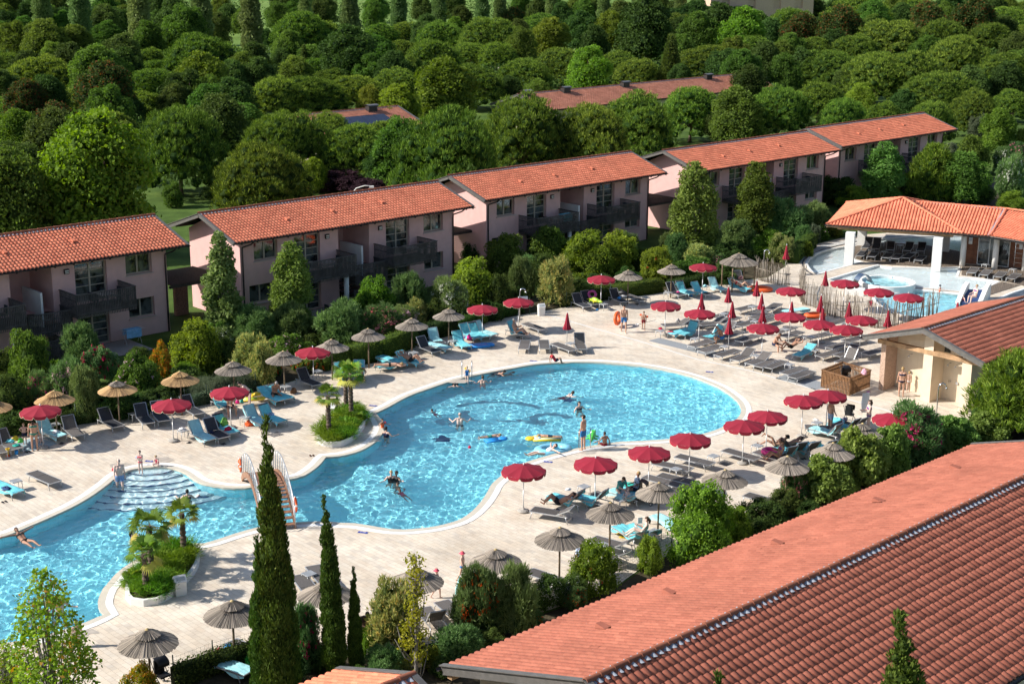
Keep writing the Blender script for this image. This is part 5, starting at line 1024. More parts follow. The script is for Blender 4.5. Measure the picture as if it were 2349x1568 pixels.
for zname, txt in ZONES:
 L = []
 for it in txt.replace('\n', '').split(';'):
  k, x, y, w_, h_ = it.split(); L.append((k, float(x), float(y), float(w_), float(h_)))
 for kind in sorted({q[0] for q in L}):
  for n_i, (k, x, y, w_, h_) in enumerate(sorted([q for q in L if q[0] == kind], key=lambda q: q[1])):
   kk = k if k in SH else k+str(n_i % 2); many = sum(q[0] == kind for q in L) > 1
   plant(kk, x, y, w_, h_, k if k not in ('flower_bed',) else k, (SW[k]+(', %s from the left' % ordn(n_i) if many else '')+' '+zname)[:], 'shrub' if k != 'flower_bed' else 'flower bed', SW[k].replace('-', ' ')+'s '+zname)
# named trees
plant('maple', 515, 795, 98, 268, 'young_maple', 'slender light green maple before the left corner of the second pink house', 'tree')
plant('hornbeam0', 672, 765, 104, 216, 'hornbeam', 'full egg-shaped hornbeam before the balconies of the second pink house', 'tree')
plant('hornbeam0', 1588, 598, 116, 232, 'hornbeam', 'tallest upright hornbeam, in front of the gap beside the fourth pink house', 'tree')
plant('hornbeam1', 1730, 552, 96, 182, 'hornbeam', 'dark hornbeam before the fourth pink house, beside the tallest one', 'tree')
plant('hornbeam0', 2022, 476, 102, 155, 'hornbeam', 'hornbeam standing before the farthest pink house', 'tree')
plant('youngpine', 2138, 470, 125, 138, 'young_pine', 'bright feathery pine behind the pavilion roof', 'tree')
plant('broad1', 2205, 474, 120, 130, 'broadleaf_tree', 'green broadleaf tree directly behind the pavilion ridge', 'tree')
plant('yel0', 2285, 360, 82, 112, 'golden_tree', 'golden yellow tree beyond the white oleanders at the right edge', 'tree')
plant('youngpine', 2318, 1012, 205, 205, 'young_pine', 'bright green pine at the right edge beside the shower block', 'tree')
plant('sweetgum0', 135, 1740, 250, 430, 'maple_tree', 'yellow-green maple-leaved tree in the lower left corner', 'tree')
plant('sweetgum1', 20, 1660, 150, 190, 'maple_tree', 'low leafy bush cut by the lower left corner of the picture', 'tree')
plant('pomegranate_orange', 330, 1625, 90, 95, 'orange_shrub', 'thin orange-leaved shrub at the foot of the lowest thatched parasol', 'shrub')
plant('whip', 955, 1590, 100, 305, 'young_tree', 'thin young tree with sparse yellow-green leaves by the near roof', 'tree')
plant('cypress0', 640, 1655, 76, 642, 'cypress', 'tallest dark cypress covering the wooden footbridge', 'tree')
plant('cypress1', 606, 1650, 50, 400, 'cypress', 'cypress pressed against the left side of the tallest one', 'tree')
plant('cypress1', 668, 1640, 48, 420, 'cypress', 'cypress pressed against the right side of the tallest one', 'tree')
plant('cypress0', 768, 1562, 52, 402, 'cypress', 'slim free-standing cypress right of the footbridge', 'tree')
plant('cypress1', 817, 1548, 32, 240, 'cypress', 'shortest slim cypress leaning to the big roof', 'tree')
# a cypress between camera and roof
P = at(2120, 1480, 7.5); P = P*1;
cz = 8.6; P = at(2085, 1405, cz); s = 1.0
e = make_tree('cypress0', (P.x+.25, P.y, 0), 1, 0, 'cypress', 'cypress tip rising in front of the big tiled roof', 'tree'); e.scale = (1.25, 1.25, cz/9.0)
P = at(1648, 1538, 7.6); e = make_tree('cypress1', (P.x, P.y, 0), 1, 0, 'cypress', 'cypress twig just showing at the bottom edge over the roof', 'tree'); e.scale = (.8, .8, 7.6/6.4)
# clipped hedges
def hedge(name, pts, w_, h_, m, label, seed, n=3000, size=.07):
 P = [at(*p) for p in pts]; rng = np.random.default_rng(seed); mb = MB(); V = []; D = []
 for a, b in zip(P, P[1:]):
  d = (b-a); Ls = d.length; d.normalize(); sx = Vector((-d.y, d.x, 0)); k = int(n*Ls/8); u, v = rng.uniform(-.1, Ls+.1, k), rng.uniform(-1, 1, k); face = rng.random(k)
  for i in range(k):
   bz = rng.uniform(-.04, .05)
   if face[i] < .4: V.append(a+d*u[i]+sx*(v[i]*w_/2)+UP*(h_+bz)); D.append((0, 0, 1))
   else: s_ = 1 if face[i] > .9 else -1; V.append(a+d*u[i]+sx*(s_*(w_/2+bz))+UP*(abs(v[i])*h_)); D.append((sx.x*s_, sx.y*s_, .3))
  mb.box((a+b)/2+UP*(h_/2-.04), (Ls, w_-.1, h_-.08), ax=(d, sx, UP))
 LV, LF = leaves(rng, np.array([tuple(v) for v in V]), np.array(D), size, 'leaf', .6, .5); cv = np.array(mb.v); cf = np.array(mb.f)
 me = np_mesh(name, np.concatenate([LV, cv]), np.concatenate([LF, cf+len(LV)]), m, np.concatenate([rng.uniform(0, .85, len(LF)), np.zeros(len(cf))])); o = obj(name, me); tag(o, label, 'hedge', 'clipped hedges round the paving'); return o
hedge('clipped_hedge', [(738,848),(800,836),(870,822),(945,792)], .9, 1.15, F_BROAD, 'clipped box hedge behind the sunbathing woman lying face down', 1, 4200)
hedge('clipped_hedge', [(945,790),(990,776),(1040,762)], .9, 1.0, F_DARK, 'dark clipped hedge behind the pair of thatched parasols', 2)
hedge('clipped_hedge', [(1050,758),(1130,730),(1195,715)], .7, .8, F_BROAD, 'low clipped hedge behind the standing white litter bin', 3)
hedge('clipped_hedge', [(1285,700),(1400,682),(1515,668)], .8, .9, F_BROAD, 'long low hedge behind the loungers near the yellow bush', 4)
hedge('clipped_hedge', [(1535,664),(1640,648),(1700,640)], .7, .7, F_DARK, 'low hedge behind the far red parasol', 5)
hedge('clipped_hedge', [(1818,604),(1836,584),(1862,566)], .9, 1.1, F_BROAD, 'green hedge curving beside the white gravel', 6)
hedge('clipped_hedge', [(0,1000),(90,984),(175,971),(296,951)], .6, .7, F_DARK, 'dark low hedge behind the left-hand loungers', 7)
hedge('clipped_hedge', [(300,950),(425,934),(475,923),(585,893)], .6, .6, F_GREY, 'grey-green low hedge behind two red parasols', 8)
hedge('trailing_hedge', [(400,1575),(490,1540),(590,1512)], .5, .75, F_DARK, 'trailing green hedge on the fence below the turquoise covered lounger', 9, 4500, .09)
hedge('brown_hedge', [(2185,268),(2270,256),(2349,246),(2450,234)], 1.2, 1.4, foliage_mat('brown_hedge_leaves', (.07, .03, .02), (.20, .10, .06), .2), 'long reddish brown hedge at the upper right edge', 10, 1500, .2)
hedge('tall_hedge', [(1500,92),(1640,80),(1790,72)], 6, 7.0, F_DARK, 'tall dark hedge across the far golf course', 11, 500, .6)
plant('dark_shrub0', 515, 462, 105, 62, 'garden_hedge', 'dark clipped block of hedge on the lawn under the pines', 'hedge')
plant('green_shrub0', 398, 478, 48, 56, 'small_garden_tree', 'thin little tree alone on the lawn behind the first house', 'tree')
SH['purple_shrub'] = SH['dark_shrub0']
_pl = foliage_mat('purple_leaves', (.02, .010, .012), (.07, .035, .045), .2);
for x, y, w_, h_, l in ((790, 446, 160, 50, 'dark purple-leaved bushes behind the second house roof'), (850, 455, 90, 45, 'purple-leaved bush next to the street lamp behind the roof')):
 me = SH['dark_shrub1'][0].copy(); me.materials.clear(); me.materials.append(_pl); SH['purple_shrub'] = (me, None, 2.4, 2.0); plant('purple_shrub', x, y, w_, h_, 'purple_shrub', l, 'shrub')
# lawns, sand and water glimpsed between the trees
for nm, pts, m, lab in (('sandy_path', [(375,180),(395,168),(420,172),(400,190)], M_SAND, 'sandy path glimpsed between the pines'), ('golf_path', [(560,205),(640,196),(760,180),(900,176),(1020,172),(1150,158),(1150,150),(1020,160),(900,166),(760,170),(640,184),(560,192)], M_SAND, 'pale path crossing the wood')):
 P = [at(x, y) for x, y in pts]
 if area2(P) < 0: P.reverse()
 o = sheet(nm, P, [], -.02, m); o['label'] = lab
M_FAIR = grass_mat('fairway_grass', (.10, .17, .035), (.19, .28, .07), (.14, .22, .05), .05)
P = [at(-400, 120), at(2800, 120), at(2800, -80), at(-400, -80)]
if area2(P) < 0: P.reverse()
o = sheet('fairway', P, [], -.022, M_FAIR); o['label'] = 'pale mown golf fairway beyond the wood'
M_PATHDK = mat('mulch_path', (.07, .05, .035), .9, var=.3, scale=2)
P = [at(x, y) for x, y in ((2250, 478), (2262, 430), (2275, 408), (2298, 408), (2302, 440), (2310, 480))]
if area2(P) < 0: P.reverse()
o = sheet('mulch_path', P, [], -.012, M_PATHDK); o['label'] = 'brown mulch path between the oleanders'
# ================================================================ pool furniture
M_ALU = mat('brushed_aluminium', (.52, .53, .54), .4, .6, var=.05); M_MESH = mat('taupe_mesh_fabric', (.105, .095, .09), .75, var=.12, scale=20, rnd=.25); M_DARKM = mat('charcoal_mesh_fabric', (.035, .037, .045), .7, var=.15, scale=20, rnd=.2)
M_RED = mat('red_canvas', (.27, .010, .028), .8, var=.07, scale=1.5, rnd=.08, tint=.08); M_REDTRIM = mat('cream_piping', (.72, .62, .42), .8); M_POLE = mat('white_pole', (.66, .66, .66), .4, .3); M_BASEST = mat('granite_base', (.42, .39, .35), .9, var=.3, scale=40, bump=.4)
M_TURQ = mat('turquoise_towel', (.16, .58, .66), .95, var=.1, scale=5, rnd=.12, bump=.5, bscale=50); M_LTURQ = mat('pale_aqua_towel', (.36, .70, .74), .95, var=.08, scale=5, bump=.5, bscale=50); M_TEAL = mat('teal_towel', (.03, .42, .34), .95, var=.1)
M_WHITE = mat('white_cloth', (.75, .75, .76), .9, var=.05, bump=.4, bscale=40); M_POST = mat('weathered_post', (.22, .16, .10), .85, var=.3, scale=6, bump=.3)
def thatch_mat(name, c1, c2):
 m = bpy.data.materials.new(name); m.use_nodes = True; nt = m.node_tree; b = nt.nodes['Principled BSDF']; a = node(nt, 'Attribute', attribute_name='tint'); r = node(nt, 'ValToRGB'); r.color_ramp.elements[0].color = (*c1, 1); r.color_ramp.elements[1].color = (*c2, 1)
 lk(nt, a.outputs['Fac'], r.inputs['Fac']); oi = node(nt, 'ObjectInfo'); hs = node(nt, 'HueSaturation'); m2 = node(nt, 'MapRange'); m2.inputs['To Min'].default_value = .85; m2.inputs['To Max'].default_value = 1.15; lk(nt, oi.outputs['Random'], m2.inputs['Value']); lk(nt, m2.outputs[0], hs.inputs['Value']); lk(nt, r.outputs[0], hs.inputs['Color']); lk(nt, hs.outputs[0], b.inputs['Base Color']); b.inputs['Roughness'].default_value = .85; return m
M_THATCH = thatch_mat('grey_reed_thatch', (.10, .085, .07), (.38, .32, .26)); M_GOLD = thatch_mat('golden_reed_thatch', (.26, .15, .07), (.60, .38, .17)); M_CAP = thatch_mat('straw_cap', (.3, .22, .1), (.55, .42, .2))
HF = .32
def make_lounger(back, dark=False):
 """Local x runs from the head (0) to the foot (1.92); the back lifts by 'back' degrees about its hinge."""
 r = empty('sun_lounger', (0, 0, 0), 0, 'x', 'sun lounger'); hx, W, L = .72, .62, 1.92; a = math.radians(back); fab = M_DARKM if dark else M_MESH
 f = MB()
 for s in (-1, 1): f.box(((hx+L)/2 if back else L/2, s*W/2, HF), ((L-hx) if back else L, .035, .05));
 for x in (L, hx+.5) + ((0,) if not back else ()): f.box((x, 0, HF), (.035, W, .04))
 f.build('frame', M_ALU, r)
 for x, dx in ((L-.12, .10), (.28, -.10)):
  for s in (-1, 1): g = MB(); g.tube([(x, s*W/2, HF), (x+dx, s*W/2, 0)], .02, 6); g.build('leg', M_ALU, r)
 b = MB(); b.box(((hx+L)/2, 0, HF+.015), (L-hx-.03, W-.05, .014)); b.build('bed', fab, r)
 g = MB(); d = Vector((-math.cos(a), 0, math.sin(a))); n = Vector((math.sin(a), 0, math.cos(a))); o = Vector((hx, 0, HF+.015)); g.box(o+d*.36, (.70, W-.05, .014), ax=(d, Vector((0, 1, 0)), n)); bk = g.build('backrest', fab, r)
 g = MB()
 for s in (-1, 1): g.box(o+d*.36+Vector((0, s*W/2, -.005)), (.74, .035, .045), ax=(d, Vector((0, 1, 0)), n))
 g.box(o+d*.73, (.035, W, .04), ax=(d, Vector((0, 1, 0)), n))
 if back:
  for s in (-1, 1): g.tube([o+d*.45+Vector((0, s*(W/2-.03), -.02)), (hx-.33, s*(W/2-.03), HF)], .012, 5); g.box((hx/2+.1, s*W/2, HF), (hx-.15, .03, .04))
 g.build('back_frame', M_ALU, bk); return r
PROTO = {}
def proto(k):
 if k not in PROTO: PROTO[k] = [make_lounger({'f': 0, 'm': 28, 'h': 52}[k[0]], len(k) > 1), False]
 return PROTO[k]
def noise_cloth(name, cells, f, m):
 """A cloth over a grid of (i, j) parameters: f gives the point; top and underside make it solid."""
 ni, nj = cells; V = [f(i/ni, j/nj) for i in range(ni+1) for j in range(nj+1)]; n = len(V); V += [v-Vector((0, 0, .012)) for v in V]; F = []
 for i in range(ni):
  for j in range(nj): a = i*(nj+1)+j; F += [(a, a+1, a+nj+2, a+nj+1), (n+a, n+a+nj+1, n+a+nj+2, n+a+1)]
 mb = MB(); mb.add(V, F, True); return mb.build(name, m)
def towel(r, back, m, label, x0=0.0, x1=1.95, seed=1, drape=.16, parent=None):
 """Towel following the lounger from x0 (head end) to x1, hanging a little at the sides."""
 rg = R_(seed); hx, a = .72, math.radians(back); ph = [rg.uniform(0, 6) for _ in range(6)]; off = rg.uniform(-.04, .04)
 def f(u, v):
  x = x0+(x1-x0)*u; y = (v-.5)*.70+off*math.sin(u*3);
  if x < hx and back: s_ = hx-x; p = Vector((hx-s_*math.cos(a), y, HF+.045+s_*math.sin(a)))
  elif x > 1.93: p = Vector((1.95, y, HF+.04-(x-1.93)))
  else: p = Vector((x, y, HF+.045))
  e = abs(v-.5)*2;
  if e > .88: p.z -= drape*(e-.88)/.12*(.8+.5*math.sin(u*9+ph[0]+v*3)); p.y = math.copysign(.335, v-.5)+off*.5
  p.z += .010*math.sin(u*17+ph[1]+v*5)+.008*math.sin(v*23+ph[2]+u*8); return p
 o = noise_cloth('towel', (22, 12), f, m); o.matrix_world = r.matrix_world if False else Matrix.Translation(r.location) @ Matrix.Rotation(r.rotation_euler.z, 4, 'Z'); tag(o, label, 'towel'); return o
LOUNGERS = []
def lounger(kind, hp, fp, label, tw=None, twl=None, tw0=0.0, tw1=1.95, group='sun loungers round the pools'):
 """hp: hinge point, fp: foot end, both at bed height (world)."""
 d = (fp-hp); d.z = 0; d.normalize(); loc = fp-d*1.92; loc.z = 0; pr = proto(kind); rz = math.atan2(d.y, d.x)
 if pr[1]: r = dup(pr[0], loc, rz, label, group)
 else: r = pr[0]; pr[1] = True; r.location = loc; r.rotation_euler = (0, 0, rz); r['label'] = label; r['group'] = group
 LOUNGERS.append(r)
 if tw: towel(r, {'f': 0, 'm': 28, 'h': 52}[kind[0]], tw, twl, tw0, tw1, len(LOUNGERS))
 return r
_t = empty('side_table', (0, 0, 0), 0, 'x', 'side table', 'small metal side tables'); mb = MB()
for k in range(7): mb.box((-.19+k*.0633, 0, .43), (.045, .44, .02))
for s in (-1, 1): mb.box((0, s*.21, .42), (.44, .03, .035)); mb.box((s*.21, 0, .42), (.03, .44, .035))
mb.build('table_top', M_ALU, _t)
for sx in (-1, 1):
 for sy in (-1, 1): mb = MB(); mb.tube([(sx*.19, sy*.19, .42), (sx*.205, sy*.205, 0)], .016, 6); mb.build('leg', M_ALU, _t)
_tu = [False]
def table(p, label, rz=TH):
 p = p.copy(); p.z = 0
 if _tu[0]: return dup(_t, p, rz, label)
 _tu[0] = True; _t.location = p; _t.rotation_euler = (0, 0, rz); _t['label'] = label; return _t
# --- red parasols
def scallop(R, n=8, seg=6):
 V = []
 return V
def make_red():
 r = empty('parasol', (0, 0, 0), 0, 'x', 'parasol', 'open red parasols'); mb = MB(); n, seg = 10, 4; R, z0, z1 = .97, 1.90, 2.16; rings = (0, .3, .55, .8, 1.0)
 V = [];
 for q in rings:
  for k in range(n*seg):
   a = 2*PI*k/(n*seg); t = (k % seg)/seg; chord = math.cos(PI/n)/math.cos((t-.5)*2*PI/n) if True else 1; rr = R*q*(chord*.75+.25); sag = .035*math.sin(PI*t)*q*q; V.append((rr*math.cos(a), rr*math.sin(a), z1-(z1-z0)*q**1.15-sag))
 m = n*seg; mb.ct = .5
 for i in range(len(rings)-1):
  for p in range(n):
   mb.ct = .35+.3*((p*7) % 10)/10
   for s in range(seg):
    k = p*seg+s; mb.f.append([i*m+k, i*m+(k+1) % m, (i+1)*m+(k+1) % m, (i+1)*m+k]); mb.t.append(mb.ct); mb.m.append(0); mb.sm.append(False)
 mb.v = V; mb.build('canopy', M_RED, r); v = MB(); t_ = MB()
 for p in range(n):
  seg2 = 8; A = []
  for s in range(seg2+1):
   a = 2*PI*(p+s/seg2)/n; t = s/seg2; chord = math.cos(PI/n)/math.cos((t-.5)*2*PI/n); rr = R*(chord*.75+.25); zt = z0-.035*math.sin(PI*t); dr = .155*(.35+.65*min(1, math.sin(PI*t)*2.4)); A.append(((rr*math.cos(a), rr*math.sin(a), zt), (rr*1.012*math.cos(a), rr*1.012*math.sin(a), zt-dr)))
  v.add([q for pr in A for q in pr], [(2*s, 2*s+1, 2*s+3, 2*s+2) for s in range(seg2)]); t_.tube([q[1] for q in A], .0075, 4)
 vl = v.build('valance', M_RED, r); t_.build('piping', M_REDTRIM, vl)
 p_ = MB(); p_.tube([(0, 0, .1), (0, 0, 2.14)], .018, 8); p_.tube([(0, 0, .1), (0, 0, 1.0)], .024, 8); p_.build('pole', M_POLE, r)
 f = MB(); f.tube([(0, 0, 2.15), (0, 0, 2.2)], (.035, .03), 10); f.ball((0, 0, 2.22), .035); f.build('finial', M_POLE, r)
 for k in range(10): g = MB(); a = 2*PI*k/10; g.tube([(0, 0, 1.72), (.5*math.cos(a), .5*math.sin(a), 1.985)], .008, 4); g.build('rib', M_POLE, r)
 b = MB(); b.lathe([(0, 0), (.23, 0), (.27, .03), (.25, .075), (.12, .11), (.05, .125), (.04, .2), (0, .2)], 20); b.build('base', M_BASEST, r); return r
def make_closed():
 r = empty('closed_parasol', (0, 0, 0), 0, 'x', 'parasol', 'closed red parasols'); mb = MB(); V = []; Q = ((2.22, .02), (2.12, .055), (1.8, .10), (1.5, .145), (1.28, .20), (1.18, .215)); m = 32
 for z, rr in Q:
  for k in range(m): a = 2*PI*k/m; w_ = rr*(1+.28*math.cos(8*a)*(rr/.2)); V.append((w_*math.cos(a), w_*math.sin(a), z+(.02*math.cos(8*a) if z < 1.2 else 0)))
 mb.add(V, [(i*m+k, (i+1)*m+k, (i+1)*m+(k+1) % m, i*m+(k+1) % m) for i in range(len(Q)-1) for k in range(m)], True); mb.build('canopy', M_RED, r)
 p_ = MB(); p_.tube([(0, 0, .1), (0, 0, 2.3)], .018, 8); p_.build('pole', M_POLE, r); f = MB(); f.ball((0, 0, 2.31), .03); f.build('finial', M_POLE, r)
 t = MB(); t.lathe([(.15, 1.52), (.165, 1.50), (.15, 1.48)], 16); t.build('strap', M_RED, r); b = MB(); b.lathe([(0, 0), (.23, 0), (.27, .03), (.25, .075), (.12, .11), (.05, .125), (0, .2)], 20); b.build('base', M_BASEST, r); return r
def make_thatch(gold=False, seed=1, R=.96, z0=1.80, z1=2.28, posts=1):
 r = empty('thatched_parasol', (0, 0, 0), 0, 'x', 'thatched parasol', 'thatched reed parasols'); rg = np.random.default_rng(seed)
 def skirt(name, ra, za, rb, zb, n, w, par, m):
  V = []; t = [];
  for k in range(n):
   a = 2*PI*k/n+rg.uniform(-.02, .02); jr = rg.uniform(-.05, .03); jz = rg.uniform(-.012, .02); ca, sa = math.cos(a), math.sin(a); tw = rg.uniform(-.03, .03)
   for q in (0, .5, 1):
    rr = ra+(rb+jr-ra)*q; zz = za+(zb-za)*q**1.12+jz+.02*(1-q)*0; ww = w*(.35+.65*q)*rr/rb+.004; c2, s2 = math.cos(a+tw*q), math.sin(a+tw*q); V += [(rr*c2-s2*ww, rr*s2+c2*ww, zz), (rr*c2, rr*s2, zz+.018), (rr*c2+s2*ww, rr*s2-c2*ww, zz)]
   t.append(rg.uniform(0, 1))
  V = np.array(V); b = (np.arange(n)*9)[:, None, None]; F = np.array([[0, 1, 4, 3], [1, 2, 5, 4], [3, 4, 7, 6], [4, 5, 8, 7]]); F = (b+F[None]).reshape(-1, 4); return obj(name, np_mesh(name, V, F, m, np.repeat(np.array(t), 4)), par)
 m = M_GOLD if gold else M_THATCH; c = skirt('thatch', .02, z1-.05, R, z0, 520, .019, r, m)
 u = MB(); u.lathe([(.02, z1-.09), (R*.5, (z0+z1)/2-.05), (R*.93, z0-.0)], 24, smooth=True); u.lathe([(R*.93, z0), (R*.5, (z0+z1)/2-.10), (.02, z1-.14)], 24); u.build('inner_thatch', M_THATCH, c)
 s_ = skirt('top_tier', .02, z1+.06, R*.42, z0+(z1-z0)*.60+.05, 260, .014, r, M_THATCH if seed % 2 or gold is None else m); u = MB(); u.lathe([(.01, z1+.04), (R*.39, z0+(z1-z0)*.60+.04)], 20); u.build('inner_thatch', M_THATCH, s_)
 cp = MB(); cp.lathe([(0, z1+.115), (.05, z1+.10), (.085, z1+.05), (.08, z1+.02)], 12); cp.build('cap', M_CAP, r)
 if posts == 1: p_ = MB(); p_.tube([(0, 0, 0), (.01, 0, z1-.05)], (.042, .036), 8); p_.build('pole', M_POST, r)
 else:
  for sx in (-1, 1):
   for sy in (-1, 1): p_ = MB(); p_.tube([(sx*.85, sy*.85, 0), (sx*.85, sy*.85, z0+.05)], .05, 8); p_.build('post', M_POST, r)
 return r
def series(protos, pts, zt, labels, rz=None):
 used = set()
 for i, ((x, y), l) in enumerate(zip(pts, labels)):
  j = i % len(protos); p = at(x, y, zt); p.z = 0; rr = R_(i*31).uniform(0, 6.28) if rz is None else rz
  if j in used: dup(protos[j], p, rr, l)
  else: used.add(j); o = protos[j]; o.location = p; o.rotation_euler = (0, 0, rr); o['label'] = l
REDP = [(91.5,927,'open red parasol over the patterned rug at the left edge'),(392.5,913,'open red parasol over the turquoise towelled lounger pair'),(525.8,884.6,'open red parasol above a person bending down'),(717.3,794,'open red parasol half covering a thatched one'),
(1106.6,696.8,'open red parasol with a blue cloth tied on its pole'),(1189.6,681,'open red parasol beside the curved shower pipe'),(1379.6,629,'open red parasol over the colourful inflatable toys'),(1613.4,601.8,'open red parasol next to the four-post thatched shelter'),
(1527.6,689.3,'open red parasol to the right of the boy with armbands'),(1605.4,706.6,'open red parasol above the bald man sitting on a lounger'),(1750.9,739.3,'open red parasol in the lounger rows, over the crouching sunbather'),
(1814.8,655.6,'open red parasol at the left end of the stick fence'),(1813,713.6,'open red parasol in front of the turquoise towels and orange boat'),(1880.6,731,'open red parasol just below two closed ones'),(1942,742.8,'open red parasol nearest the brown stick fence corner'),(1977.3,721,'open red parasol beside the shower block roof tip'),
(1938.8,638.6,'open red parasol in front of the arched water spout'),(2016.8,658,'middle one of the red parasols behind the stick fence'),(2085,670.3,'rightmost open red parasol behind the stick fence'),
(1201.4,1062,'open red parasol nearest the bay of the big pool'),(1366.6,1046.6,'open red parasol below the standing man in blue shorts'),(1490,1021.6,'open red parasol over the woman with the baby'),(1584,991.6,'open red parasol by the grey lounger and square drain'),(1707.6,960.9,'open red parasol with a round stone base in sight, overlapping another behind'),(1761.4,940,'open red parasol tucked behind its neighbour by the pool end'),
(1843.6,904,'lower one of the two touching red parasols by the timber screen'),(1900,892,'upper one of the two touching red parasols by the timber screen'),(2048.8,945.9,'open red parasol above the magenta oleander')]
series([make_red()], [p[:2] for p in REDP], 2.22, [p[2] for p in REDP])
CLOSEDP = [(1301.6,712.8,'closed red parasol standing alone by four empty loungers'),(1672,653.6,'closed red parasol before the four-post thatched shelter'),(1737,639.8,'closed red parasol beside the orange inflatable boat'),(1610.4,668.6,'closed red parasol behind two open ones near the boy with armbands'),(1680.9,686.8,'closed red parasol between empty lounger rows, second row'),
(1748.4,669,'closed red parasol left of the first fence panel'),(1750.9,697.8,'closed red parasol behind the one over the crouching sunbather'),(1674,722.8,'closed red parasol directly behind the bald man'),(1805,559.3,'closed red parasol by the round green hedge'),(1895,617.3,'closed red parasol on the paved walkway of the pale pools'),(1884.3,673.6,'upper of two closed red parasols on the stick fence line'),
(1817.3,686.8,'closed red parasol behind the one with turquoise towels'),(1888.8,702.3,'lower of two closed red parasols on the stick fence line'),(1949.3,688,'closed red parasol in the middle of the stick fence'),(2038.8,706.8,'closed red parasol at the right part of the stick fence'),(2198,688.6,'closed red parasol peeking above the shower block roof')]
series([make_closed()], [p[:2] for p in CLOSEDP], 2.33, [p[2] for p in CLOSEDP])
THG = [(-22,912,'golden thatched parasol cut by the left picture edge'),(123.8,894.6,'golden thatched parasol behind the leftmost red one'),(268,872,'golden thatched parasol with a grey crown above the single dark lounger'),(412,850.9,'golden thatched parasol by the orange leaved shrub')]
THS = [(534,827.6,'grey thatched parasol above the lavender hedge'),(649.8,804,'grey thatched parasol left of a red one by the clipped hedge'),(760,777,'grey thatched parasol overlapped by a red one'),(844.3,752.3,'grey thatched parasol before the pink oleander'),(944.3,728.6,'grey thatched parasol right of the pink oleander'),(1029.3,706.8,'grey thatched parasol by the white oleander'),
(1441.6,618.5,'grey thatched parasol above the orca float'),(1540.8,605.5,'grey thatched parasol above the turquoise hanging towels'),(337.5,1440.7,'lowest grey thatched parasol, near the left corner tree'),(532,1375.7,'grey thatched parasol left of the tallest cypress'),(745,1332,'grey thatched parasol behind the slim cypress'),
(955,1302,'grey thatched parasol behind the sparse young tree'),(1137.3,1258,'grey thatched parasol beside the child in a pink hat'),(1284.6,1208,'grey thatched parasol over the person in a blue shirt'),(1400.8,1150.4,'grey thatched parasol over the woman reading'),(1512.6,1105,'grey thatched parasol over the pushchair'),(1663.9,1075.4,'grey thatched parasol above the big bright shrub'),
(1806.8,1044.6,'grey thatched parasol in front of the pink lilo group'),(1979.3,969.6,'grey thatched parasol left of the magenta oleander'),(1911.8,1014,'grey thatched parasol hidden by climbing leaves')]
series([make_thatch(True, 1), make_thatch(True, 2)], [p[:2] for p in THG], 2.38, [p[2] for p in THG])
series([make_thatch(False, 3), make_thatch(False, 4), make_thatch(False, 5)], [p[:2] for p in THS], 2.38, [p[2] for p in THS])
sh4 = make_thatch(False, 7, 1.35, 1.85, 2.5, 4); P = at(1695.8, 579.8, 2.6); sh4.location = (P.x, P.y, 0); sh4.rotation_euler = (0, 0, .3); sh4['label'] = 'wide thatched shelter on four posts by the stick fence'; sh4['category'] = 'thatched shelter'; sh4.name = 'thatched_shelter'
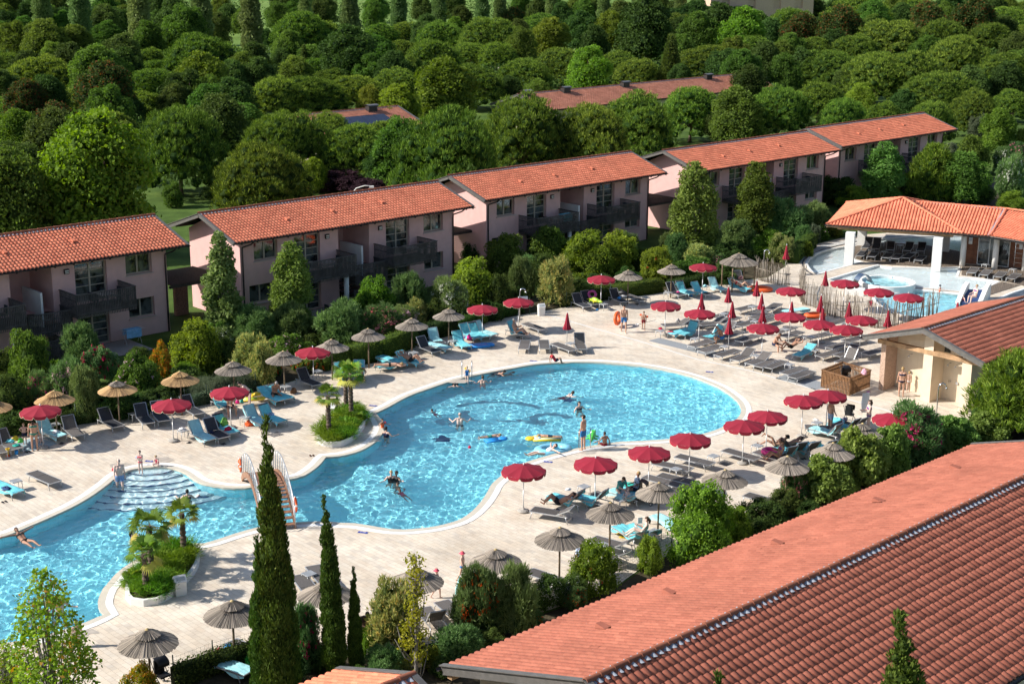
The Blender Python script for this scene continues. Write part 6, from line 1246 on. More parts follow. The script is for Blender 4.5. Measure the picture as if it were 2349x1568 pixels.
# --- loungers: kind, hinge and foot in tile coordinates (column, row of the 4 x 4 tiles), towel, where
def near_label(P):
 best = min(SPOTS, key=lambda q: (q[0]-P).length); return best
def LT(c, r, x, y): return T(c, r, x, y, HF)
K3 = lambda X, Y: at(*K(X, Y), HF)
TW = {'t': M_TURQ, 'l': M_LTURQ, 'w': M_WHITE}
TWN = {'t': 'turquoise', 'l': 'pale aqua', 'w': 'white'}
LD = [  # kind, c, r, hinge x y, foot x y, towel, words that single it out
('h',0,2,30,910,160,975,0,'with green cloth at the left edge by the thatched parasol'),('hd',0,2,400,800,565,860,'l','behind the red parasol over the rug'),('h',0,2,645,790,720,855,0,'right of the white draped one'),('hd',0,2,960,705,1090,772,0,'alone under the golden thatched parasol'),('hd',0,2,1315,690,1365,742,0,'beside the empty side table by the hedge'),
('hd',0,2,1450,650,1510,720,0,'behind the red parasol with the lounger pair'),('hd',0,2,1730,600,1830,655,0,'behind the right side of the second red parasol'),('hd',0,2,1800,830,1930,895,'l','left one of the pair with black bag and green bag'),('hd',0,2,1930,800,2060,872,0,'middle one of the bag covered group'),('hd',0,2,2000,755,2150,828,'t','right one of the bag covered group'),
('f',0,2,345,1215,510,1285,0,'flat and alone at the left above the pool'),('f',0,2,30,1320,170,1375,'t','flat with clothes at the left edge above the pool'),('h',0,2,2015,545,2130,600,'t','under the person sitting by the third red parasol'),('h',0,2,-40,950,5,1015,0,'cut by the left edge next to the toys'),
('m',1,2,95,480,225,535,'t','under the man reading, left of two joined'),('m',1,2,180,470,310,515,'t','under the man reading, right of two joined'),('hd',1,2,430,335,565,390,0,'black, right of the grey thatched parasol'),('hd',1,2,-10,700,90,745,'l','left one of the draped pair above the cypress tip'),('h',1,2,115,680,240,728,'t','right one of the draped pair above the cypress tip'),
('h',1,2,790,300,830,345,'t','under the man in the white cap, left'),('h',1,2,930,285,905,330,'t','under the woman in the white cap, right'),('f',1,2,1250,200,1110,222,'t','under the woman lying face down'),('f',1,2,1210,150,1340,185,'t','behind the woman lying face down'),('m',1,2,1370,150,1510,190,'t','under the man lying with knees up'),('hd',1,2,1560,50,1660,85,0,'black, at the foot of the thatched pole by the hedge'),
('f',1,2,1640,25,1770,55,'l','draped and flat, left of the air mattress'),('h',1,2,1880,5,1935,40,'t','draped upright, above the air mattress'),('hd',1,1,1500,1560,1560,1590,0,'black, left of the thatched pole by the oleander'),('hd',1,1,1630,1530,1700,1580,'l','right of the thatched pole by the oleander'),('hd',1,1,1930,1490,2040,1530,'t','left one of three under the red parasol with the blue cloth'),
('hd',1,1,2010,1480,2110,1520,'t','middle one of three under the red parasol with the blue cloth'),('hd',1,1,2080,1470,2190,1500,'l','right one of three under the red parasol with the blue cloth'),('h',2,1,25,1465,140,1500,'t','under the man reading by the curved shower'),('f',2,1,170,1415,285,1455,0,'flat, right of the man reading by the shower'),
('hd',2,1,590,1200,695,1245,0,'left one of two beside the inflatable toys'),('hd',2,1,690,1185,770,1222,0,'right one of two beside the inflatable toys'),('hd',2,1,955,1165,1035,1200,0,'holding the orca float'),('f',2,1,1120,1160,1205,1188,0,'flat beneath the thatched parasol near the orca float'),('hd',2,1,1475,1105,1565,1138,0,'black, left of two with hanging towels'),
('hd',2,1,1570,1095,1660,1125,'t','draped, left of the two hanging towels'),('hd',2,1,1690,1095,1815,1130,'t','draped, right of the two hanging towels'),('hd',2,1,1850,1055,1950,1090,'l','black, right of the far red parasol pole'),('h',2,1,2075,1065,2175,1085,'t','under the woman lying below the shelter'),('h',2,1,2090,1000,2150,1030,0,'behind the woman lying below the shelter'),
('h',2,1,605,1545,640,1635,0,'upright, right one of four in front of the lone closed parasol'),('f',2,2,118,10,106,62,0,'first of four by the lone closed parasol'),('f',2,2,290,-5,302,60,0,'second of four by the lone closed parasol'),('f',2,2,420,22,565,75,0,'third of four, lying crosswise by the closed parasol'),
('m',2,1,1515,1405,1380,1415,0,'with a dotted bag on it under the red parasol'),('m',2,1,1670,1385,1580,1400,0,'behind the dotted bag lounger'),('f',2,1,1600,1455,1460,1495,'t','turquoise draped with a red towel beside it'),('hd',2,1,1665,1455,1545,1500,'t','next to the red towel, black back raised'),('h',2,1,1880,1505,1730,1535,'t','under the seated bald man'),
('m',2,1,1800,1400,1720,1410,0,'behind the red parasol of the bald man')]
for i, (k, c, r, hx, hy, fx, fy, tw, wd) in enumerate(LD):
 col = 'black' if len(k) > 1 else 'grey-brown'; wd2 = wd.replace('black, ', '')
 lounger(k, LT(c, r, hx, hy), LT(c, r, fx, fy), '%s sun lounger %s' % (col, wd2), TW.get(tw), '%s towel, %s' % (TWN.get(tw, ''), wd2) if tw else None, tw0=0 if i % 3 else .1, tw1=1.95 if i % 4 else 1.5)
ROWL = [('f',2,1,2060,1275,2225,1235),('f',2,1,2175,1320,2335,1275),('f',2,1,1850,1345,1990,1300),('f',2,1,1915,1385,2095,1330),('f',2,1,2070,1420,2240,1370),('f',2,1,1945,1525,2130,1460),('f',2,1,2080,1560,2260,1500),('f',2,2,1640,35,1830,-15),('f',2,2,1735,85,1950,25),('f',2,2,1885,125,2090,65),('m',2,2,2040,165,2230,90),('m',2,2,2175,200,2380,130),
('f',2,2,2255,225,2450,150),('f',3,2,-10,235,140,175),('f',3,2,145,290,355,225),('f',3,2,220,325,440,250),('m',3,2,262,125,420,60),('f',3,2,465,130,640,85),('m',3,2,625,125,780,80),('h',3,2,650,190,800,130),('f',3,2,895,110,1070,60),('f',3,2,560,55,690,20),('f',3,1,75,1480,235,1430),('f',3,1,130,1520,300,1470),('f',3,1,330,1370,460,1340),('m',3,1,540,1490,680,1460),('f',3,1,350,1530,510,1500),('f',3,1,700,1560,850,1530),
('f',3,1,150,1290,330,1265),('f',3,1,560,1400,700,1370),('f',2,1,2200,1350,2340,1310),('f',2,1,2290,1380,2400,1345),('m',2,1,1870,1480,1990,1440),('f',3,1,0,1270,60,1235)]
for i, (k, c, r, fx, fy, hx, hy) in enumerate(ROWL):
 f_, h_ = LT(c, r, fx, fy), LT(c, r, hx, hy); tw = {29: None, 28: 'l', 16: 't'}.get(i)
 lab = 'grey-brown sun lounger, %s from the left in the crowded lounger rows' % ordn(sorted(range(len(ROWL)), key=lambda j: LT(*ROWL[j][1:5]).x/LT(*ROWL[j][1:5]).y).index(i))
 lounger(k, h_, f_, lab, TW.get(tw), '%s towel on a lounger in the crowded rows' % TWN.get(tw, ''), group='loungers in the crowded rows')
LD2 = [('f',2,2,1590,1160,1300,1100,0,'left of the square drain, behind a side table'),('f',2,2,1800,1110,1515,1040,0,'right of the same table, beside the square drain'),('f',2,2,2225,1065,1950,985,0,'under the red parasol with the round stone base'),('f',2,2,1480,1300,1215,1230,0,'partly under the thatched parasol of the pushchair'),('f',2,2,1660,1290,1350,1215,0,'behind the thatched parasol above the bright shrub'),
('f',2,2,2440,1060,2235,1000,0,'next to the pink lilo'),('f',2,2,2400,1465,2145,1395,0,'behind the dark green hedge by the pink oleander'),('h',2,2,500,1440,350,1400,'t','under the man lying with knees up near the pool bay'),('h',2,2,640,1420,560,1400,'t','beside the man lying near the pool bay'),('m',2,2,370,1560,185,1530,0,'empty below the nearest red parasol'),
('m',2,2,1060,1400,905,1352,'l','under the woman holding the baby'),('f',2,2,1150,1370,1010,1345,'t','with the green beach towel beside the grandmother'),('h',3,2,540,820,405,780,'l','draped pale aqua below the red parasol by the pushchair'),('h',3,2,720,780,570,735,'t','dark back raised, left of the standing woman with a towel'),('h',3,2,790,770,640,725,0,'behind the previous draped one, by the dark pushchair'),('m',3,2,440,780,340,775,0,'small flat end beside the side table by the pushchair'),
('h',3,2,110,1010,20,970,'t','under the woman in pink by the lilo'),('h',3,2,210,970,130,930,'t','under the person with a raised leg, left'),('h',3,2,320,970,230,930,'t','under the person with a raised leg, right'),('h',3,2,450,950,380,920,'t','draped turquoise, right end of the group by the lilo'),
('f',2,3,415,620,150,530,0,'flat beside the jasmine hedge'),('m',2,3,960,290,740,232,0,'left one under the thatched parasol near the wire fence'),('m',2,3,860,385,730,330,0,'lower one under the thatched parasol near the wire fence'),('m',2,3,1090,190,960,115,'t','under the woman reading a book'),('m',2,3,1180,170,1060,110,'t','next to the woman reading a book'),('f',2,3,1400,60,1310,20,'l','behind the bright shrub, aqua towel on it'),
('f',1,3,480,690,390,570,0,'half hidden right of the tallest cypress'),('f',1,3,640,630,520,485,0,'beside the white table behind the slim cypress'),('h',1,3,1610,965,1530,870,0,'back raised, left of two by the wire fence'),('h',1,3,1830,920,1700,810,0,'right of two by the wire fence'),('f',1,3,1090,1010,960,975,'t','with the dark seated figure behind the variegated shrub'),
('f',0,3,1990,1360,1900,1330,'l','completely covered by an aqua towel near the corner'),('f',0,3,2300,1270,2110,1180,0,'next to the cypress with clothes beside it'),('f',0,3,60,1480,-40,1430,0,'cut by the lower left corner')]
for i, (k, c, r, hx, hy, fx, fy, tw, wd) in enumerate(LD2):
 lounger(k, LT(c, r, hx, hy), LT(c, r, fx, fy), '%s sun lounger %s' % ('grey', wd), TW.get(tw), '%s towel, %s' % (TWN.get(tw, ''), wd) if tw else None)
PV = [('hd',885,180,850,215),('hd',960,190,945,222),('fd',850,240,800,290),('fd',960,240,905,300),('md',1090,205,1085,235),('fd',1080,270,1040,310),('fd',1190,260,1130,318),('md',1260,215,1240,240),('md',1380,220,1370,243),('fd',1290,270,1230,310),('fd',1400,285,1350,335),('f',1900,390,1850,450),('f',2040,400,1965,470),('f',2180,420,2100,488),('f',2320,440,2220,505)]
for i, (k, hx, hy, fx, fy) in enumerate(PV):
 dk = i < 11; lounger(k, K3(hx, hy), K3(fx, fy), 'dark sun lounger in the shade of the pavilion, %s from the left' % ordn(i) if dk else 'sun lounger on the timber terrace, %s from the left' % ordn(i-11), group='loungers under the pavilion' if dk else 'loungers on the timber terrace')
TB = [(0,2,1228,652,'beside the upright dark lounger by the hedge'),(0,2,145,1268,'alone above the pool at the left'),(0,2,1678,808,'with a folded white towel left of the draped pair'),(0,2,2252,685,'with blue and red goggles near the orange bag'),(0,2,505,748,'behind the white draped lounger'),(1,2,272,402,'holding a white magazine by the thatched pole'),(1,2,562,262,'beside the black lounger and clipped hedge'),
(1,2,1445,92,'behind the man lying with knees up'),(1,1,1805,1555,'under the thatched parasol by the white oleander'),(2,1,840,1218,'right of the colourful inflatable toys'),(2,1,1432,1112,'left of the turquoise hanging towels'),(2,1,1230,1158,'below the thatched parasol near the orca float'),(2,1,1362,1462,'with red things on it by the red towel'),(2,1,1945,1307,'in the rows under two closed parasols'),(2,1,1700,1365,'between two red parasols in the rows'),
(2,1,2230,1375,'in the rows behind the crouching sunbather'),(2,1,1680,1535,'in front of the bald man'),(2,2,1950,38,'front row, left of the grey loungers'),(2,2,2235,118,'front row, middle of the grey loungers'),(3,2,198,200,'front row, above two joined loungers'),(3,2,428,70,'beside the lying couple'),(2,2,535,8,'between the loungers by the lone closed parasol'),(3,1,160,1450,'between the rows right of the red parasol'),(2,1,2205,1242,'at the far end of the rows'),(3,1,400,1520,'before the pale raised lounger'),
(2,2,660,1320,'by the square drain near the lying man'),(2,2,1505,1160,'between the two flat loungers by the pool'),(2,2,1850,1040,'alone, with the square drain at its foot'),(2,2,2250,945,'near the pink lilo'),(2,2,990,1440,'heaped with aqua towels before the woman with the baby'),(3,2,450,735,'with a white cloth left of the pushchair'),(2,3,840,290,'under the thatched parasol near the wire fence'),(1,3,485,555,'white, between two loungers behind the cypress'),(0,3,2085,1265,'heaped with clothes by the cypress'),(2,3,1310,165,'by the woman reading a book')]
for c, r, x, y, l in TB: table(T(c, r, x, y, .43), 'small metal side table '+l)
for x, y, l in ((1063,158,'dark in the pavilion, by the far water'),(1180,188,'dark in the pavilion, second from the left'),(905,232,'dark in the pavilion, leftmost'),(1032,248,'dark in the pavilion, front row'),(1322,258,'dark in the pavilion, right end'),(1985,370,'white on the terrace, left'),(2245,414,'white on the terrace, right')): table(at(*K(x, y), .43), 'side table '+l)
# ================================================================ planters, palms, bridge, fences and fittings
F_PALM = foliage_mat('palm_fronds', (.05, .11, .02), (.22, .33, .06), .3, rnd=.1, extra=(.45, .40, .10))
def palm_meshes(seed, r=1.0, nf=26):
 rg = np.random.default_rng(seed); V = []; T_ = []
 for i in range(nf):
  a = i*2.4; el = rg.uniform(-.6, 1.2); d = np.array([math.cos(a)*math.cos(el), math.sin(a)*math.cos(el), math.sin(el)]); st = rg.uniform(.42, .55)*r; hub = d*st+np.array([0, 0, -.05]); side = unit(np.cross(d, [0, 0, 1.])); upv = np.cross(side, d); tt = rg.uniform(0, .8) if el > -.3 else 1.0
  V.append(np.array([[0, 0, -.02], hub+side*.012, hub, hub-side*.012])); T_.append(.4)
  for k in range(15):
   b = (k-7)/7*1.75; dd = d*math.cos(b)+side*math.sin(b); L = r*rg.uniform(.42, .55)*(1-.12*abs(b)); tip = hub+dd*L-np.array([0, 0, .16*L*(1+abs(b))]); mid = hub+dd*L*.55+upv*.02; w = np.cross(dd, upv)*.034*r; V.append(np.array([hub, mid+w, tip, mid-w])); T_.append(min(1, tt+rg.uniform(0, .2)))
 V = np.concatenate(V); return np_mesh('crown', V, np.arange(len(V)).reshape(-1, 4), F_PALM, np.array(T_))
def palm(base, h, r, seed, label):
 e = empty('fan_palm', base, seed, label, 'palm tree', 'fan palms in the white planters'); mb = MB(); rg = R_(seed); k = int(h/.09)
 mb.tube([(0, 0, h*i/k) for i in range(k+1)], [.11+.035*((i % 2)) + rg.uniform(-.01, .01) - .03*(i/k) for i in range(k+1)], 12, smooth=False)
 for i in range(k*5): a = rg.uniform(0, 6.28); z = rg.uniform(.1, h); c, s = math.cos(a), math.sin(a); mb.add([(c*.10-s*.03, s*.10+c*.03, z), (c*.10+s*.03, s*.10-c*.03, z), (c*.18, s*.18, z+.07)], [(0, 1, 2)])
 mb.build('trunk', M_BARK, e); o = obj('crown', palm_meshes(seed, r), e); o.location = (0, 0, h+.02); return e
def planter(pts, label, tufts, seed):
 P = smooth_closed([at(*p) for p in pts], .3)
 if area2(P) < 0: P.reverse()
 e = empty('planter', (0, 0, 0), 0, label, 'planter'); mb = MB(); I = offset(P, -.14); band(mb, P, P, 0, .26); band(mb, P, I, .26, .26); band(mb, I, I, .26, .1); mb.build('kerb', M_WPLASTER, e)
 o = sheet('soil', I, [], .15, M_SOIL); o['kind'] = None; del o['kind']; setparent(o, e); rg = R_(seed); me = SH['grass_tuft'][0]; xs = [p.x for p in I]; ys = [p.y for p in I]; n = 0; Q = offset(P, -.42); used = []
 for _ in range(4000):
  x, y = rg.uniform(min(xs), max(xs)), rg.uniform(min(ys), max(ys))
  if not inside(np.array([x]), np.array([y]), Q)[0] or any((x-a)**2+(y-b)**2 < .36 for a, b in used): continue
  used.append((x, y)); t = bpy.data.objects.new('grass_tuft', me); COL.objects.link(t); t.location = (x, y, .14); t.scale = (rg.uniform(.7, .95),)*2+(rg.uniform(.38, .6),); t.rotation_euler = (0, 0, rg.uniform(0, 6)); tag(t, 'tuft of bright green sedge growing in the '+tufts, 'grass tuft', 'sedge tufts in the '+tufts); n += 1
  if n >= 34: break
 return e
pa = [T(1, 2, *p) for p in ()]
def DD(c, r, pts): return [((0, 587.3, 1174.6, 1761.8)[c]+x/4, (0, 392.3, 784.6, 1175.7)[r]+y/4) for x, y in pts]
planter(DD(1, 2, [(558,890),(570,925),(620,955),(700,966),(780,960),(860,925),(930,870),(985,800),(1015,735),(1015,690),(960,650),(860,640),(780,670),(700,720),(630,780),(580,840)]), 'white kerbed planter with palms between the two pool bays', 'upper palm planter', 3)
planter(DD(0, 3, [(1155,700),(1160,800),(1200,842),(1320,860),(1450,842),(1550,795),(1620,745),(1700,660),(1790,560),(1830,470),(1825,400),(1770,350),(1650,338),(1500,370),(1380,430),(1260,510),(1180,600)]), 'white kerbed planter with palms beside the lower pool bay', 'lower palm planter', 4)
palm(T(1, 2, 670, 870, .15), 2.15, .85, 1, 'short fan palm standing alone at the front of the upper planter'); palm(T(1, 2, 875, 705, .15), 2.4, 1.0, 2, 'thick-crowned fan palm at the back of the upper planter'); palm(T(1, 2, 828, 640, .15), 2.15, .85, 3, 'fan palm half hidden behind its neighbour, upper planter')
palm(T(0, 3, 1345, 742, .15), 1.62, .9, 4, 'front fan palm in the lower planter'); palm(T(0, 3, 1392, 560, .15), 2.0, 1.05, 5, 'middle and tallest fan palm in the lower planter'); palm(T(0, 3, 1690, 402, .15), 1.85, .85, 6, 'right-hand fan palm in the lower planter')
def fan_shrub(p, r, seed, lab): o = obj('dwarf_palm', palm_meshes(seed, r, 34)); o.location = (p.x, p.y, .3); tag(o, lab, 'palm shrub', 'dwarf fan palms in the planters')
fan_shrub(T(1, 2, 790, 800, .1), .6, 11, 'bushy dwarf palm in the middle of the upper planter'); fan_shrub(T(1, 2, 930, 740, .1), .6, 12, 'bushy dwarf palm at the right end of the upper planter'); fan_shrub(T(0, 3, 1225, 640, .1), .6, 13, 'bushy dwarf palm at the left end of the lower planter'); fan_shrub(T(0, 3, 1500, 470, .1), .5, 14, 'dark dwarf palm at the back of the lower planter')
# footbridge
M_IPE = mat('red_brown_timber', (.29, .15, .09), .6, var=.15, scale=6); M_ORANGE = mat('orange_plastic', (.85, .13, .03), .45, var=.04); M_BLACK = mat('black_plastic', (.015, .015, .017), .45, var=.1)
bA, bB = at(590, 1097), at(641, 1216); bd_ = (bB-bA); bL = bd_.length; bd_.normalize(); bs = Vector((-bd_.y, bd_.x, 0)); br_ = empty('footbridge', (0, 0, 0), 0, 'arched timber footbridge with steel railings over the pool narrows', 'bridge'); BWD = .68
def arc(t): return .05+1.05*math.sin(PI*t)**.8 if 0 < t < 1 else .05
bq = lambda t, s, z=0: bA+bd_*(bL*t)+bs*s+UP*(arc(t)+z)
for s in (-BWD, BWD):
 mb = MB(); n = 24; V = []
 for i in range(n+1): t = i/n; p = bq(t, s); V += [p-bs*.04+UP*.12, p+bs*.04+UP*.12, p+bs*.04-UP*.16, p-bs*.04-UP*.16]
 mb.add(V, [(4*i+k, 4*i+(k+1) % 4, 4*i+4+(k+1) % 4, 4*i+4+k) for i in range(n) for k in range(4)] + [(0, 1, 2, 3), (4*n+3, 4*n+2, 4*n+1, 4*n)]); mb.build('stringer', M_IPE, br_)
for i in range(22): t = (i+.5)/22; mb = MB(); mb.box(bq(t, 0, -.0), (.26, 2*BWD-.1, .035), ax=(bd_, bs, UP)); mb.build('tread', M_IPE, br_)
for s in (-BWD, BWD):
 mb = MB(); mb.tube([bq(i/20, s, .98) for i in range(21)], .028, 8); mb.build('handrail', M_ALU, br_); mb = MB()
 for k in range(5): mb.tube([bq(i/20, s, .25+k*.14) for i in range(21)], .008, 4)
 mb.build('wires', M_ALU, br_);
 for i in range(11): mb = MB(); mb.tube([bq(i/10, s), bq(i/10, s, .98)], .02, 6); mb.build('post', M_ALU, br_)
def buoy(p, nrm, label):
 e = MB(); nrm = Vector(nrm).normalized(); a = nrm.cross(UP).normalized(); b = a.cross(nrm)
 for k in range(24):
  for j in range(8):
   A = 2*PI*k/24; B = 2*PI*j/8; e.v.append(tuple(p+(a*math.cos(A)+b*math.sin(A))*(.27+.075*math.cos(B))+nrm*.05*math.sin(B)))
 for k in range(24):
  for j in range(8): e.f.append([k*8+j, ((k+1) % 24)*8+j, ((k+1) % 24)*8+(j+1) % 8, k*8+(j+1) % 8]); e.t.append(.5); e.m.append(0 if k % 6 else 1); e.sm.append(True)
 tag(e.build('life_ring', [M_ORANGE, M_WHITE]), label, 'life ring')
buoy(bq(.03, BWD+.1 if bs.x < 0 else -BWD-.1, .6), bs, 'orange life ring on the far left end of the footbridge'); buoy(bq(.93, -BWD-.1 if bs.x < 0 else BWD+.1, .55), bs, 'orange life ring on the near right end of the footbridge')
# pool fittings
def ladder(p, toward, label):
 e = MB(); d = Vector(toward).normalized(); s = Vector((-d.y, d.x, 0))
 for q in (-.28, .28): e.tube([p+s*q-d*.25, p+s*q-d*.25+UP*.75, p+s*q-d*.1+UP*.92, p+s*q+d*.12+UP*.88, p+s*q+d*.2+UP*.5, p+s*q+d*.2-UP*1.0], .022, 7)
 for k in range(3): e.box(p+d*.2-UP*(.35+k*.28), (.08, .56, .03), ax=(d, s, UP))
 tag(e.build('pool_ladder', M_CHROME), label, 'pool ladder')
ladder(T(1, 2, 1935, 318), (0, -1, 0), 'chrome pool ladder with a child between its handles'); ladder(T(2, 2, 665, 955), (0, 1, 0), 'chrome pool ladder beside the standing man in blue shorts')
def bin_(p, rz, label):
 e = empty('litter_bin', p, rz, label, 'litter bin', 'white litter bins'); mb = MB(); w = .2; V = [(-w, -w*.8, 0), (w, -w*.8, 0), (w, w*.8, 0), (-w, w*.8, 0)]; T2 = [(-w*1.1, -w*.9, .58), (w*1.1, -w*.9, .58), (w*1.1, w*.9, .58), (-w*1.1, w*.9, .58)]; mb.add(V+T2, [(0, 1, 5, 4), (1, 2, 6, 5), (2, 3, 7, 6), (3, 0, 4, 7)]); mb.build('body', M_WPLASTER, e)
 mb = MB(); h = w*1.15; mb.add([(-h, -h, .58), (h, -h, .58), (h, h, .58), (-h, h, .58), (-h, 0, .80), (h, 0, .80)], [(0, 1, 5, 4), (3, 4, 5, 2), (0, 4, 3), (1, 2, 5), (0, 3, 2, 1)]); mb.build('hood', M_WPLASTER, e); mb = MB(); n = Vector((0, -.22, h)).normalized(); mb.box((0, -h*.52, .693), (h*1.5, .16, .012), ax=(Vector((1, 0, 0)), Vector((0, h, .22)).normalized(), n)); mb.build('flap', mat('grey_flap', (.45, .47, .46), .5), e)
bin_(T(0, 3, 1655, 748), .5, 'white peaked litter bin against the lower palm planter'); bin_(T(1, 2, 705, 690), -.4, 'white peaked litter bin behind the upper palm planter'); bin_(T(2, 1, 268, 1322), .3, 'white peaked litter bin near the hedge and curved shower')
def shower_pipe(p, h, toward, label):
 e = MB(); d = Vector(toward).normalized(); e.tube([p, p+UP*(h-.3)]+[p+UP*(h-.3+.28*math.sin(a))+d*(.2*(1-math.cos(a))) for a in (.5, 1.0, 1.57, 2.2, 2.8)], .035, 8); q = p+UP*(h-.22)+d*.39; e.tube([q, q-UP*.08], (.04, .07), 8); tag(e.build('shower_pipe', M_CHROME), label, 'outdoor shower')
shower_pipe(T(2, 1, 68, 1385), 2.25, (1, 0, 0), 'curved chrome shower pipe beside a red parasol by the hedge'); shower_pipe(T(3, 2, 1535, 775), 2.35, (1, -.2, 0), 'tall curved chrome shower pipe before the shower block'); shower_pipe(at(1174.6+2300/4, 392.3+975/4), 2.1, (1, 0, 0), 'curved shower pipe behind the stick fence and shelter')
# timber screen round the pushchairs
q1, q2, q3 = T(3, 2, 487, 415), T(3, 2, 742, 495), T(3, 2, 928, 418); q4 = q1+q3-q2; sc = empty('timber_screen', (0, 0, 0), 0, 'square enclosure of brown vertical slats before the shower block', 'slatted screen')
M_SLATB = mat('brown_slats', (.26, .13, .055), .6, col2=(.14, .07, .03), scale=7)
for a, b in ((q1, q2), (q2, q3), (q3, q4), (q4, q1)):
 mb = MB(); d = (b-a); L = d.length; d.normalize(); n = int(L/.1); s = Vector((-d.y, d.x, 0))
 for k in range(n+1): mb.box(a+d*(L*k/n)+UP*.52, (.055, .03, .98), ax=(d, s, UP))
 mb.box((a+b)/2+UP*1.02, (L+.1, .1, .05), ax=(d, s, UP)); mb.box((a+b)/2+UP*.3+s*.03, (L, .03, .06), ax=(d, s, UP)); mb.box((a+b)/2+UP*.8+s*.03, (L, .03, .06), ax=(d, s, UP)); mb.build('panel', M_SLATB, sc)
# stick fences
M_STICK = mat('bare_driftwood', (.36, .31, .25), .9, var=.3, scale=5, col2=(.17, .14, .11))
def stick_fence(pts, label, seed, h0_=1.25, h1=1.95, gap=.095):
 P = [at(*p) for p in pts]; rg = R_(seed); e = empty('stick_fence', (0, 0, 0), 0, label, 'fence', 'fences of rough upright sticks'); mb = MB()
 for a, b in zip(P, P[1:]):
  d = b-a; n = max(1, int(d.length/gap)); dn = d.normalized(); s = Vector((-dn.y, dn.x, 0))
  for k in range(n):
   p = a+d*((k+rg.uniform(.2, .8))/n)+s*rg.uniform(-.1, .1); h = rg.uniform(h0_, h1); l = Vector((rg.uniform(-.12, .12), rg.uniform(-.12, .12), 0)); r = rg.uniform(.018, .034); m_ = p+l*.5+Vector((rg.uniform(-.04, .04), rg.uniform(-.04, .04), h*.55)); t_ = p+l+UP*h; mb.tube([p, m_, t_], (r, r*.85, r*.5), 5)
   if rg.random() < .5: mb.tube([m_+(t_-m_)*.5, t_+Vector((rg.uniform(-.15, .15), rg.uniform(-.15, .15), rg.uniform(-.1, .05)))], (r*.6, r*.3), 4)
 mb.build('sticks', M_STICK, e); mb = MB()
 for z in (.12, .85): mb.tube([p+UP*z for p in P], .025, 5)
 mb.build('rails', M_STICK, e)
tl8 = lambda x, y: (1761.8+x/4, 392.3+y/4)
stick_fence([(1733, 640), (1761, 648), tl8(100, 1045), tl8(205, 1050)], 'rough stick fence beside the four-post thatched shelter', 1)
stick_fence([tl8(300, 1190), tl8(330, 1225), tl8(400, 1243), tl8(470, 1262), tl8(540, 1318), tl8(620, 1345), tl8(700, 1352), tl8(740, 1345)], 'rough stick fence curving behind the two closed red parasols', 2)
stick_fence([tl8(740, 1345), tl8(800, 1380), tl8(870, 1405), tl8(950, 1435), tl8(1050, 1445), tl8(1150, 1428), tl8(1280, 1395), tl8(1400, 1365), tl8(1560, 1320)], 'rough stick fence before the toddler pool', 3)
stick_fence([tl8(300, 1190), tl8(305, 1120), tl8(330, 1060)], 'short return of the stick fence towards the pale pools', 4)
# wire fence by the near hedge
def wire_fence(pts, label, h=1.05):
 P = [at(*p) for p in pts]; e = empty('wire_fence', (0, 0, 0), 0, label, 'fence', 'dark green wire fences'); mb = MB()
 for a, b in zip(P, P[1:]):
  d = (b-a); n = max(1, int(d.length/.14))
  for k in range(8): mb.tube([a+UP*(.08+k*(h-.1)/7), b+UP*(.08+k*(h-.1)/7)], .004, 3)
  for k in range(n): p = a+d*k/n; mb.tube([p+UP*.05, p+UP*h], .003, 3)
 mb.build('mesh', M_DGREEN, e)
 for a, b in zip(P, P[1:]):
  n = max(1, int((b-a).length/2.4))
  for k in range(n+1): p = a+(b-a)*k/n; mb = MB(); mb.tube([p, p+UP*(h+.08)], .022, 6); mb.build('post', M_DGREEN, e)
M_DGREEN = mat('dark_green_coating', (.012, .045, .03), .5)
wire_fence([(905, 1497), (962, 1480), (1077, 1459), (1200, 1428)], 'dark green wire fence under the sparse young tree'); wire_fence([(1352, 1366), (1404, 1348), (1474, 1300), (1540, 1268)], 'dark green wire fence beside the orange-flowered shrub'); wire_fence([(400, 1572), (490, 1537), (590, 1510)], 'wire fence under the trailing hedge at the bottom')
wire_fence([(175, 974), (296, 954), (425, 937), (475, 927), (587, 897)], 'low wire fence behind the left-hand loungers'); wire_fence([(1215, 721), (1299, 706), (1400, 690)], 'low wire fence behind the inflatable toys')
# ---- children's pool equipment
wc = at(*K(1052, 582), .0); e = empty('whirlpool', wc, 0, 'round white walled whirlpool between the pale and blue pools', 'whirlpool'); mb = MB(); R1, R2, hh = 2.0, 1.76, .42
mb.lathe([(R1, -.3), (R1, hh), (R2, hh), (R2, -.45)], 48, smooth=False); mb.build('wall', M_WPLASTER, e); mb = MB(); mb.lathe([(0, .22), (R2, .22)], 48); mb.build('water_surface', mat('foamy_water', (.35, .66, .72), .12, var=.2, scale=3, bump=.4, bscale=5), e)
mb = MB()
for a in (.5, 1.1, 1.7, 2.3): mb.tube([Vector((math.cos(a)*R2, math.sin(a)*R2, .34)), Vector((math.cos(a)*(R2-.02), math.sin(a)*(R2-.02), .34))], .05, 8)
mb.build('jets', M_CHROME, e)
sp = at(*K(760, 610), 0); dsp = (wc-sp); dsp.z = 0; dsp.normalize(); ss = Vector((-dsp.y, dsp.x, 0)); e = empty('water_spout', sp, 0, 'wide arched steel water spout pouring into the whirlpool', 'water spout'); mb = MB(); V = []
for i in range(13): t = i/12; a = PI*.95*(1-t); c = dsp*(.55-.6*math.cos(a))+UP*(.35+.75*math.sin(a)); V += [c-ss*.3, c+ss*.3]
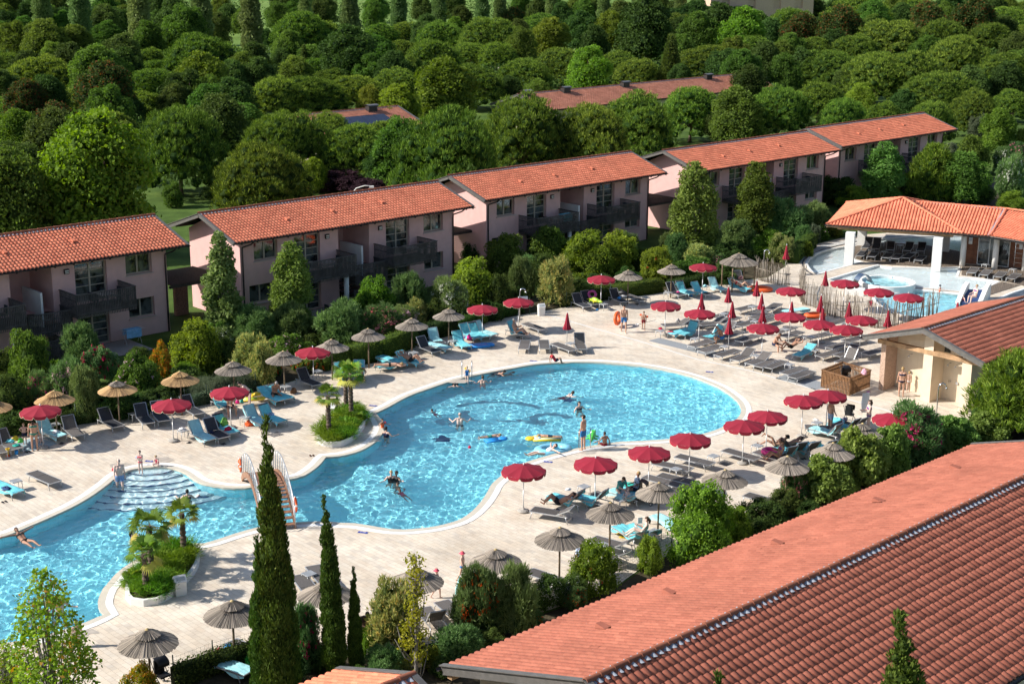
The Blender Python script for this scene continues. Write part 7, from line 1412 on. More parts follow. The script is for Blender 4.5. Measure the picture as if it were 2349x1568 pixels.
mb.add(V, [(2*i, 2*i+1, 2*i+3, 2*i+2) for i in range(12)], True); mb.add([v+UP*.02 for v in V], [(2*i, 2*i+2, 2*i+3, 2*i+1) for i in range(12)], True); mb.build('arch', M_CHROME, e); mb = MB(); mb.box((-.05, 0, .2), (.5, .9, .42), ax=(dsp, ss, UP)); mb.build('plinth', M_WPLASTER, e)
mb = MB(); V = []
for i in range(9): t = i/8; c = dsp*(1.15+.35*t)+UP*(.42+.02-.45*t*t+ .25*(1-t)); V += [c-ss*.26, c+ss*.26]
mb.add(V, [(2*i, 2*i+1, 2*i+3, 2*i+2) for i in range(8)], True); mb.build('falling_water', mat('white_water', (.75, .85, .88), .15, var=.1, scale=12), e)
e = MB(); e.box(at(*K(755, 625), .2), (1.3, .8, .42), rz=-.35); tag(e.build('rinse_basin', M_WPLASTER), 'low white box beside the water spout', 'white basin')
def slide_wall(pts, label):
 P = [at(*K(*p), z) for p, z in pts]; mb = MB(); w_ = Vector((.28, .12, 0)); V = P+[p+w_ for p in P]; n = len(P); mb.add(V, [tuple(range(n)), tuple(range(2*n-1, n-1, -1))]+[(i, n+i, n+(i+1) % n, (i+1) % n) for i in range(n)]); tag(mb.build('slide_wall', M_WPLASTER), label, 'slide', 'white sloping walls of the toddler slide')
sx = at(*K(1700, 735), 0); sd_ = (at(*K(1830, 640), 0)-sx).normalized()
for off, lab in ((0, 'left white sloping wall of the toddler slide'), (1.45, 'right white sloping wall of the toddler slide')):
 o = sx+Vector((off, -.12*off, 0)); mb = MB(); s = Vector((sd_.y, -sd_.x, 0))*.3; Pp = [o-UP*.5, o+UP*.08, o+sd_*1.6+UP*.95, o+sd_*2.3+UP*1.05, o+sd_*2.3-UP*.5]; n = 5; mb.add([p for p in Pp]+[p+s for p in Pp], [tuple(range(n)), tuple(range(2*n-1, n-1, -1))]+[(i, n+i, n+(i+1) % n, (i+1) % n) for i in range(n)]); tag(mb.build('slide_wall', M_WPLASTER), lab, 'slide', 'white walls of the toddler slide')
mb = MB(); o = sx+Vector((.35, -.05, 0)); s = Vector((1.2, -.1, 0)); mb.add([o+UP*.02, o+s+UP*.02, o+sd_*1.8+s+UP*.62, o+sd_*1.8+UP*.62, o-UP*.4, o+s-UP*.4, o+sd_*1.8+s-UP*.4, o+sd_*1.8-UP*.4], [(0, 1, 2, 3), (0, 4, 5, 1), (1, 5, 6, 2), (2, 6, 7, 3), (3, 7, 4, 0)]); tag(mb.build('slide_chute', mat('dark_blue_chute', (.04, .07, .18), .4)), 'dark blue chute between the white slide walls', 'slide chute')
# mosaic pictures on the pool floor and other flat marks
M_BROWNM = mat('brown_mosaic', (.36, .52, .60), .5, var=.2, scale=5, col2=(.40, .82, .90)); M_NAVYM = mat('navy_floor_mosaic', (.01, .10, .28), .5, var=.2, scale=8)
def flat(name, P, z, m, label, kind='structure'):
 P = [Vector((p.x, p.y, 0)) for p in P]
 if area2(P) < 0: P.reverse()
 o = sheet(name, P, [], z, m); o['label'] = label; return o
c = T(1, 2, 1715, 1018, FZ); flat('star_mosaic', [c+Vector((math.cos(a*PI/5+.4), math.sin(a*PI/5+.4), 0))*(.6 if a % 2 == 0 else .36) for a in range(10)], FZ+.006, M_NAVYM, 'dark blue star mosaic on the pool bottom')
c = T(2, 2, 515, 655, FZ); flat('star_mosaic', [c+Vector((math.cos(a*PI/5), math.sin(a*PI/5), 0))*(.5 if a % 2 == 0 else .3) for a in range(10)], FZ+.006, M_NAVYM, 'second dark blue star mosaic near the swimmers')
def arcband(c0, r0, r1, a0, a1, sx, label, m=M_BROWNM): flat('brown_mosaic_band', [c0+Vector((math.cos(a)*r0*sx, math.sin(a)*r0, 0)) for a in np.linspace(a0, a1, 16)]+[c0+Vector((math.cos(a)*r1*sx, math.sin(a)*r1, 0)) for a in np.linspace(a1, a0, 16)], FZ+.006, m, label)
c = T(1, 2, 2200, 790, FZ); arcband(c, 2.0, 2.35, .5, 2.5, 1.2, 'brown curved mosaic band on the pool bottom, upper arc'); arcband(c, 1.1, 1.4, 2.6, 4.2, 1.4, 'brown curved mosaic band on the pool bottom, left arc'); arcband(c+Vector((2.9, -.6, 0)), .5, .85, 0, 4.6, 1.4, 'brown curled mosaic band on the pool bottom, right swirl'); arcband(c+Vector((-2.5, -1.3, 0)), .1, .5, 0, 6.2, 1.3, 'small brown mosaic patch left of the swirl'); arcband(c+Vector((1.0, -1.9, 0)), .7, 1.0, .2, 2.2, 1.7, 'thin brown mosaic band nearest the boy on the float', M_BROWNM)
M_LABEL = mat('blue_depth_tile', (.02, .05, .35), .4)
def depth_mark(p, rz, txt, label):
 e = empty('depth_mark', p, rz, label, 'depth marker', 'blue depth marks round the pool'); mb = MB(); mb.box((0, 0, .012), (.42, .16, .008)); mb.build('plate', M_LABEL, e)
 cu = bpy.data.curves.new('text', 'FONT'); cu.body = txt; cu.size = .14; cu.align_x = 'CENTER'; cu.align_y = 'CENTER'; tmp = bpy.data.objects.new('t', cu); COL.objects.link(tmp); dg = bpy.context.evaluated_depsgraph_get(); me = bpy.data.meshes.new_from_object(tmp.evaluated_get(dg)); bpy.data.objects.remove(tmp); me.materials.clear(); me.materials.append(M_WHITE); o = obj('lettering', me, e); o.location = (0, 0, .019)
for c, r, x, y, t, l in ((1,3,980,180,'1.20','blue depth mark by the lower edge of the big pool'),(2,2,330,1098,'1.20','blue depth mark beside the nearest red parasol'),(1,2,1073,583,'1.20','blue depth mark above the upper palm planter'),(2,2,195,173,'1.20','blue depth mark left of the boy in red'),(2,2,1812,273,'1.20','blue depth mark at the round end of the big pool'),(0,2,1372,1092,'0.00','blue depth mark between the two small girls')): depth_mark(T(c, r, x, y), -.25, t, l)
for c, r, x, y, l in ((1,2,180,845,'dark square drain grid near the footbridge'),(2,2,1957,1105,'dark square drain grid beside the lone side table'),(2,2,785,1390,'dark square drain grid near the lying man')): e = MB(); p = T(c, r, x, y, .008); [e.box(p+E2*(k*.09-.27), (.05, .6, .012), ax=(E2, N2, UP)) for k in range(7)]; o = e.build('drain_grid', M_NAVY); tag(o, l, 'drain grid', 'drain grids in the paving')
# street lamp and far tower
P = at(815, 560, 0); lp = empty('street_lamp', (P.x, P.y, 0), 0, 'white curved street lamp showing over the second house roof', 'street lamp');
pl = at(587.3+960/4, 392.3+135/4, 5.2); lp.location = (pl.x-.6, pl.y, 0); mb = MB(); mb.tube([(0, 0, 0), (0, 0, 4.7), (.25, 0, 5.0), (.9, 0, 5.2), (1.35, 0, 5.2)], (.07, .05, .045, .04, .04), 7); mb.build('pole', M_WPLASTER, lp); mb = MB(); mb.box((1.45, 0, 5.12), (.35, .2, .14)); mb.build('lamp_head', M_WPLASTER, lp)
P = at(1750, 6, 8); fb = empty('far_building', (P.x, P.y, 0), .2, 'pale building at the very top edge of the picture', 'building'); mb = MB(); wall_with_holes(mb, (-14, 0, 0), (1, 0, 0), 28, 12, [(3, 6.5, 5, 9), (10, 6.5, 12, 9), (17, 6.5, 19, 9), (23, 6.5, 25, 9)], .5, (0, -1, 0)); mb.box((0, 8, 6), (28, 15, 12)); mb.build('wall', mat('pink_beige_render', (.55, .40, .30), .9), fb)
# garden furniture on balconies and terraces
def chair_(p, rz, label):
 if not CH_:
  e = empty('garden_chair', (0, 0, 0), 0, 'x', 'chair', 'dark garden chairs of the pink houses'); mb = MB(); mb.box((0, 0, .44), (.46, .46, .03)); mb.build('seat', M_DARKM, e); mb = MB(); mb.box((0, -.23, .72), (.46, .03, .5)); mb.build('backrest', M_DARKM, e)
  for sx in (-.2, .2):
   for sy in (-.2, .2): mb = MB(); mb.tube([(sx, sy, 0), (sx, sy, .44)], .018, 5); mb.build('leg', M_DARKM, e)
   mb = MB(); mb.box((sx*1.15, 0, .64), (.04, .44, .03)); mb.build('armrest', M_DARKM, e)
  CH_.append(e); e.location = p; e.rotation_euler = (0, 0, rz); e['label'] = label
 else: dup(CH_[0], p, rz, label)
CH_ = []; TB_ = []
def gtable(p, label):
 if not TB_:
  e = empty('garden_table', (0, 0, 0), TH, 'x', 'table', 'pale topped garden tables of the pink houses'); mb = MB(); mb.box((0, 0, .72), (.8, .8, .035)); mb.build('table_top', M_SILL, e)
  for sx in (-.33, .33):
   for sy in (-.33, .33): mb = MB(); mb.tube([(sx, sy, 0), (sx, sy, .7)], .025, 5); mb.build('leg', M_DARKM, e)
  TB_.append(e); e.location = p; e['label'] = label
 else: dup(TB_[0], p, TH, label)
HN = ['leftmost', 'second', 'middle', 'fourth', 'farthest']
def hloc(i, u, dep, z): return Vector((HO[i][0], HO[i][1], 0)) + E2*(HL-1.02+u) + N2*(4.0-.97+dep) + UP*z
for i in range(5):
 for u, w_ in ((-4.9, 'right'), (-12.0, 'left')):
  gtable(hloc(i, u, 1.2, 2.66), 'pale topped table on the %s balcony of the %s pink house' % (w_, HN[i])); chair_(hloc(i, u-.75, 1.2, 2.66), TH-PI/2+.2, 'dark chair left of the table, %s balcony of the %s house' % (w_, HN[i])); chair_(hloc(i, u+.8, 1.0, 2.66), TH+PI/2, 'dark chair right of the table, %s balcony of the %s house' % (w_, HN[i]))
gtable(hloc(1, -12.3, 2.6, 0), 'pale table on the ground terrace of the second house'); chair_(hloc(1, -13.0, 2.7, 0), TH-PI/2, 'dark chair on the ground terrace of the second house'); chair_(hloc(1, -11.5, 2.2, 0), TH+PI/2, 'dark armchair right of the ground terrace table'); chair_(hloc(1, -2.4, 2.0, 0), TH+PI, 'dark tall-backed chair on the grass by the second house')
for i, u0, lab in ((0, -8.0, 'leftmost'), (1, -13.5, 'second')):
 q = [hloc(i, u0, .1, 0), hloc(i, u0+5, .1, 0), hloc(i, u0+5, 3.2, 0), hloc(i, u0, 3.2, 0)]; flat('terrace_slab', q, .01, mat('terrace_stone', (.36, .31, .28), .8, var=.08), 'pale stone terrace of the %s pink house' % lab)
def rack(p, m, label):
 e = empty('drying_rack', p, TH, label, 'drying rack'); mb = MB()
 for sx in (-.5, .5): mb.tube([(sx, -.25, 0), (sx, .25, .9)], .012, 5); mb.tube([(sx, .25, 0), (sx, -.25, .9)], .012, 5)
 for k in range(5): mb.tube([(-.75, -.3+.15*k, .92), (.75, -.3+.15*k, .92)], .008, 4)
 mb.build('frame', M_WHITE, e); mb = MB(); mb.box((0, -.02, .94), (1.0, .45, .03)); mb.box((0, -.27, .68), (1.0, .03, .5)); mb.box((-.3, .24, .75), (.4, .03, .36)); mb.build('laundry', m, e)
rack(hloc(0, -3.3, 1.2, 0), mat('blue_laundry', (.25, .5, .75), .9), 'drying rack with pale blue laundry by the leftmost house'); rack(hloc(2, -10.9, 1.3, 2.66), M_TURQ, 'drying rack with turquoise towels on the balcony of the middle house')
M_WET = mat('wet_paving', (.47, .41, .34), .3, var=.1, scale=4)
for i, (c, r, x, y, w_) in enumerate(((1,2,1870,355,.9),(2,2,690,1000,1.0),(2,2,860,965,.7),(0,2,1130,1130,.8),(0,2,1500,1075,.8),(2,2,470,185,.7),(1,2,1060,900,.6),(1,3,560,140,.7),(3,2,1260,480,1.3),(0,3,780,1090,.7),(2,2,1500,925,.5),(2,2,330,150,.5))):
 rg = R_(i); p = T(c, r, x, y); flat('wet_patch', [p+Vector((math.cos(a)*w_*rg.uniform(.4, 1), math.sin(a)*w_*.6*rg.uniform(.4, 1), 0)) for a in np.linspace(0, 6.0, 14)], .0045+.0003*i, M_WET, 'wet splash mark on the paving by the water')
# ================================================================ people and beach things
def skin(name, c): return mat(name, c, .55, var=.05, scale=6, spec=.3)
SK = [skin('light_skin', (.64, .42, .33)), skin('tanned_skin', (.50, .29, .20)), skin('deep_tanned_skin', (.38, .205, .135)), skin('fair_skin', (.70, .50, .42))]
HAIR = dict(d=mat('dark_hair', (.02, .013, .01), .6, var=.2, scale=30), b=mat('brown_hair', (.08, .042, .022), .6, var=.2, scale=30), l=mat('blond_hair', (.42, .28, .12), .6, var=.2, scale=30), g=mat('grey_hair', (.30, .28, .26), .6, var=.2, scale=30))
CM = {}
def cloth(c):
 if c not in CM: CM[c] = mat(c.replace(' ', '_')+'_fabric', {'blue': (.02, .16, .42), 'navy': (.012, .02, .06), 'black': (.012, .012, .014), 'red': (.50, .02, .03), 'pink': (.80, .10, .16), 'light blue': (.22, .36, .62), 'white': (.72, .72, .72), 'orange': (.85, .16, .05), 'green': (.04, .22, .16), 'teal': (.10, .36, .33), 'plaid': (.30, .38, .52), 'violet': (.18, .05, .25), 'dark red': (.22, .01, .02), 'brown': (.12, .07, .05), 'pale blue': (.45, .55, .70)}[c], .85, var=.12, scale=9)
 return CM[c]
M_EYE = mat('dark_eye', (.02, .015, .012), .3); M_LIP = mat('lips', (.42, .14, .12), .5); M_SUNG = mat('sunglasses', (.01, .01, .012), .15)
V3 = Vector
def pose(name):
 """Directions of the body parts: torso, front, upper arms, forearms, thighs, shins; then seat height (None: feet on the ground)."""
 D = dict(t=(0, 0, 1), f=(0, 1, 0), ua=[(-.22, 0, -1), (.22, 0, -1)], fa=[(-.1, .25, -1), (.1, .25, -1)], th=[(-.06, .02, -1), (.06, -.02, -1)], sh=[(0, -.02, -1), (0, -.04, -1)], seat=None, h=None, ft=(0, 1, -.1))
 U = {
  'stand': {}, 'walk': dict(th=[(-.04, .38, -1), (.04, -.22, -1)], sh=[(0, .05, -1), (0, -.55, -1)], ua=[(-.2, -.3, -1), (.2, .35, -1)], fa=[(-.05, .1, -1), (0, .6, -1)]),
  'hips': dict(ua=[(-.8, -.3, -.8), (.8, -.3, -.8)], fa=[(.8, .3, -.7), (-.8, .3, -.7)]), 'carry': dict(ua=[(-.5, 0, -1), (.3, .1, -1)], fa=[(-.5, .4, -.9), (-.3, .6, -.8)]),
  'hold': dict(ua=[(-.15, .3, -1), (.15, .3, -1)], fa=[(.25, 1, .1), (-.25, 1, .1)]), 'wave': dict(ua=[(-.9, .4, .1), (.9, .4, .1)], fa=[(-.3, .9, -.2), (.3, .9, -.2)]),
  'wade': dict(ua=[(-.7, .2, -.7), (.7, .2, -.7)], fa=[(-.5, .8, .2), (.5, .8, .2)], th=[(-.1, .2, -1), (.1, 0, -1)]), 'bend': dict(t=(0, .72, .7), f=(0, .7, -.72), h=(0, .8, .6), ua=[(-.1, .5, -.9), (.1, .5, -.9)], fa=[(0, .3, -1), (0, .3, -1)], th=[(-.1, .1, -1), (.1, .1, -1)]),
  'sit': dict(t=(0, -.1, 1), th=[(-.15, 1, -.02), (.15, 1, -.02)], sh=[(0, .15, -1), (0, .15, -1)], seat=.47, ua=[(-.15, .3, -1), (.15, .3, -1)], fa=[(.15, .9, -.2), (-.15, .9, -.2)]),
  'read': dict(t=(0, -.35, 1), f=(0, 1, .3), h=(0, .15, 1), th=[(-.1, .85, .5), (.1, .85, .42)], sh=[(0, .75, -.62), (0, .8, -.55)], seat=.46, ua=[(-.15, .6, -.75), (.15, .6, -.75)], fa=[(.3, .8, .35), (-.3, .8, .35)]),
  'recline': dict(t=(0, -.72, .68), f=(0, .68, .72), h=(0, -.5, .85), th=[(-.1, 1, .12), (.1, .78, .62)], sh=[(0, 1, -.12), (0, .68, -.72)], seat=.45, ua=[(-.4, .1, -.6), (.4, .1, -.6)], fa=[(.2, .9, .1), (-.3, .9, .2)]),
  'sunbathe': dict(t=(0, -.85, .50), f=(0, .5, .85), h=(0, -.8, .6), th=[(-.08, .75, .66), (.08, .72, .69)], sh=[(0, .68, -.73), (0, .7, -.7)], seat=.45, ua=[(-.8, -.6, .3), (.8, -.6, .3)], fa=[(.8, -.5, .2), (-.8, -.5, .2)]),
  'prone': dict(t=(0, 1, .04), f=(0, 0, -1), h=(0, 1, .1), th=[(-.08, -1, 0), (.08, -1, 0)], sh=[(0, -1, .03), (0, -1, .03)], seat=.46, ua=[(-.8, .7, -.1), (.8, .7, -.1)], fa=[(.6, .8, 0), (-.6, .8, 0)], ft=(0, -1, -.3)),
  'swim': dict(t=(0, .93, .34), f=(0, .34, -.93), h=(0, .6, .8), th=[(-.1, -1, -.2), (.1, -1, -.1)], sh=[(0, -1, -.1), (0, -1, .1)], seat=-.16, ua=[(-.8, .7, 0), (.8, .7, 0)], fa=[(-.3, .9, -.1), (.3, .9, -.1)], ft=(0, -1, -.3)),
  'float': dict(t=(0, -.88, .45), f=(0, .45, .88), h=(0, -.75, .7), th=[(-.12, .95, .2), (.12, .95, .15)], sh=[(0, 1, -.2), (0, 1, -.25)], seat=-.02, ua=[(-1, -.2, .1), (1, -.2, .1)], fa=[(-.9, -.3, 0), (.9, -.3, 0)]),
  'edge': dict(t=(0, .05, 1), th=[(-.2, .9, .05), (.2, .8, .5)], sh=[(0, .1, -1), (0, .2, -.9)], seat=.11, ua=[(-.6, .2, -.8), (.4, -.4, -.9)], fa=[(-.8, .4, -.3), (.1, -.1, -1)]),
  'crab': dict(t=(0, -.55, .8), f=(0, .8, .55), h=(0, -.1, 1), th=[(-.15, .8, .35), (.15, .8, .45)], sh=[(0, .25, -1), (0, .35, -1)], seat=.34, ua=[(-.25, -.5, -.9), (.3, -.5, -.9)], fa=[(0, -.1, -1), (0, -.1, -1)]),
  'crouch': dict(t=(0, .35, .95), th=[(-.3, .95, .15), (.3, .95, .15)], sh=[(0, -.35, -.95), (0, -.35, -.95)], seat=None, ua=[(-.1, .7, -.7), (.1, .7, -.7)], fa=[(.1, .8, -.3), (-.1, .8, -.3)]),
  'slump': dict(t=(0, .42, .95), f=(0, .95, -.3), h=(0, .75, .7), th=[(-.3, .95, -.1), (.3, .95, -.1)], sh=[(0, .05, -1), (0, .05, -1)], seat=.46, ua=[(-.1, .5, -.9), (.1, .5, -.9)], fa=[(.3, .9, 0), (-.3, .9, 0)]),
  'legup': dict(t=(0, -.8, .55), f=(0, .55, .8), h=(0, -.6, .8), th=[(-.1, .4, .9), (.1, .9, .35)], sh=[(.2, .9, .35), (0, .8, -.5)], seat=.45, ua=[(-.4, .1, -.6), (.4, .1, -.6)], fa=[(.2, .9, .3), (-.3, .9, .3)])}[name]
 D.update(U)
 if D['h'] is None: D['h'] = D['t']
 return D
def nv(p): return V3(p).normalized()
def person(label, hx, rz, ps, H, zg, sk, wear, hair='b', long=False, cut=True, extra=None, hat=None, group=None, look=None, sung=False):
 """hx: head position in the view (already a function of z); rz: direction faced; zg: the level the figure stands or sits on."""
 D = pose(ps); s = H/1.75; kid = H < 1.35; hs = 1.28 if H < 1.0 else 1.15 if kid else 1.0; X = V3((1, 0, 0)); t = nv(D['t']); f = nv(D['f']); f = (f-t*f.dot(t)).normalized(); hd = nv(D['h'])
 pel = V3((0, 0, 0)); waist = pel+t*.17; chest = pel+t*.36; neck = pel+t*.53; head = neck+hd*(.155*hs+.01); caps = []
 def cap(k, a, b, r0, r1): caps.append((k, a, b, r0, r1))
 fat = extra == 'stout'; g = 1.18 if fat else 1.0
 for sd in (-1, 1):
  cap('torso', pel+X*.045*sd, waist+X*.05*sd+(f*.02 if fat else f*0), .115*g, .098*g); cap('torso', waist+X*.05*sd, chest+X*.065*sd, .10*g, .112*g); cap('torso', chest+X*.07*sd, neck+X*.10*sd-t*.06, .11*g, .068)
 cap('neck', neck-t*.02, head-hd*.05, .052, .05); ank = []
 hf = f.lerp(nv((0, 0, 1)), 0) ; hfr = (V3(D['f'])-hd*V3(D['f']).dot(hd)).normalized()
 for i, sd in enumerate((-1, 1)):
  sh = neck-t*.055+X*.175*sd; el = sh+nv(D['ua'][i])*.28; wr = el+nv(D['fa'][i])*.25; cap('uarm', sh, el, .056*(1.1 if fat else 1), .042); cap('farm', el, wr, .041, .028); hn = nv(D['fa'][i]); side = hn.cross(f); side = side.normalized() if side.length > .1 else X; cap('hand', wr, wr+hn*.075, .032, .034)
  for q, (o, L) in enumerate(((-.026, .07), (-.009, .082), (.009, .078), (.026, .062))): b0 = wr+hn*.085+side*o; m0 = b0+hn*L*.55; cap('hand', b0, m0, .011, .010); cap('hand', m0, m0+(hn*.8+f*.5).normalized()*L*.5, .010, .008)
  cap('hand', wr+hn*.035+side*.03, wr+hn*.075+side*.065+f*.01, .012, .010)
  hp = pel+X*.09*sd-t*.03; kn = hp+nv(D['th'][i])*.43; an = kn+nv(D['sh'][i])*.42; cap('thigh', hp, kn, .088*g, .056); cap('shin', kn, kn+(an-kn)*.35, .055, .056); cap('shin', kn+(an-kn)*.35, an, .056, .034); fd = nv(D['ft']); fd = (fd - nv(D['sh'][i])*fd.dot(nv(D['sh'][i]))*.9).normalized(); cap('foot', an+nv(D['sh'][i])*.03-fd*.03, an+nv(D['sh'][i])*.05+fd*.15, .036, .027); ank.append(an+nv(D['sh'][i])*.08)
 mb = MB()
 for k, a, b, r0, r1 in caps:
  d = (b-a); L = d.length; d = d/L if L > 1e-6 else UP; mb.tube([a-d*r0*.85, a-d*r0*.5, a, b, b+d*r1*.5, b+d*r1*.85], [r0*.45, r0*.86, r0, r1, r1*.86, r1*.45], 10)
 hm = Matrix((X, hfr, hd)).transposed().to_4x4(); hm.translation = head
 for c, r in (((0, .0, .02), (.076, .092, .10)), ((0, .03, -.045), (.058, .062, .07)), ((0, .098, -.008), (.013, .02, .024)), ((-.078, 0, 0), (.012, .02, .03)), ((.078, 0, 0), (.012, .02, .03))):
  b = MB(); b.ball((0, 0, 0), tuple(q*hs for q in r), 14, 9); b.v = [tuple(hm @ V3((v[0]+c[0]*hs, v[1]+c[1]*hs, v[2]+c[2]*hs))) for v in b.v]; mb.add(b.v, b.f, True)
 me = mb.mesh('body', sk); tmp = bpy.data.objects.new('tmp', me); COL.objects.link(tmp); rm = tmp.modifiers.new('r', 'REMESH'); rm.mode = 'VOXEL'; rm.voxel_size = .0145; rm.use_smooth_shade = True; sm = tmp.modifiers.new('s', 'SMOOTH'); sm.factor = .5; sm.iterations = 3
 dg = bpy.context.evaluated_depsgraph_get(); body = bpy.data.meshes.new_from_object(tmp.evaluated_get(dg)); bpy.data.objects.remove(tmp); body.name = 'body'
 if not body.materials: body.materials.append(sk)
 n = len(body.vertices); co = np.empty(n*3, np.float32); body.vertices.foreach_get('co', co); co = co.reshape(-1, 3); no = np.empty(n*3, np.float32); body.vertices.foreach_get('normal', no); no = no.reshape(-1, 3)
 best = np.full(n, 9.); kid_ = np.zeros(n, int); par = np.zeros(n); names = ['torso', 'neck', 'uarm', 'farm', 'hand', 'thigh', 'shin', 'foot']
 for k, a, b, r0, r1 in caps:
  A = np.array(a); Bv = np.array(b)-A; tt = np.clip(((co-A)@Bv)/max(1e-9, Bv@Bv), 0, 1); dist = np.linalg.norm(co-A-tt[:, None]*Bv, axis=1)-(r0+(r1-r0)*tt); m_ = dist < best; best[m_] = dist[m_]; kid_[m_] = names.index(k); par[m_] = tt[m_]
 hdist = np.linalg.norm(co-np.array(head), axis=1) < .13*hs; sv = (co@np.array(t))/.53
 tor = (kid_ == 0) & ~hdist; thg = kid_ == 5
 faces = [tuple(p.vertices) for p in body.polygons]
 def garment(name, sel, m, off, pe):
  F = [fc for fc in faces if all(sel[v] for v in fc)]
  if not F: return
  u = sorted({v for fc in F for v in fc}); ix = {v: i for i, v in enumerate(u)}; V = co[u]+no[u]*off; V2 = co[u]-no[u]*.004; FF = [tuple(ix[v] for v in fc) for fc in F]; me = bpy.data.meshes.new(name); me.from_pydata([tuple(v) for v in V], [], FF); me.materials.append(m)
  for p in me.polygons: p.use_smooth = True
  o = obj(name, me, pe); return o
 root = empty('person', (0, 0, 0), rz, label, 'person', group); bo = obj('body', body, root)
 for wn, wc in wear:
  m = cloth(wc) if isinstance(wc, str) else wc
  if wn == 'trunks': garment('swim_shorts', (tor & (sv < .12)) | (thg & (par < .55)), m, .014, root)
  elif wn == 'briefs': garment('swim_briefs', (tor & (sv < .10)) | (thg & (par < .10)), m, .008, root)
  elif wn == 'bikini': garment('bikini_bottom', (tor & (sv < .06)) | (thg & (par < .07)), m, .008, root); garment('bikini_top', tor & (sv > .60) & (sv < .80), m, .010, root)
  elif wn == 'suit': garment('swimsuit', (tor & (sv < .86)) | (thg & (par < .08)), m, .008, root)
  elif wn == 'shirt': garment('shirt', (tor & (sv > -.1)) | ((kid_ == 2) & (par < .75)), m, .016, root)
 # hair
 R = (.086*hs, .103*hs, .108*hs); b = MB(); N_, M_ = 16, 12; V = [];
 for j in range(M_+1):
  a = PI*j/M_
  for k in range(N_): u = 2*PI*k/N_; V.append(V3((R[0]*math.sin(a)*math.cos(u), R[1]*math.sin(a)*math.sin(u)-.006, R[2]*math.cos(a)+.022*hs)))
 F = []
 for j in range(M_):
  for k in range(N_):
   q = (j*N_+k, (j+1)*N_+k, (j+1)*N_+(k+1) % N_, j*N_+(k+1) % N_); c = sum((V[i] for i in q), V3())/4
   if hair == 'x': ok = c.z < .05*hs and c.z > -.03*hs and c.y < .02
   else: ok = c.z > .055*hs or (c.y < .01 and c.z > -.065*hs)
   if ok: F.append(q)
 b.add([hm @ v for v in V], F, True)
 if long: b.tube([hm @ V3((0, -.09*hs, .03)), hm @ V3((0, -.115*hs, -.06)), hm @ V3((0, -.09*hs, -.20))], (.05, .06, .035), 8)
 if long == 'bun': b.ball(tuple(hm @ V3((0, -.09*hs, .09*hs))), .04)
 b.build('hair', HAIR['g'] if hair == 'x' else HAIR[hair], root)
 if hat:
  b = MB(); b.lathe([(0, .125*hs), (.06*hs, .115*hs), (.098*hs, .06*hs), (.105*hs, .035*hs), (.15*hs, .01*hs)], 16); b.v = [tuple(hm @ V3(v)) for v in b.v]; b.build('hat', cloth(hat), root)
 b = MB()
 for sd in (-1, 1): b.ball(tuple(hm @ V3((.03*sd*hs, .088*hs, .015*hs))), (.02 if sung else .011)*hs, 8, 5)
 b.build('sunglasses' if sung else 'eyes', M_SUNG if sung else M_EYE, root); b = MB(); b.ball(tuple(hm @ V3((0, .090*hs, -.048*hs))), (.022*hs, .008, .007), 8, 5); b.build('mouth', M_LIP, root)
 root.scale = (s, s, s); rot = Matrix.Rotation(rz, 3, 'Z')
 zp = D['seat'] if D['seat'] is not None else -min(a.z for a in ank)*1.0+.0
 zpel = zg + (zp*s if D['seat'] is None else zp if ps in ('sit', 'read', 'recline', 'sunbathe', 'prone', 'slump', 'legup') else zp*s)
 hw = rot @ (head*s); P = hx(zpel+hw.z); root.location = (P.x-hw.x, P.y-hw.y, zpel); return root, (rot, s, zpel)
def HT(c, r, x, y): return lambda z: T(c, r, x, y, z)
def HK(x, y): return lambda z: at(*K(x, y), z)
dg_ = math.radians; W_ = -1.25
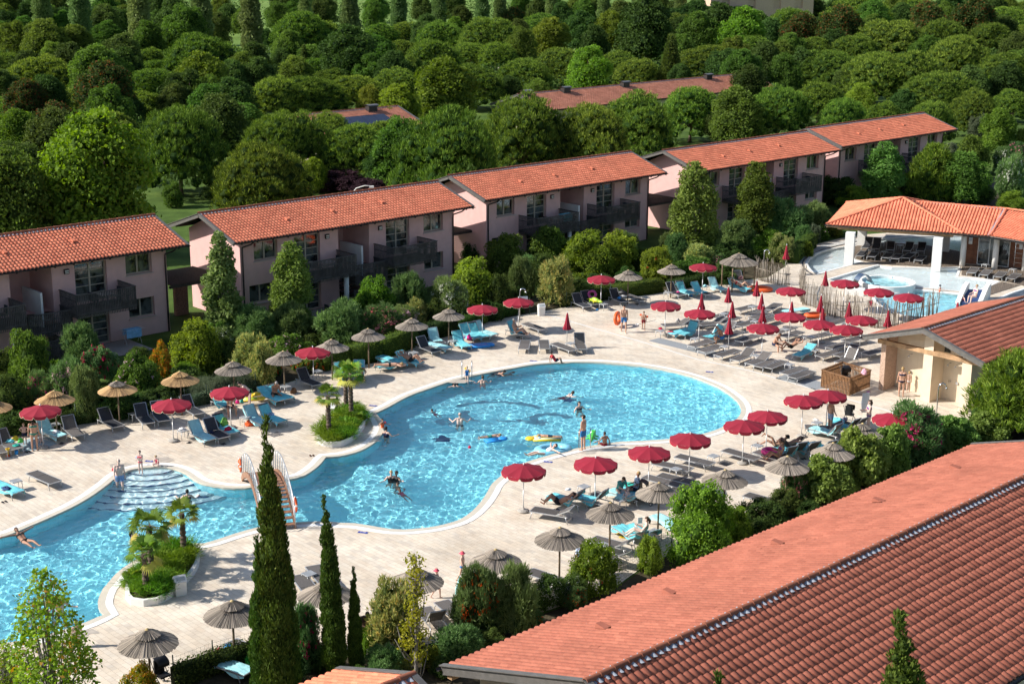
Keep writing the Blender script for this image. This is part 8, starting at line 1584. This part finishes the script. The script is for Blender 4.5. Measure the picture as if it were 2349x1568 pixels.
PEOPLE = [
 ('small boy with hands on hips in navy shorts by the patterned rug', HT(0,2,214,755), -80, 'hips', 1.05, 0, 0, [('trunks','navy')], 'l', {}),
 ('woman in a green bikini seen from behind at the patterned rug', HT(0,2,298,712), 110, 'stand', 1.66, 0, 1, [('bikini','green')], 'd', dict(extra='stout', long='bun')),
 ('baby sitting on the patterned rug beside the parasol base', HT(0,2,375,850), -60, 'edge', .78, 0, 3, [('briefs','white')], 'l', {}),
 ('bald man in light blue shorts walking down the pool steps', HT(0,2,1086,1092), -70, 'walk', 1.75, -.55, 3, [('trunks','light blue')], 'x', dict(extra='stout')),
 ('girl in a pink swimsuit standing on the top pool step', HT(0,2,1281,1008), -95, 'hold', 1.12, -.1, 3, [('bikini','pink')], 'b', {}),
 ('toddler in pink squatting at the pool steps', HT(0,2,1430,1050), -100, 'crouch', .92, -.1, 3, [('suit','pink')], 'l', {}),
 ('dark-haired woman in the small basin, seen from behind', HT(0,2,1717,1368), 100, 'wade', 1.62, W_, 0, [('suit','navy')], 'd', {}),
 ('person bending over beside the yellow-green bag', HT(0,2,2195,380), 200, 'bend', 1.75, 0, 3, [('briefs','black')], 'd', {}),
 ('person sitting on a draped lounger under the third red parasol', HT(0,2,2120,500), -60, 'slump', 1.7, 0, 1, [('trunks','navy')], 'b', {}),
 ('man reading while sitting on the two joined loungers', HT(1,2,186,378), -60, 'slump', 1.78, 0, 2, [('trunks','black')], 'g', {}),
 ('man in a flowered cap reclining behind the palms', HT(1,2,812,212), -70, 'recline', 1.72, 0, 2, [('trunks','black')], 'g', dict(hat='white')),
 ('woman in a white cap reclining behind the palms', HT(1,2,955,205), -80, 'recline', 1.7, 0, 2, [('bikini','black')], 'l', dict(hat='white')),
 ('blond woman lying face down on a turquoise towel', HT(1,2,1335,198), 5, 'prone', 1.65, 0, 1, [('briefs','black')], 'l', {}),
 ('man lying with knees up on a turquoise lounger by the hedge', HT(1,2,1330,92), -20, 'sunbathe', 1.78, 0, 2, [('trunks','black')], 'x', dict(extra='stout')),
 ('child with yellow armbands climbing out at the pool ladder', HT(1,2,1936,232), -90, 'walk', 1.0, -.1, 3, [('suit','blue')], 'l', {}),
 ('man swimming beside the ladder with only his head out', HT(1,2,1825,392), -90, 'swim', 1.7, -.1, 0, [('trunks','navy')], 'd', {}),
 ('person with pink waist standing chest-deep near the ladder', HT(1,2,2080,322), 95, 'wade', 1.62, W_, 0, [('trunks','pink')], 'b', {}),
 ('swimmer with an outstretched arm by the far pool wall', HT(1,2,2275,270), -10, 'swim', 1.7, -.1, 1, [('trunks','black')], 'd', {}),
 ('child in pink swimming in the middle of the pool', HT(1,2,1614,625), 120, 'swim', 1.1, -.12, 3, [('trunks','pink')], 'd', {}),
 ('balding man standing chest-deep in the middle of the pool', HT(1,2,1870,665), 90, 'wade', 1.74, W_, 3, [('trunks','navy')], 'x', {}),
 ('toddler with red armband held at the pool edge', HT(1,2,1160,714), -60, 'wade', 1.0, -.55, 1, [('suit','orange')], 'd', {}),
 ('woman in navy holding a toddler at the pool edge', HT(1,2,1193,792), 60, 'wade', 1.62, W_, 0, [('suit','navy')], 'd', {}),
 ('blond woman in black hugging another bather in the near bay', HT(1,2,1240,1196), -80, 'wade', 1.66, W_-.05, 0, [('suit','black')], 'l', {}),
 ('smiling bather hugged by a blond woman in the near bay', HT(1,2,1288,1200), -130, 'wade', 1.60, W_-.05, 1, [('suit','black')], 'd', {}),
 ('child with goggles treading water in the near bay', HT(1,2,1299,1303), -90, 'wade', 1.15, -1.08, 1, [('trunks','navy')], 'b', dict(sung=True)),
 ('child in pink swimming behind the goggled one', HT(1,2,1314,1355), 120, 'swim', 1.2, -.14, 1, [('suit','pink')], 'b', dict(long=True)),
 ('boy in patterned shorts lying on a small blue float', HT(1,2,2236,850), 20, 'prone', 1.15, -.42, 1, [('trunks','green')], 'l', {}),
 ('boy in black shorts lying on the yellow and blue lilo', HT(2,2,247,856), 175, 'prone', 1.2, -.40, 1, [('trunks','navy')], 'l', {}),
 ('woman reclining on a pale blue swim ring', HT(2,2,398,948), 195, 'float', 1.66, .0, 0, [('suit','white')], 'b', {}),
 ('man in sunglasses and blue shorts standing on the pool edge', HT(2,2,656,686), 150, 'stand', 1.78, .015, 1, [('trunks','blue')], 'd', dict(sung=True)),
 ('boy in red patterned shorts sitting on the pool edge', HT(2,2,850,836), 120, 'edge', 1.35, .0, 2, [('trunks','dark red')], 'd', {}),
 ('swimmer in red shorts with both arms spread', HT(2,2,557,466), 30, 'swim', 1.72, -.1, 3, [('trunks','red')], 'b', {}),
 ('dark-haired woman standing chest-deep by the swimmer', HT(2,2,618,560), -60, 'wade', 1.62, W_, 0, [('bikini','navy')], 'd', dict(long=True)),
 ('boy in a red shirt leaning back on his hands at the far edge', HT(2,2,362,96), 10, 'crab', 1.3, .0, 1, [('shirt','red'), ('trunks','navy')], 'd', {}),
 ('swimmer under water by the far pool wall', HT(2,2,10,290), 15, 'swim', 1.7, -.3, 1, [('trunks','black')], 'd', {}),
 ('man in dark swim shorts carrying an orange boat', HT(2,1,1030,1246), -85, 'walk', 1.78, 0, 1, [('trunks','blue')], 'd', {}),
 ('boy with orange armbands holding a fishing net', HT(2,1,1210,1298), -95, 'walk', 1.2, 0, 1, [('trunks','dark red')], 'b', {}),
 ('man with glasses reading on a lounger by the curved shower', HT(2,1,15,1372), -20, 'read', 1.76, 0, 1, [('briefs','white')], 'g', {}),
 ('woman in a red bikini sunbathing under the shelter', HT(2,1,2025,1000), -15, 'sunbathe', 1.66, 0, 1, [('bikini','red')], 'b', {}),
 ('bald man in blue shorts sitting on a turquoise lounger', HT(2,1,1882,1432), 185, 'slump', 1.76, 0, 2, [('trunks','blue')], 'x', dict(extra='stout')),
 ('man crouched forward on a lounger in the crowded rows', HT(3,1,108,1500), -40, 'slump', 1.76, 0, 1, [('trunks','navy')], 'b', {}),
 ('person in black lying on a turquoise towel in the rows', HT(3,1,290,1548), 200, 'sunbathe', 1.7, 0, 2, [('trunks','black')], 'd', {}),
 ('man lying with knees up beside the nearest square drain', HT(2,2,560,1398), 172, 'sunbathe', 1.78, 0, 2, [('trunks','black')], 'd', {}),
 ('woman in a teal shirt bent over a baby', HT(2,2,1024,1254), -60, 'slump', 1.66, 0, 0, [('shirt','teal'), ('briefs','black')], 'b', {}),
 ('grandmother in a pale blue shirt sitting on the lounger end', HT(2,2,1160,1206), 190, 'sit', 1.64, 0, 2, [('shirt','pale blue'), ('trunks','navy')], 'l', dict(extra='stout')),
 ('bald baby lying on the aqua towel', HT(2,2,1066,1350), -120, 'recline', .68, .08, 3, [('briefs','white')], 'x', {}),
 ('woman in a striped bikini rinsing in the shower bay', HT(3,2,1238,245), 80, 'stand', 1.66, 0, 1, [('bikini','navy')], 'l', dict(extra='stout')),
 ('small child beside the woman in the shower bay', HT(3,2,1298,280), 100, 'stand', 1.15, 0, 0, [('briefs','white')], 'l', {}),
 ('woman in a bikini holding up a white towel', HT(3,2,935,548), 185, 'hold', 1.70, 0, 3, [('bikini','violet')], 'b', dict(long='bun', sung=True)),
 ('man in plaid shorts hidden to the chest by a red parasol', HT(3,2,585,535), 20, 'carry', 1.78, 0, 1, [('trunks','plaid')], 'd', {}),
 ('woman with raised knees reading beside the pink swim ring', HT(3,2,135,920), 190, 'read', 1.66, 0, 2, [('bikini','violet')], 'b', {}),
 ('person in a black sun hat lying with one leg in the air', HT(3,2,178,868), 170, 'legup', 1.7, 0, 2, [('bikini','black')], 'd', dict(hat='black')),
 ('tanned person lying behind the one with a leg in the air', HT(3,2,300,880), 170, 'sunbathe', 1.7, 0, 2, [('trunks','brown')], 'd', {}),
 ('woman reading a book on a lounger near the bright shrub', HT(2,3,1238,58), 172, 'read', 1.68, 0, 3, [('bikini','teal')], 'b', dict(long=True)),
 ('person in a pale blue shirt seen under the thatched parasol', HT(2,3,640,285), -90, 'sit', 1.68, 0, 1, [('shirt','pale blue'), ('trunks','navy')], 'l', {}),
 ('girl in a pink hat and blue briefs walking over the paving', HT(1,3,1892,372), -20, 'walk', 1.25, 0, 0, [('briefs','blue')], 'l', dict(hat='pink')),
 ('dark-haired woman kneeling before the girl in the pink hat', HT(1,3,1960,560), 130, 'slump', 1.66, .05, 1, [('bikini','brown')], 'd', dict(long='bun')),
 ('second child in a pink hat behind a thatched parasol', HT(1,3,1655,530), -20, 'walk', 1.18, 0, 0, [('suit','pink')], 'l', dict(hat='pink')),
 ('figure wrapped in dark cloth sitting behind the variegated shrub', HT(1,3,1022,930), -70, 'slump', 1.66, 0, 2, [('shirt','brown'), ('trunks','black')], 'd', {}),
 ('woman floating on her back with arms on the pool edge', HT(0,3,150,155), -40, 'float', 1.68, -.05, 2, [('bikini','black')], 'b', {}),
 ('black-haired woman by the left palm of the lower planter', HT(0,3,1215,180), 20, 'wade', 1.62, W_, 0, [('suit','navy')], 'd', dict(long=True)),
 ('man in navy shorts wading near the lower pool corner', HT(0,3,540,775), -60, 'wade', 1.76, -1.05, 0, [('trunks','navy')], 'd', {}),
 ('blond child at the pool edge behind the corner tree', HT(0,3,697,1002), 120, 'stand', 1.3, -.3, 3, [('briefs','white')], 'l', {}),
 ('toddler in a red suit and navy hat in the shallow pool', HK(1558, 572), -40, 'wade', .95, -.5, 3, [('suit','orange')], 'l', dict(hat='navy')),
 ('blond woman sitting at the top of the toddler slide', HK(1905, 575), 200, 'sit', 1.66, .35, 3, [('bikini','violet')], 'l', dict(sung=True)),
 ('small child sitting at the foot of the toddler slide', HK(1780, 668), 200, 'edge', 1.0, -.05, 3, [('suit','pink')], 'b', {}),
 ('child partly hidden behind the stick fence', HK(905, 690), -90, 'stand', 1.1, 0, 3, [('suit','pink')], 'l', {}),
]
for lab, hx, rz, ps, H, zg, sk, wear, hair, kw in PEOPLE: person(lab, hx, dg_(rz-90), ps, H, zg, SK[sk], wear, hair, **kw)
# ---- beach things
M_YEL = mat('yellow_plastic', (.80, .55, .03), .35, var=.05); M_LIME = mat('green_vinyl', (.10, .62, .08), .3, var=.08); M_PINKV = mat('pink_vinyl', (.85, .04, .28), .3, var=.05); M_BLUEV = mat('blue_vinyl', (.03, .28, .70), .3, var=.06); M_PBLUE = mat('pale_blue_vinyl', (.25, .62, .80), .3, var=.1, scale=8)
M_CRIM = mat('crimson_cloth', (.45, .01, .05), .9); M_LBAG = mat('green_print_bag', (.22, .5, .08), .7, var=.4, scale=14); M_DBAG = mat('charcoal_bag', (.03, .03, .035), .8, var=.3, scale=8)
def torus(name, p, R, r, m, label, cat, sx=1.0, rz=0.0, tilt=0.0, group=None):
 e = MB(); n, k = 28, 10
 e.add([(( R+r*math.cos(2*PI*j/k))*math.cos(2*PI*i/n)*sx, (R+r*math.cos(2*PI*j/k))*math.sin(2*PI*i/n), r*math.sin(2*PI*j/k)) for i in range(n) for j in range(k)], [(i*k+j, ((i+1) % n)*k+j, ((i+1) % n)*k+(j+1) % k, i*k+(j+1) % k) for i in range(n) for j in range(k)], True); o = e.build(name, m); o.location = p; o.rotation_euler = (tilt, 0, rz); return tag(o, label, cat, group)
def heap(p, d, m, label, seed=1, name='towel_heap', cat='towel', sit=0.0):
 rg = np.random.default_rng(seed); n, k = 18, 9; ph = rg.uniform(0, 6, 8); V = []
 for j in range(k+1):
  a = PI/2*j/k
  for i in range(n): u = 2*PI*i/n; w = 1+.16*math.sin(3*u+ph[0]+j)+.10*math.sin(5*u+ph[1]-j*.7); V.append((d[0]/2*math.sin(a)*math.cos(u)*w, d[1]/2*math.sin(a)*math.sin(u)*w, d[2]*math.cos(a)*(1+.14*math.sin(2*u+ph[2]))))
 e = MB(); e.add(V, [(j*n+i, (j+1)*n+i, (j+1)*n+(i+1) % n, j*n+(i+1) % n) for j in range(k) for i in range(n)]+[tuple(range(k*n, k*n+n))[::-1]], True); o = e.build(name, m); o.location = (p.x, p.y, p.z+sit); o.rotation_euler = (0, 0, seed); return tag(o, label, cat)
Z4 = .35
for c, r, x, y, z, d, m, lab, nm, ct in (
 (0,2,95,912,Z4,(.4,.3,.12),M_TURQ,'folded turquoise towel on the leftmost lounger','folded_towel','towel'),(0,2,142,900,Z4,(.35,.25,.22),M_YEL,'woven yellow bag on the leftmost lounger','woven_bag','bag'),(0,2,190,915,Z4,(.3,.25,.2),M_LIME,'bright green cloth on the leftmost lounger','green_cloth','cloth'),(0,2,150,950,Z4,(.35,.25,.1),M_TEAL,'dark green cloth hanging at the lounger foot','green_cloth','cloth'),
 (0,2,395,715,.7,(.4,.28,.12),M_WHITE,'white towel over the back of the dark lounger','white_towel','towel'),(0,2,510,828,Z4,(.45,.3,.13),M_WHITE,'pale patterned cloth on the foot of the towelled lounger','patterned_cloth','cloth'),(0,2,1985,775,Z4,(.45,.3,.32),M_DBAG,'black rucksack on the middle lounger','rucksack','bag'),(0,2,2060,760,Z4,(.45,.22,.38),M_LBAG,'green patterned beach bag between the draped loungers','beach_bag','bag'),(0,2,2092,805,Z4,(.4,.3,.18),M_CRIM,'crimson cloth on the draped lounger','crimson_cloth','cloth'),
 (0,2,1940,830,Z4,(.3,.3,.12),mat('navy_cloth', (.01, .015, .05), .9),'navy cloth on the middle draped lounger','navy_cloth','cloth'),(0,2,1672,800,.44,(.36,.3,.1),M_WHITE,'white folded towel on the small side table','white_towel','towel'),(0,2,2288,765,0,(.45,.28,.3),M_ORANGE,'orange beach bag on the paving above the cypress tip','beach_bag','bag'),(0,2,55,1345,Z4,(.5,.35,.12),mat('blue_black_clothes', (.03, .07, .2), .9, var=.4, scale=12),'dark blue clothes on the turquoise lounger at the left','clothes','clothes'),
 (0,2,2180,560,0,(.25,.2,.22),M_PINKV,'pink bag at the feet of the sitting person','pink_bag','bag'),(0,2,2222,550,0,(.25,.2,.3),M_TEAL,'green bag at the feet of the bending person','green_bag','bag'),(0,2,2300,492,0,(.3,.25,.35),M_LIME,'lime green bag beside the yellow float','lime_bag','bag'),(1,2,345,465,0,(.45,.25,.28),mat('flowered_bag', (.25, .12, .05), .8, var=.5, scale=20),'dark flowered bag beside the thatched pole','flowered_bag','bag'),
 (1,2,130,668,Z4,(.5,.3,.12),mat('blue_white_cloth', (.3, .42, .62), .9, var=.4, scale=10),'blue and white cloth on the draped lounger pair','striped_cloth','cloth'),(1,1,1900,1530,Z4,(.35,.3,.12),mat('lilac_cloth', (.5, .3, .6), .9, var=.3, scale=12),'lilac cloth on the aqua towel','lilac_cloth','cloth'),(1,1,1955,1545,.2,(.3,.3,.35),M_PINKV,'bright pink bag hanging beside the lounger','pink_bag','bag'),
 (2,1,985,1168,Z4,(.25,.2,.12),M_BLUEV,'blue cloth on the lounger with the orca float','blue_cloth','cloth'),(2,1,1520,1385,Z4,(.3,.2,.26),mat('dotted_bag', (.12, .10, .10), .7, col2=(.6, .58, .55), scale=30),'dotted basket on the lounger under the red parasol','dotted_basket','bag'),(2,1,1362,1448,.43,(.3,.25,.1),M_CRIM,'red swimwear drying on a side table','red_swimwear','clothes'),(2,1,1457,1485,.3,(.5,.3,.12),M_CRIM,'red towel on the foot of a turquoise lounger','red_towel','towel'),
 (2,1,1525,1110,Z4,(.3,.2,.06),M_PINKV,'pink cloth on the black lounger by hanging towels','pink_cloth','cloth'),(2,1,1770,1060,.43,(.4,.3,.14),M_LTURQ,'crumpled aqua towel near the far red parasol pole','towel_heap','towel'),(2,1,2100,990,Z4,(.5,.35,.2),mat('red_white_towel', (.6, .3, .3), .9, var=.5, scale=10),'red and white towel behind the sunbathing woman','striped_towel','towel'),(3,2,880,295,1.0,(.3,.2,.3),mat('rose_cloth', (.75, .4, .5), .9),'rose coloured cloth hanging on the timber screen','rose_cloth','cloth'),
 (3,2,922,455,0,(.22,.15,.05),mat('mauve_cloth', (.5, .2, .45), .9),'mauve cloth lying on the paving by the screen','mauve_cloth','cloth'),(3,2,440,712,.44,(.3,.22,.07),M_WHITE,'white hat on the table by the pushchair','white_hat','hat'),(3,2,640,720,Z4,(.7,.4,.16),M_TURQ,'crumpled turquoise towel before the pushchair','towel_heap','towel'),(3,2,700,715,Z4,(.4,.3,.14),mat('patterned_clothes', (.4, .35, .45), .9, var=.5, scale=16),'patterned clothes by the pushchair','clothes','clothes'),
 (3,2,245,985,.2,(.5,.3,.28),mat('orange_pink_bag', (.7, .18, .06), .8, var=.4, scale=6),'orange bag with pink cloth under the raised lounger','beach_bag','bag'),(2,2,515,1352,Z4,(.3,.2,.08),M_WHITE,'white shoes on the lounger of the lying man','white_shoes','shoes'),(2,2,610,1410,Z4,(.3,.25,.16),M_BLUEV,'blue cloth behind the lying man','blue_cloth','cloth'),(2,2,1030,1370,Z4,(.4,.3,.12),M_WHITE,'white cloth under the baby','white_cloth','cloth'),(2,2,995,1425,.43,(.5,.4,.16),M_LTURQ,'aqua towel heap on the side table','towel_heap','towel'),
 (2,2,1085,1310,.40,(.75,.5,.1),M_TEAL,'emerald green beach towel behind the baby','green_towel','towel'),(0,3,2010,1280,.43,(.35,.3,.16),M_CRIM,'red patterned clothes on the table by the cypress','clothes','clothes'),(0,3,2090,1235,.43,(.3,.3,.14),M_BLUEV,'blue patterned clothes on the table by the cypress','clothes','clothes'),(0,3,1945,1295,.36,(.25,.2,.08),M_CRIM,'small red disc toy by the aqua covered lounger','red_toy','toy'),(2,1,1645,1150,0,(.2,.2,.2),M_BLUEV,'small blue ball by the closed red parasol','blue_ball','ball'),
 (0,1,1420,2050,0,(.3,.3,.3),M_LIME,'green ball on the grass behind the rose bush','green_ball','ball'),(2,1,780,1272,0,(.35,.2,.05),M_BLUEV,'flat blue mat by the inflatable toys','blue_mat','mat'),(2,3,150,925,0,(.5,.5,.4),M_YEL,'yellow float hidden behind the jasmine','yellow_float','float'),(3,3,0,-600,0,(.01,.01,.01),M_WHITE,'','','')):
 if lab: heap(T(c, r, x, y, z), d, m, lab, (x*7+y) % 97, nm, ct)
torus('swim_ring', T(3,2,20,1000,.42), .32, .12, M_PINKV, 'bright pink swim ring on the lounger of the reading woman', 'swim ring')
torus('swim_ring', T(2,1,735,1130,.75), .24, .09, mat('violet_vinyl', (.45, .08, .25), .3), 'magenta swim ring on the back of a dark lounger', 'swim ring', tilt=.9)
torus('swim_ring', T(2,2,375,985,-.02), .48, .17, M_PBLUE, 'pale blue swim ring carrying the reclining woman', 'swim ring', 1.5, .3)
torus('rubber_boat', T(2,1,2270,1080,.14), .5, .14, M_ORANGE, 'orange and black rubber boat lying by the stick fence', 'rubber boat', 1.5, -.1)
torus('rubber_boat', T(3,1,430,1318,.50), .36, .12, M_ORANGE, 'orange rubber boat on a lounger by the closed red parasols', 'rubber boat', 1.6, .3)
P_ = T(2,1,968,1350,.55); torus('rubber_boat', P_, .33, .12, M_ORANGE, 'orange rubber boat carried under the man\'s arm', 'rubber boat', 1.4, 1.2, 1.45)
def lilo(p, L, W2, m1, m2, rz, label, n=5, z=0):
 e = empty('lilo', p, rz, label, 'lilo'); a = MB(); b = MB()
 for k in range(n): (a if k % 2 == 0 else b).tube([(-L/2, (k-(n-1)/2)*W2/n, .06), (L/2-.3, (k-(n-1)/2)*W2/n, .06)], W2/n*.56, 8)
 a.build('air_tubes', m1, e); b.build('inner_tubes', m2, e); h = MB(); h.ball((L/2-.18, 0, .08), (.26, W2/2, .09), 12, 7); h.build('pillow', m1, e); return e
lilo(T(1,2,2055,40,.02), 1.7, .75, M_BLUEV, mat('flower_print', (.5, .25, .55), .4, col2=(.05, .45, .65), scale=9), .35, 'blue flower-patterned air mattress on the paving'); lilo(T(2,2,290,895,-.06), 1.7, .6, M_YEL, M_PBLUE, 3.2, 'yellow and blue lilo with a boy lying on it'); lilo(T(1,2,2200,905,-.06), 1.1, .5, M_BLUEV, M_BLUEV, .4, 'small blue float under the boy in patterned shorts'); lilo(T(0,2,2330,530,.3), 1.1, .5, M_YEL, M_LIME, .2, 'yellow float standing at the bending person'); lilo(T(1,2,-5,490,.3), .6, .4, M_YEL, M_YEL, .6, 'yellow float at the back of the reading man\'s lounger')
def crocodile(p, rz, label, m, s=1.0):
 e = empty('inflatable_crocodile', p, rz, label, 'inflatable animal'); e.scale = (s,)*3; b = MB(); b.tube([(-.9, 0, .08), (-.5, 0, .14), (0, 0, .2), (.4, 0, .2), (.75, .02, .16)], (.05, .14, .24, .22, .1), 12); b.build('body', m, e); b = MB(); b.ball((.85, 0, .2), (.3, .15, .12), 12, 8); b.ball((.75, .09, .32), .05); b.ball((.75, -.09, .32), .05); b.build('head', m, e)
 for sx in (-.25, .3):
  for sy in (-1, 1): b = MB(); b.tube([(sx, sy*.15, .12), (sx+.05, sy*.38, .06)], (.07, .05), 7); b.build('leg', m, e)
crocodile(T(0,3,2150,1375,.03), .3, 'lime green inflatable crocodile on the paving by the cypress', M_LIME, 1.25);
e = crocodile(T(2,2,735,885,.1), 1.4, 'green inflatable turtle held at the pool edge by the boy', M_LIME, .75)
crocodile(T(2,1,750,1200,.35), -.9, 'yellow and green inflatable caterpillar across a dark lounger', mat('yellow_green_vinyl', (.75, .62, .04), .3, col2=(.2, .6, .08), scale=4), .75)
e = empty('orca_float', T(2,1,1000,1140,.42), -.6, 'black and white inflatable orca on a dark lounger', 'inflatable animal'); b = MB(); b.tube([(-.6, 0, .05), (-.3, 0, .12), (.1, 0, .18), (.5, 0, .14)], (.04, .12, .2, .1), 12); b.build('body', M_BLACK, e); b = MB(); b.tube([(-.2, 0, .03), (.2, 0, .04), (.5, 0, .06)], (.1, .17, .08), 10); b.build('belly', M_WHITE, e); b = MB(); b.add([(-.05, 0, .28), (.2, 0, .32), (-.08, .02, .55)], [(0, 1, 2)]); b.add([(-.05, .02, .28), (-.08, .03, .55), (.2, .02, .32)], [(0, 1, 2)]); b.build('fin', M_BLACK, e)
# patterned rug, sandals, toys
q = [T(0, 2, *p) for p in ((150, 925), (320, 868), (445, 870), (520, 935), (350, 985), (185, 1008))]; o = flat('patterned_rug', q, .012, mat('woven_rug', (.50, .52, .53), .95, col2=(.12, .30, .36), scale=14), 'pale patterned rug under the first red parasol'); o['category'] = 'rug'; o['kind'] = 'thing'
def sandals(p, rz, m, label):
 e = empty('sandals', p, rz, label, 'sandals', 'pairs of sandals on the paving')
 for s in (-.07, .07): b = MB(); b.prism([(s+.045*math.cos(a), .13*math.sin(a)) for a in np.linspace(0, 2*PI, 13)[:-1]], 0, .02); b.tube([(s-.04, .0, .02), (s, .03, .055), (s+.04, 0, .02)], .01, 5); b.build('sandal', m, e)
M_SND = mat('dark_rubber', (.02, .02, .025), .7); M_SNB = mat('brown_leather', (.10, .04, .02), .6)
for c, r, x, y, rz, m, l in ((0,2,1738,922,1.2,M_SND,'black sandals below the first draped lounger'),(0,2,2050,935,1.0,M_SND,'black sandals below the second draped lounger'),(0,2,565,930,1.4,M_SND,'black sandals beside the patterned rug'),(0,2,258,1005,.8,M_SND,'small sandals by the toy wheel'),(1,2,512,1040,.3,M_SNB,'brown sandals on the coping corner by the bridge'),(2,1,1150,1222,.5,M_SND,'sandals below the thatched parasol near the orca'),(2,2,405,1535,.6,M_SND,'sandals below the lying man'),(2,3,985,193,1.3,M_YEL,'yellow sandals beside the reading woman, upper pair'),(2,3,1010,222,1.3,M_YEL,'yellow sandals beside the reading woman, lower pair'),(0,2,40,1465,.8,M_SND,'dark sandals under the lounger at the left edge'),(3,2,325,1070,.5,M_SND,'sandals beneath the group by the pink ring'),(2,1,55,1528,.4,M_SND,'sandals by the man reading near the shower')): sandals(T(c, r, x, y, .004), rz, m, l)
e = empty('toy_bucket', T(0,2,153,1028), 0, 'blue toy bucket on the paving by the rug', 'toy bucket'); b = MB(); b.lathe([(0, 0), (.07, 0), (.1, .2), (.09, .2), (.065, .02)], 14); b.build('pail', M_BLUEV, e); b = MB(); b.tube([(-.1, 0, .2), (-.06, 0, .27), (.06, 0, .27), (.1, 0, .2)], .008, 5); b.build('handle', M_WHITE, e)
e = empty('toy_sand_wheel', T(0,2,75,1045), 0, 'yellow and red toy sand wheel by the rug', 'toy'); b = MB(); b.lathe([(0, 0), (.1, 0), (.08, .05), (.05, .08)], 12); b.build('foot', M_ORANGE, e); b = MB(); b.lathe([(.03, .08), (.03, .26), (.1, .36), (.1, .4)], 12); b.build('funnel', M_YEL, e)
heap(T(0,2,1042,1172,.03), (.3, .15, .12), M_CRIM, 'red toy boat on the coping beside the bald man', 5, 'toy_boat', 'toy'); heap(T(1,2,1960,970,-.08), (.16, .16, .12), M_CRIM, 'red and yellow toy floating in the pool', 6, 'floating_toy', 'toy')
heap(T(0,2,1256,1062,.35), (.1, .1, .1), M_BLUEV, 'small blue toy held by the girl in pink', 7, 'held_toy', 'toy')
# white towel held, book, net, pushchairs
e = noise_cloth('white_towel', (10, 8), lambda u, v: V3((v*.5-.25+.02*math.sin(u*9), .03*math.sin(v*14+u*4), 1.35-1.05*u)), M_WHITE); p = T(3,2,885,690,0); e.location = (p.x, p.y, 0); e.rotation_euler = (0, 0, .5); tag(e, 'white towel held up by the woman in a bikini', 'towel')
b = MB(); p = T(2,3,1175,68,.78); b.box(p, (.2, .02, .26), rz=.3); tag(b.build('open_book', M_WHITE), 'white book held by the reading woman', 'book')
e = empty('fishing_net', T(2,1,1210,1385,.45), 0, 'toy fishing net on a long stick held by the boy', 'toy net'); b = MB(); b.tube([(-.35, 0, -.15), (.75, 0, .15)], .012, 5); b.build('stick', M_DTIMBER, e); b = MB(); b.lathe([(.0, 0), (.1, .02), (.13, .09)], 12); b.v = [(v[0]-.42, v[1], v[2]-.22) for v in b.v]; b.build('net', M_WHITE, e)
def armbands(pts, m, label):
 for i, p in enumerate(pts): torus('armband', p, .05, .035, m, label[i], 'armband', 1, 0, .5)
armbands([T(2,1,1182,1318,.85), T(2,1,1240,1335,.85)], M_ORANGE, ['orange armband on the net boy, towards the man', 'orange armband on the net boy, far side']); armbands([T(1,2,1925,242,.6), T(1,2,1955,262,.6)], M_YEL, ['yellow armband of the ladder child, upper', 'yellow armband of the ladder child, lower']); armbands([T(1,2,1182,738,.1)], M_CRIM, ['red armband of the toddler at the edge'])
def pushchair(p, rz, label):
 e = empty('pushchair', p, rz, label, 'pushchair'); b = MB()
 for s in (-.22, .22): b.tube([(s, -.35, .08), (s, .1, .5), (s, .38, 1.02), (s, .46, 1.0)], .016, 6); b.tube([(s, .38, .08), (s, .0, .55)], .016, 6)
 b.build('frame', M_DMETAL, e); b = MB(); b.box((0, -.02, .46), (.38, .34, .06)); b.box((0, .2, .72), (.38, .06, .5)); b.build('seat', M_BLACK, e); b = MB(); V = []
 for i in range(7):
  a = PI*.75*i/6
  for s in (-.22, .22): V.append((s, .22-.34*math.sin(a), .86+.2*math.cos(a)))
 b.add(V, [(2*i, 2*i+1, 2*i+3, 2*i+2) for i in range(6)], True); b.build('hood', M_BLACK, e)
 for sx in (-.24, .24):
  for sy in (-.35, .38): b = MB(); b.tube([(sx-.02, sy, .08), (sx+.02, sy, .08)], .08, 14, smooth=False); w = b.build('wheel', M_BLACK, e); b = MB(); b.tube([(sx-.024, sy, .08), (sx+.024, sy, .08)], .045, 10); b.build('hub', M_ALU, w)
pushchair(T(3,2,745,740), 2.6, 'black pushchair behind the raised loungers and parasol'); pushchair(T(2,2,1215,1475), 1.2, 'pushchair half hidden by the thatched parasol'); pushchair(T(0,3,1500,1600), .8, 'brown pushchair at the bottom picture edge'); pushchair(T(3,2,715,390), .4, 'folded pushchair standing inside the timber screen')
tb_ = [('aqua_bag', T(1,3,1872,750,0), (.35,.3,.7), M_LTURQ, 'aqua bag beside the kneeling woman', 'bag')]
for nm, p, d, m, l, ct in tb_: heap(p, d, m, l, 9, nm, ct)
b = MB(); b.box((0, 0, .45), (.55, .05, .6)); o = b.build('notice_board', M_NOTICE); o.location = T(2,1,105,1290,0)+UP*.3; o.rotation_euler = (0, 0, .2); tag(o, 'small white notice board beside the curved shower', 'notice board')
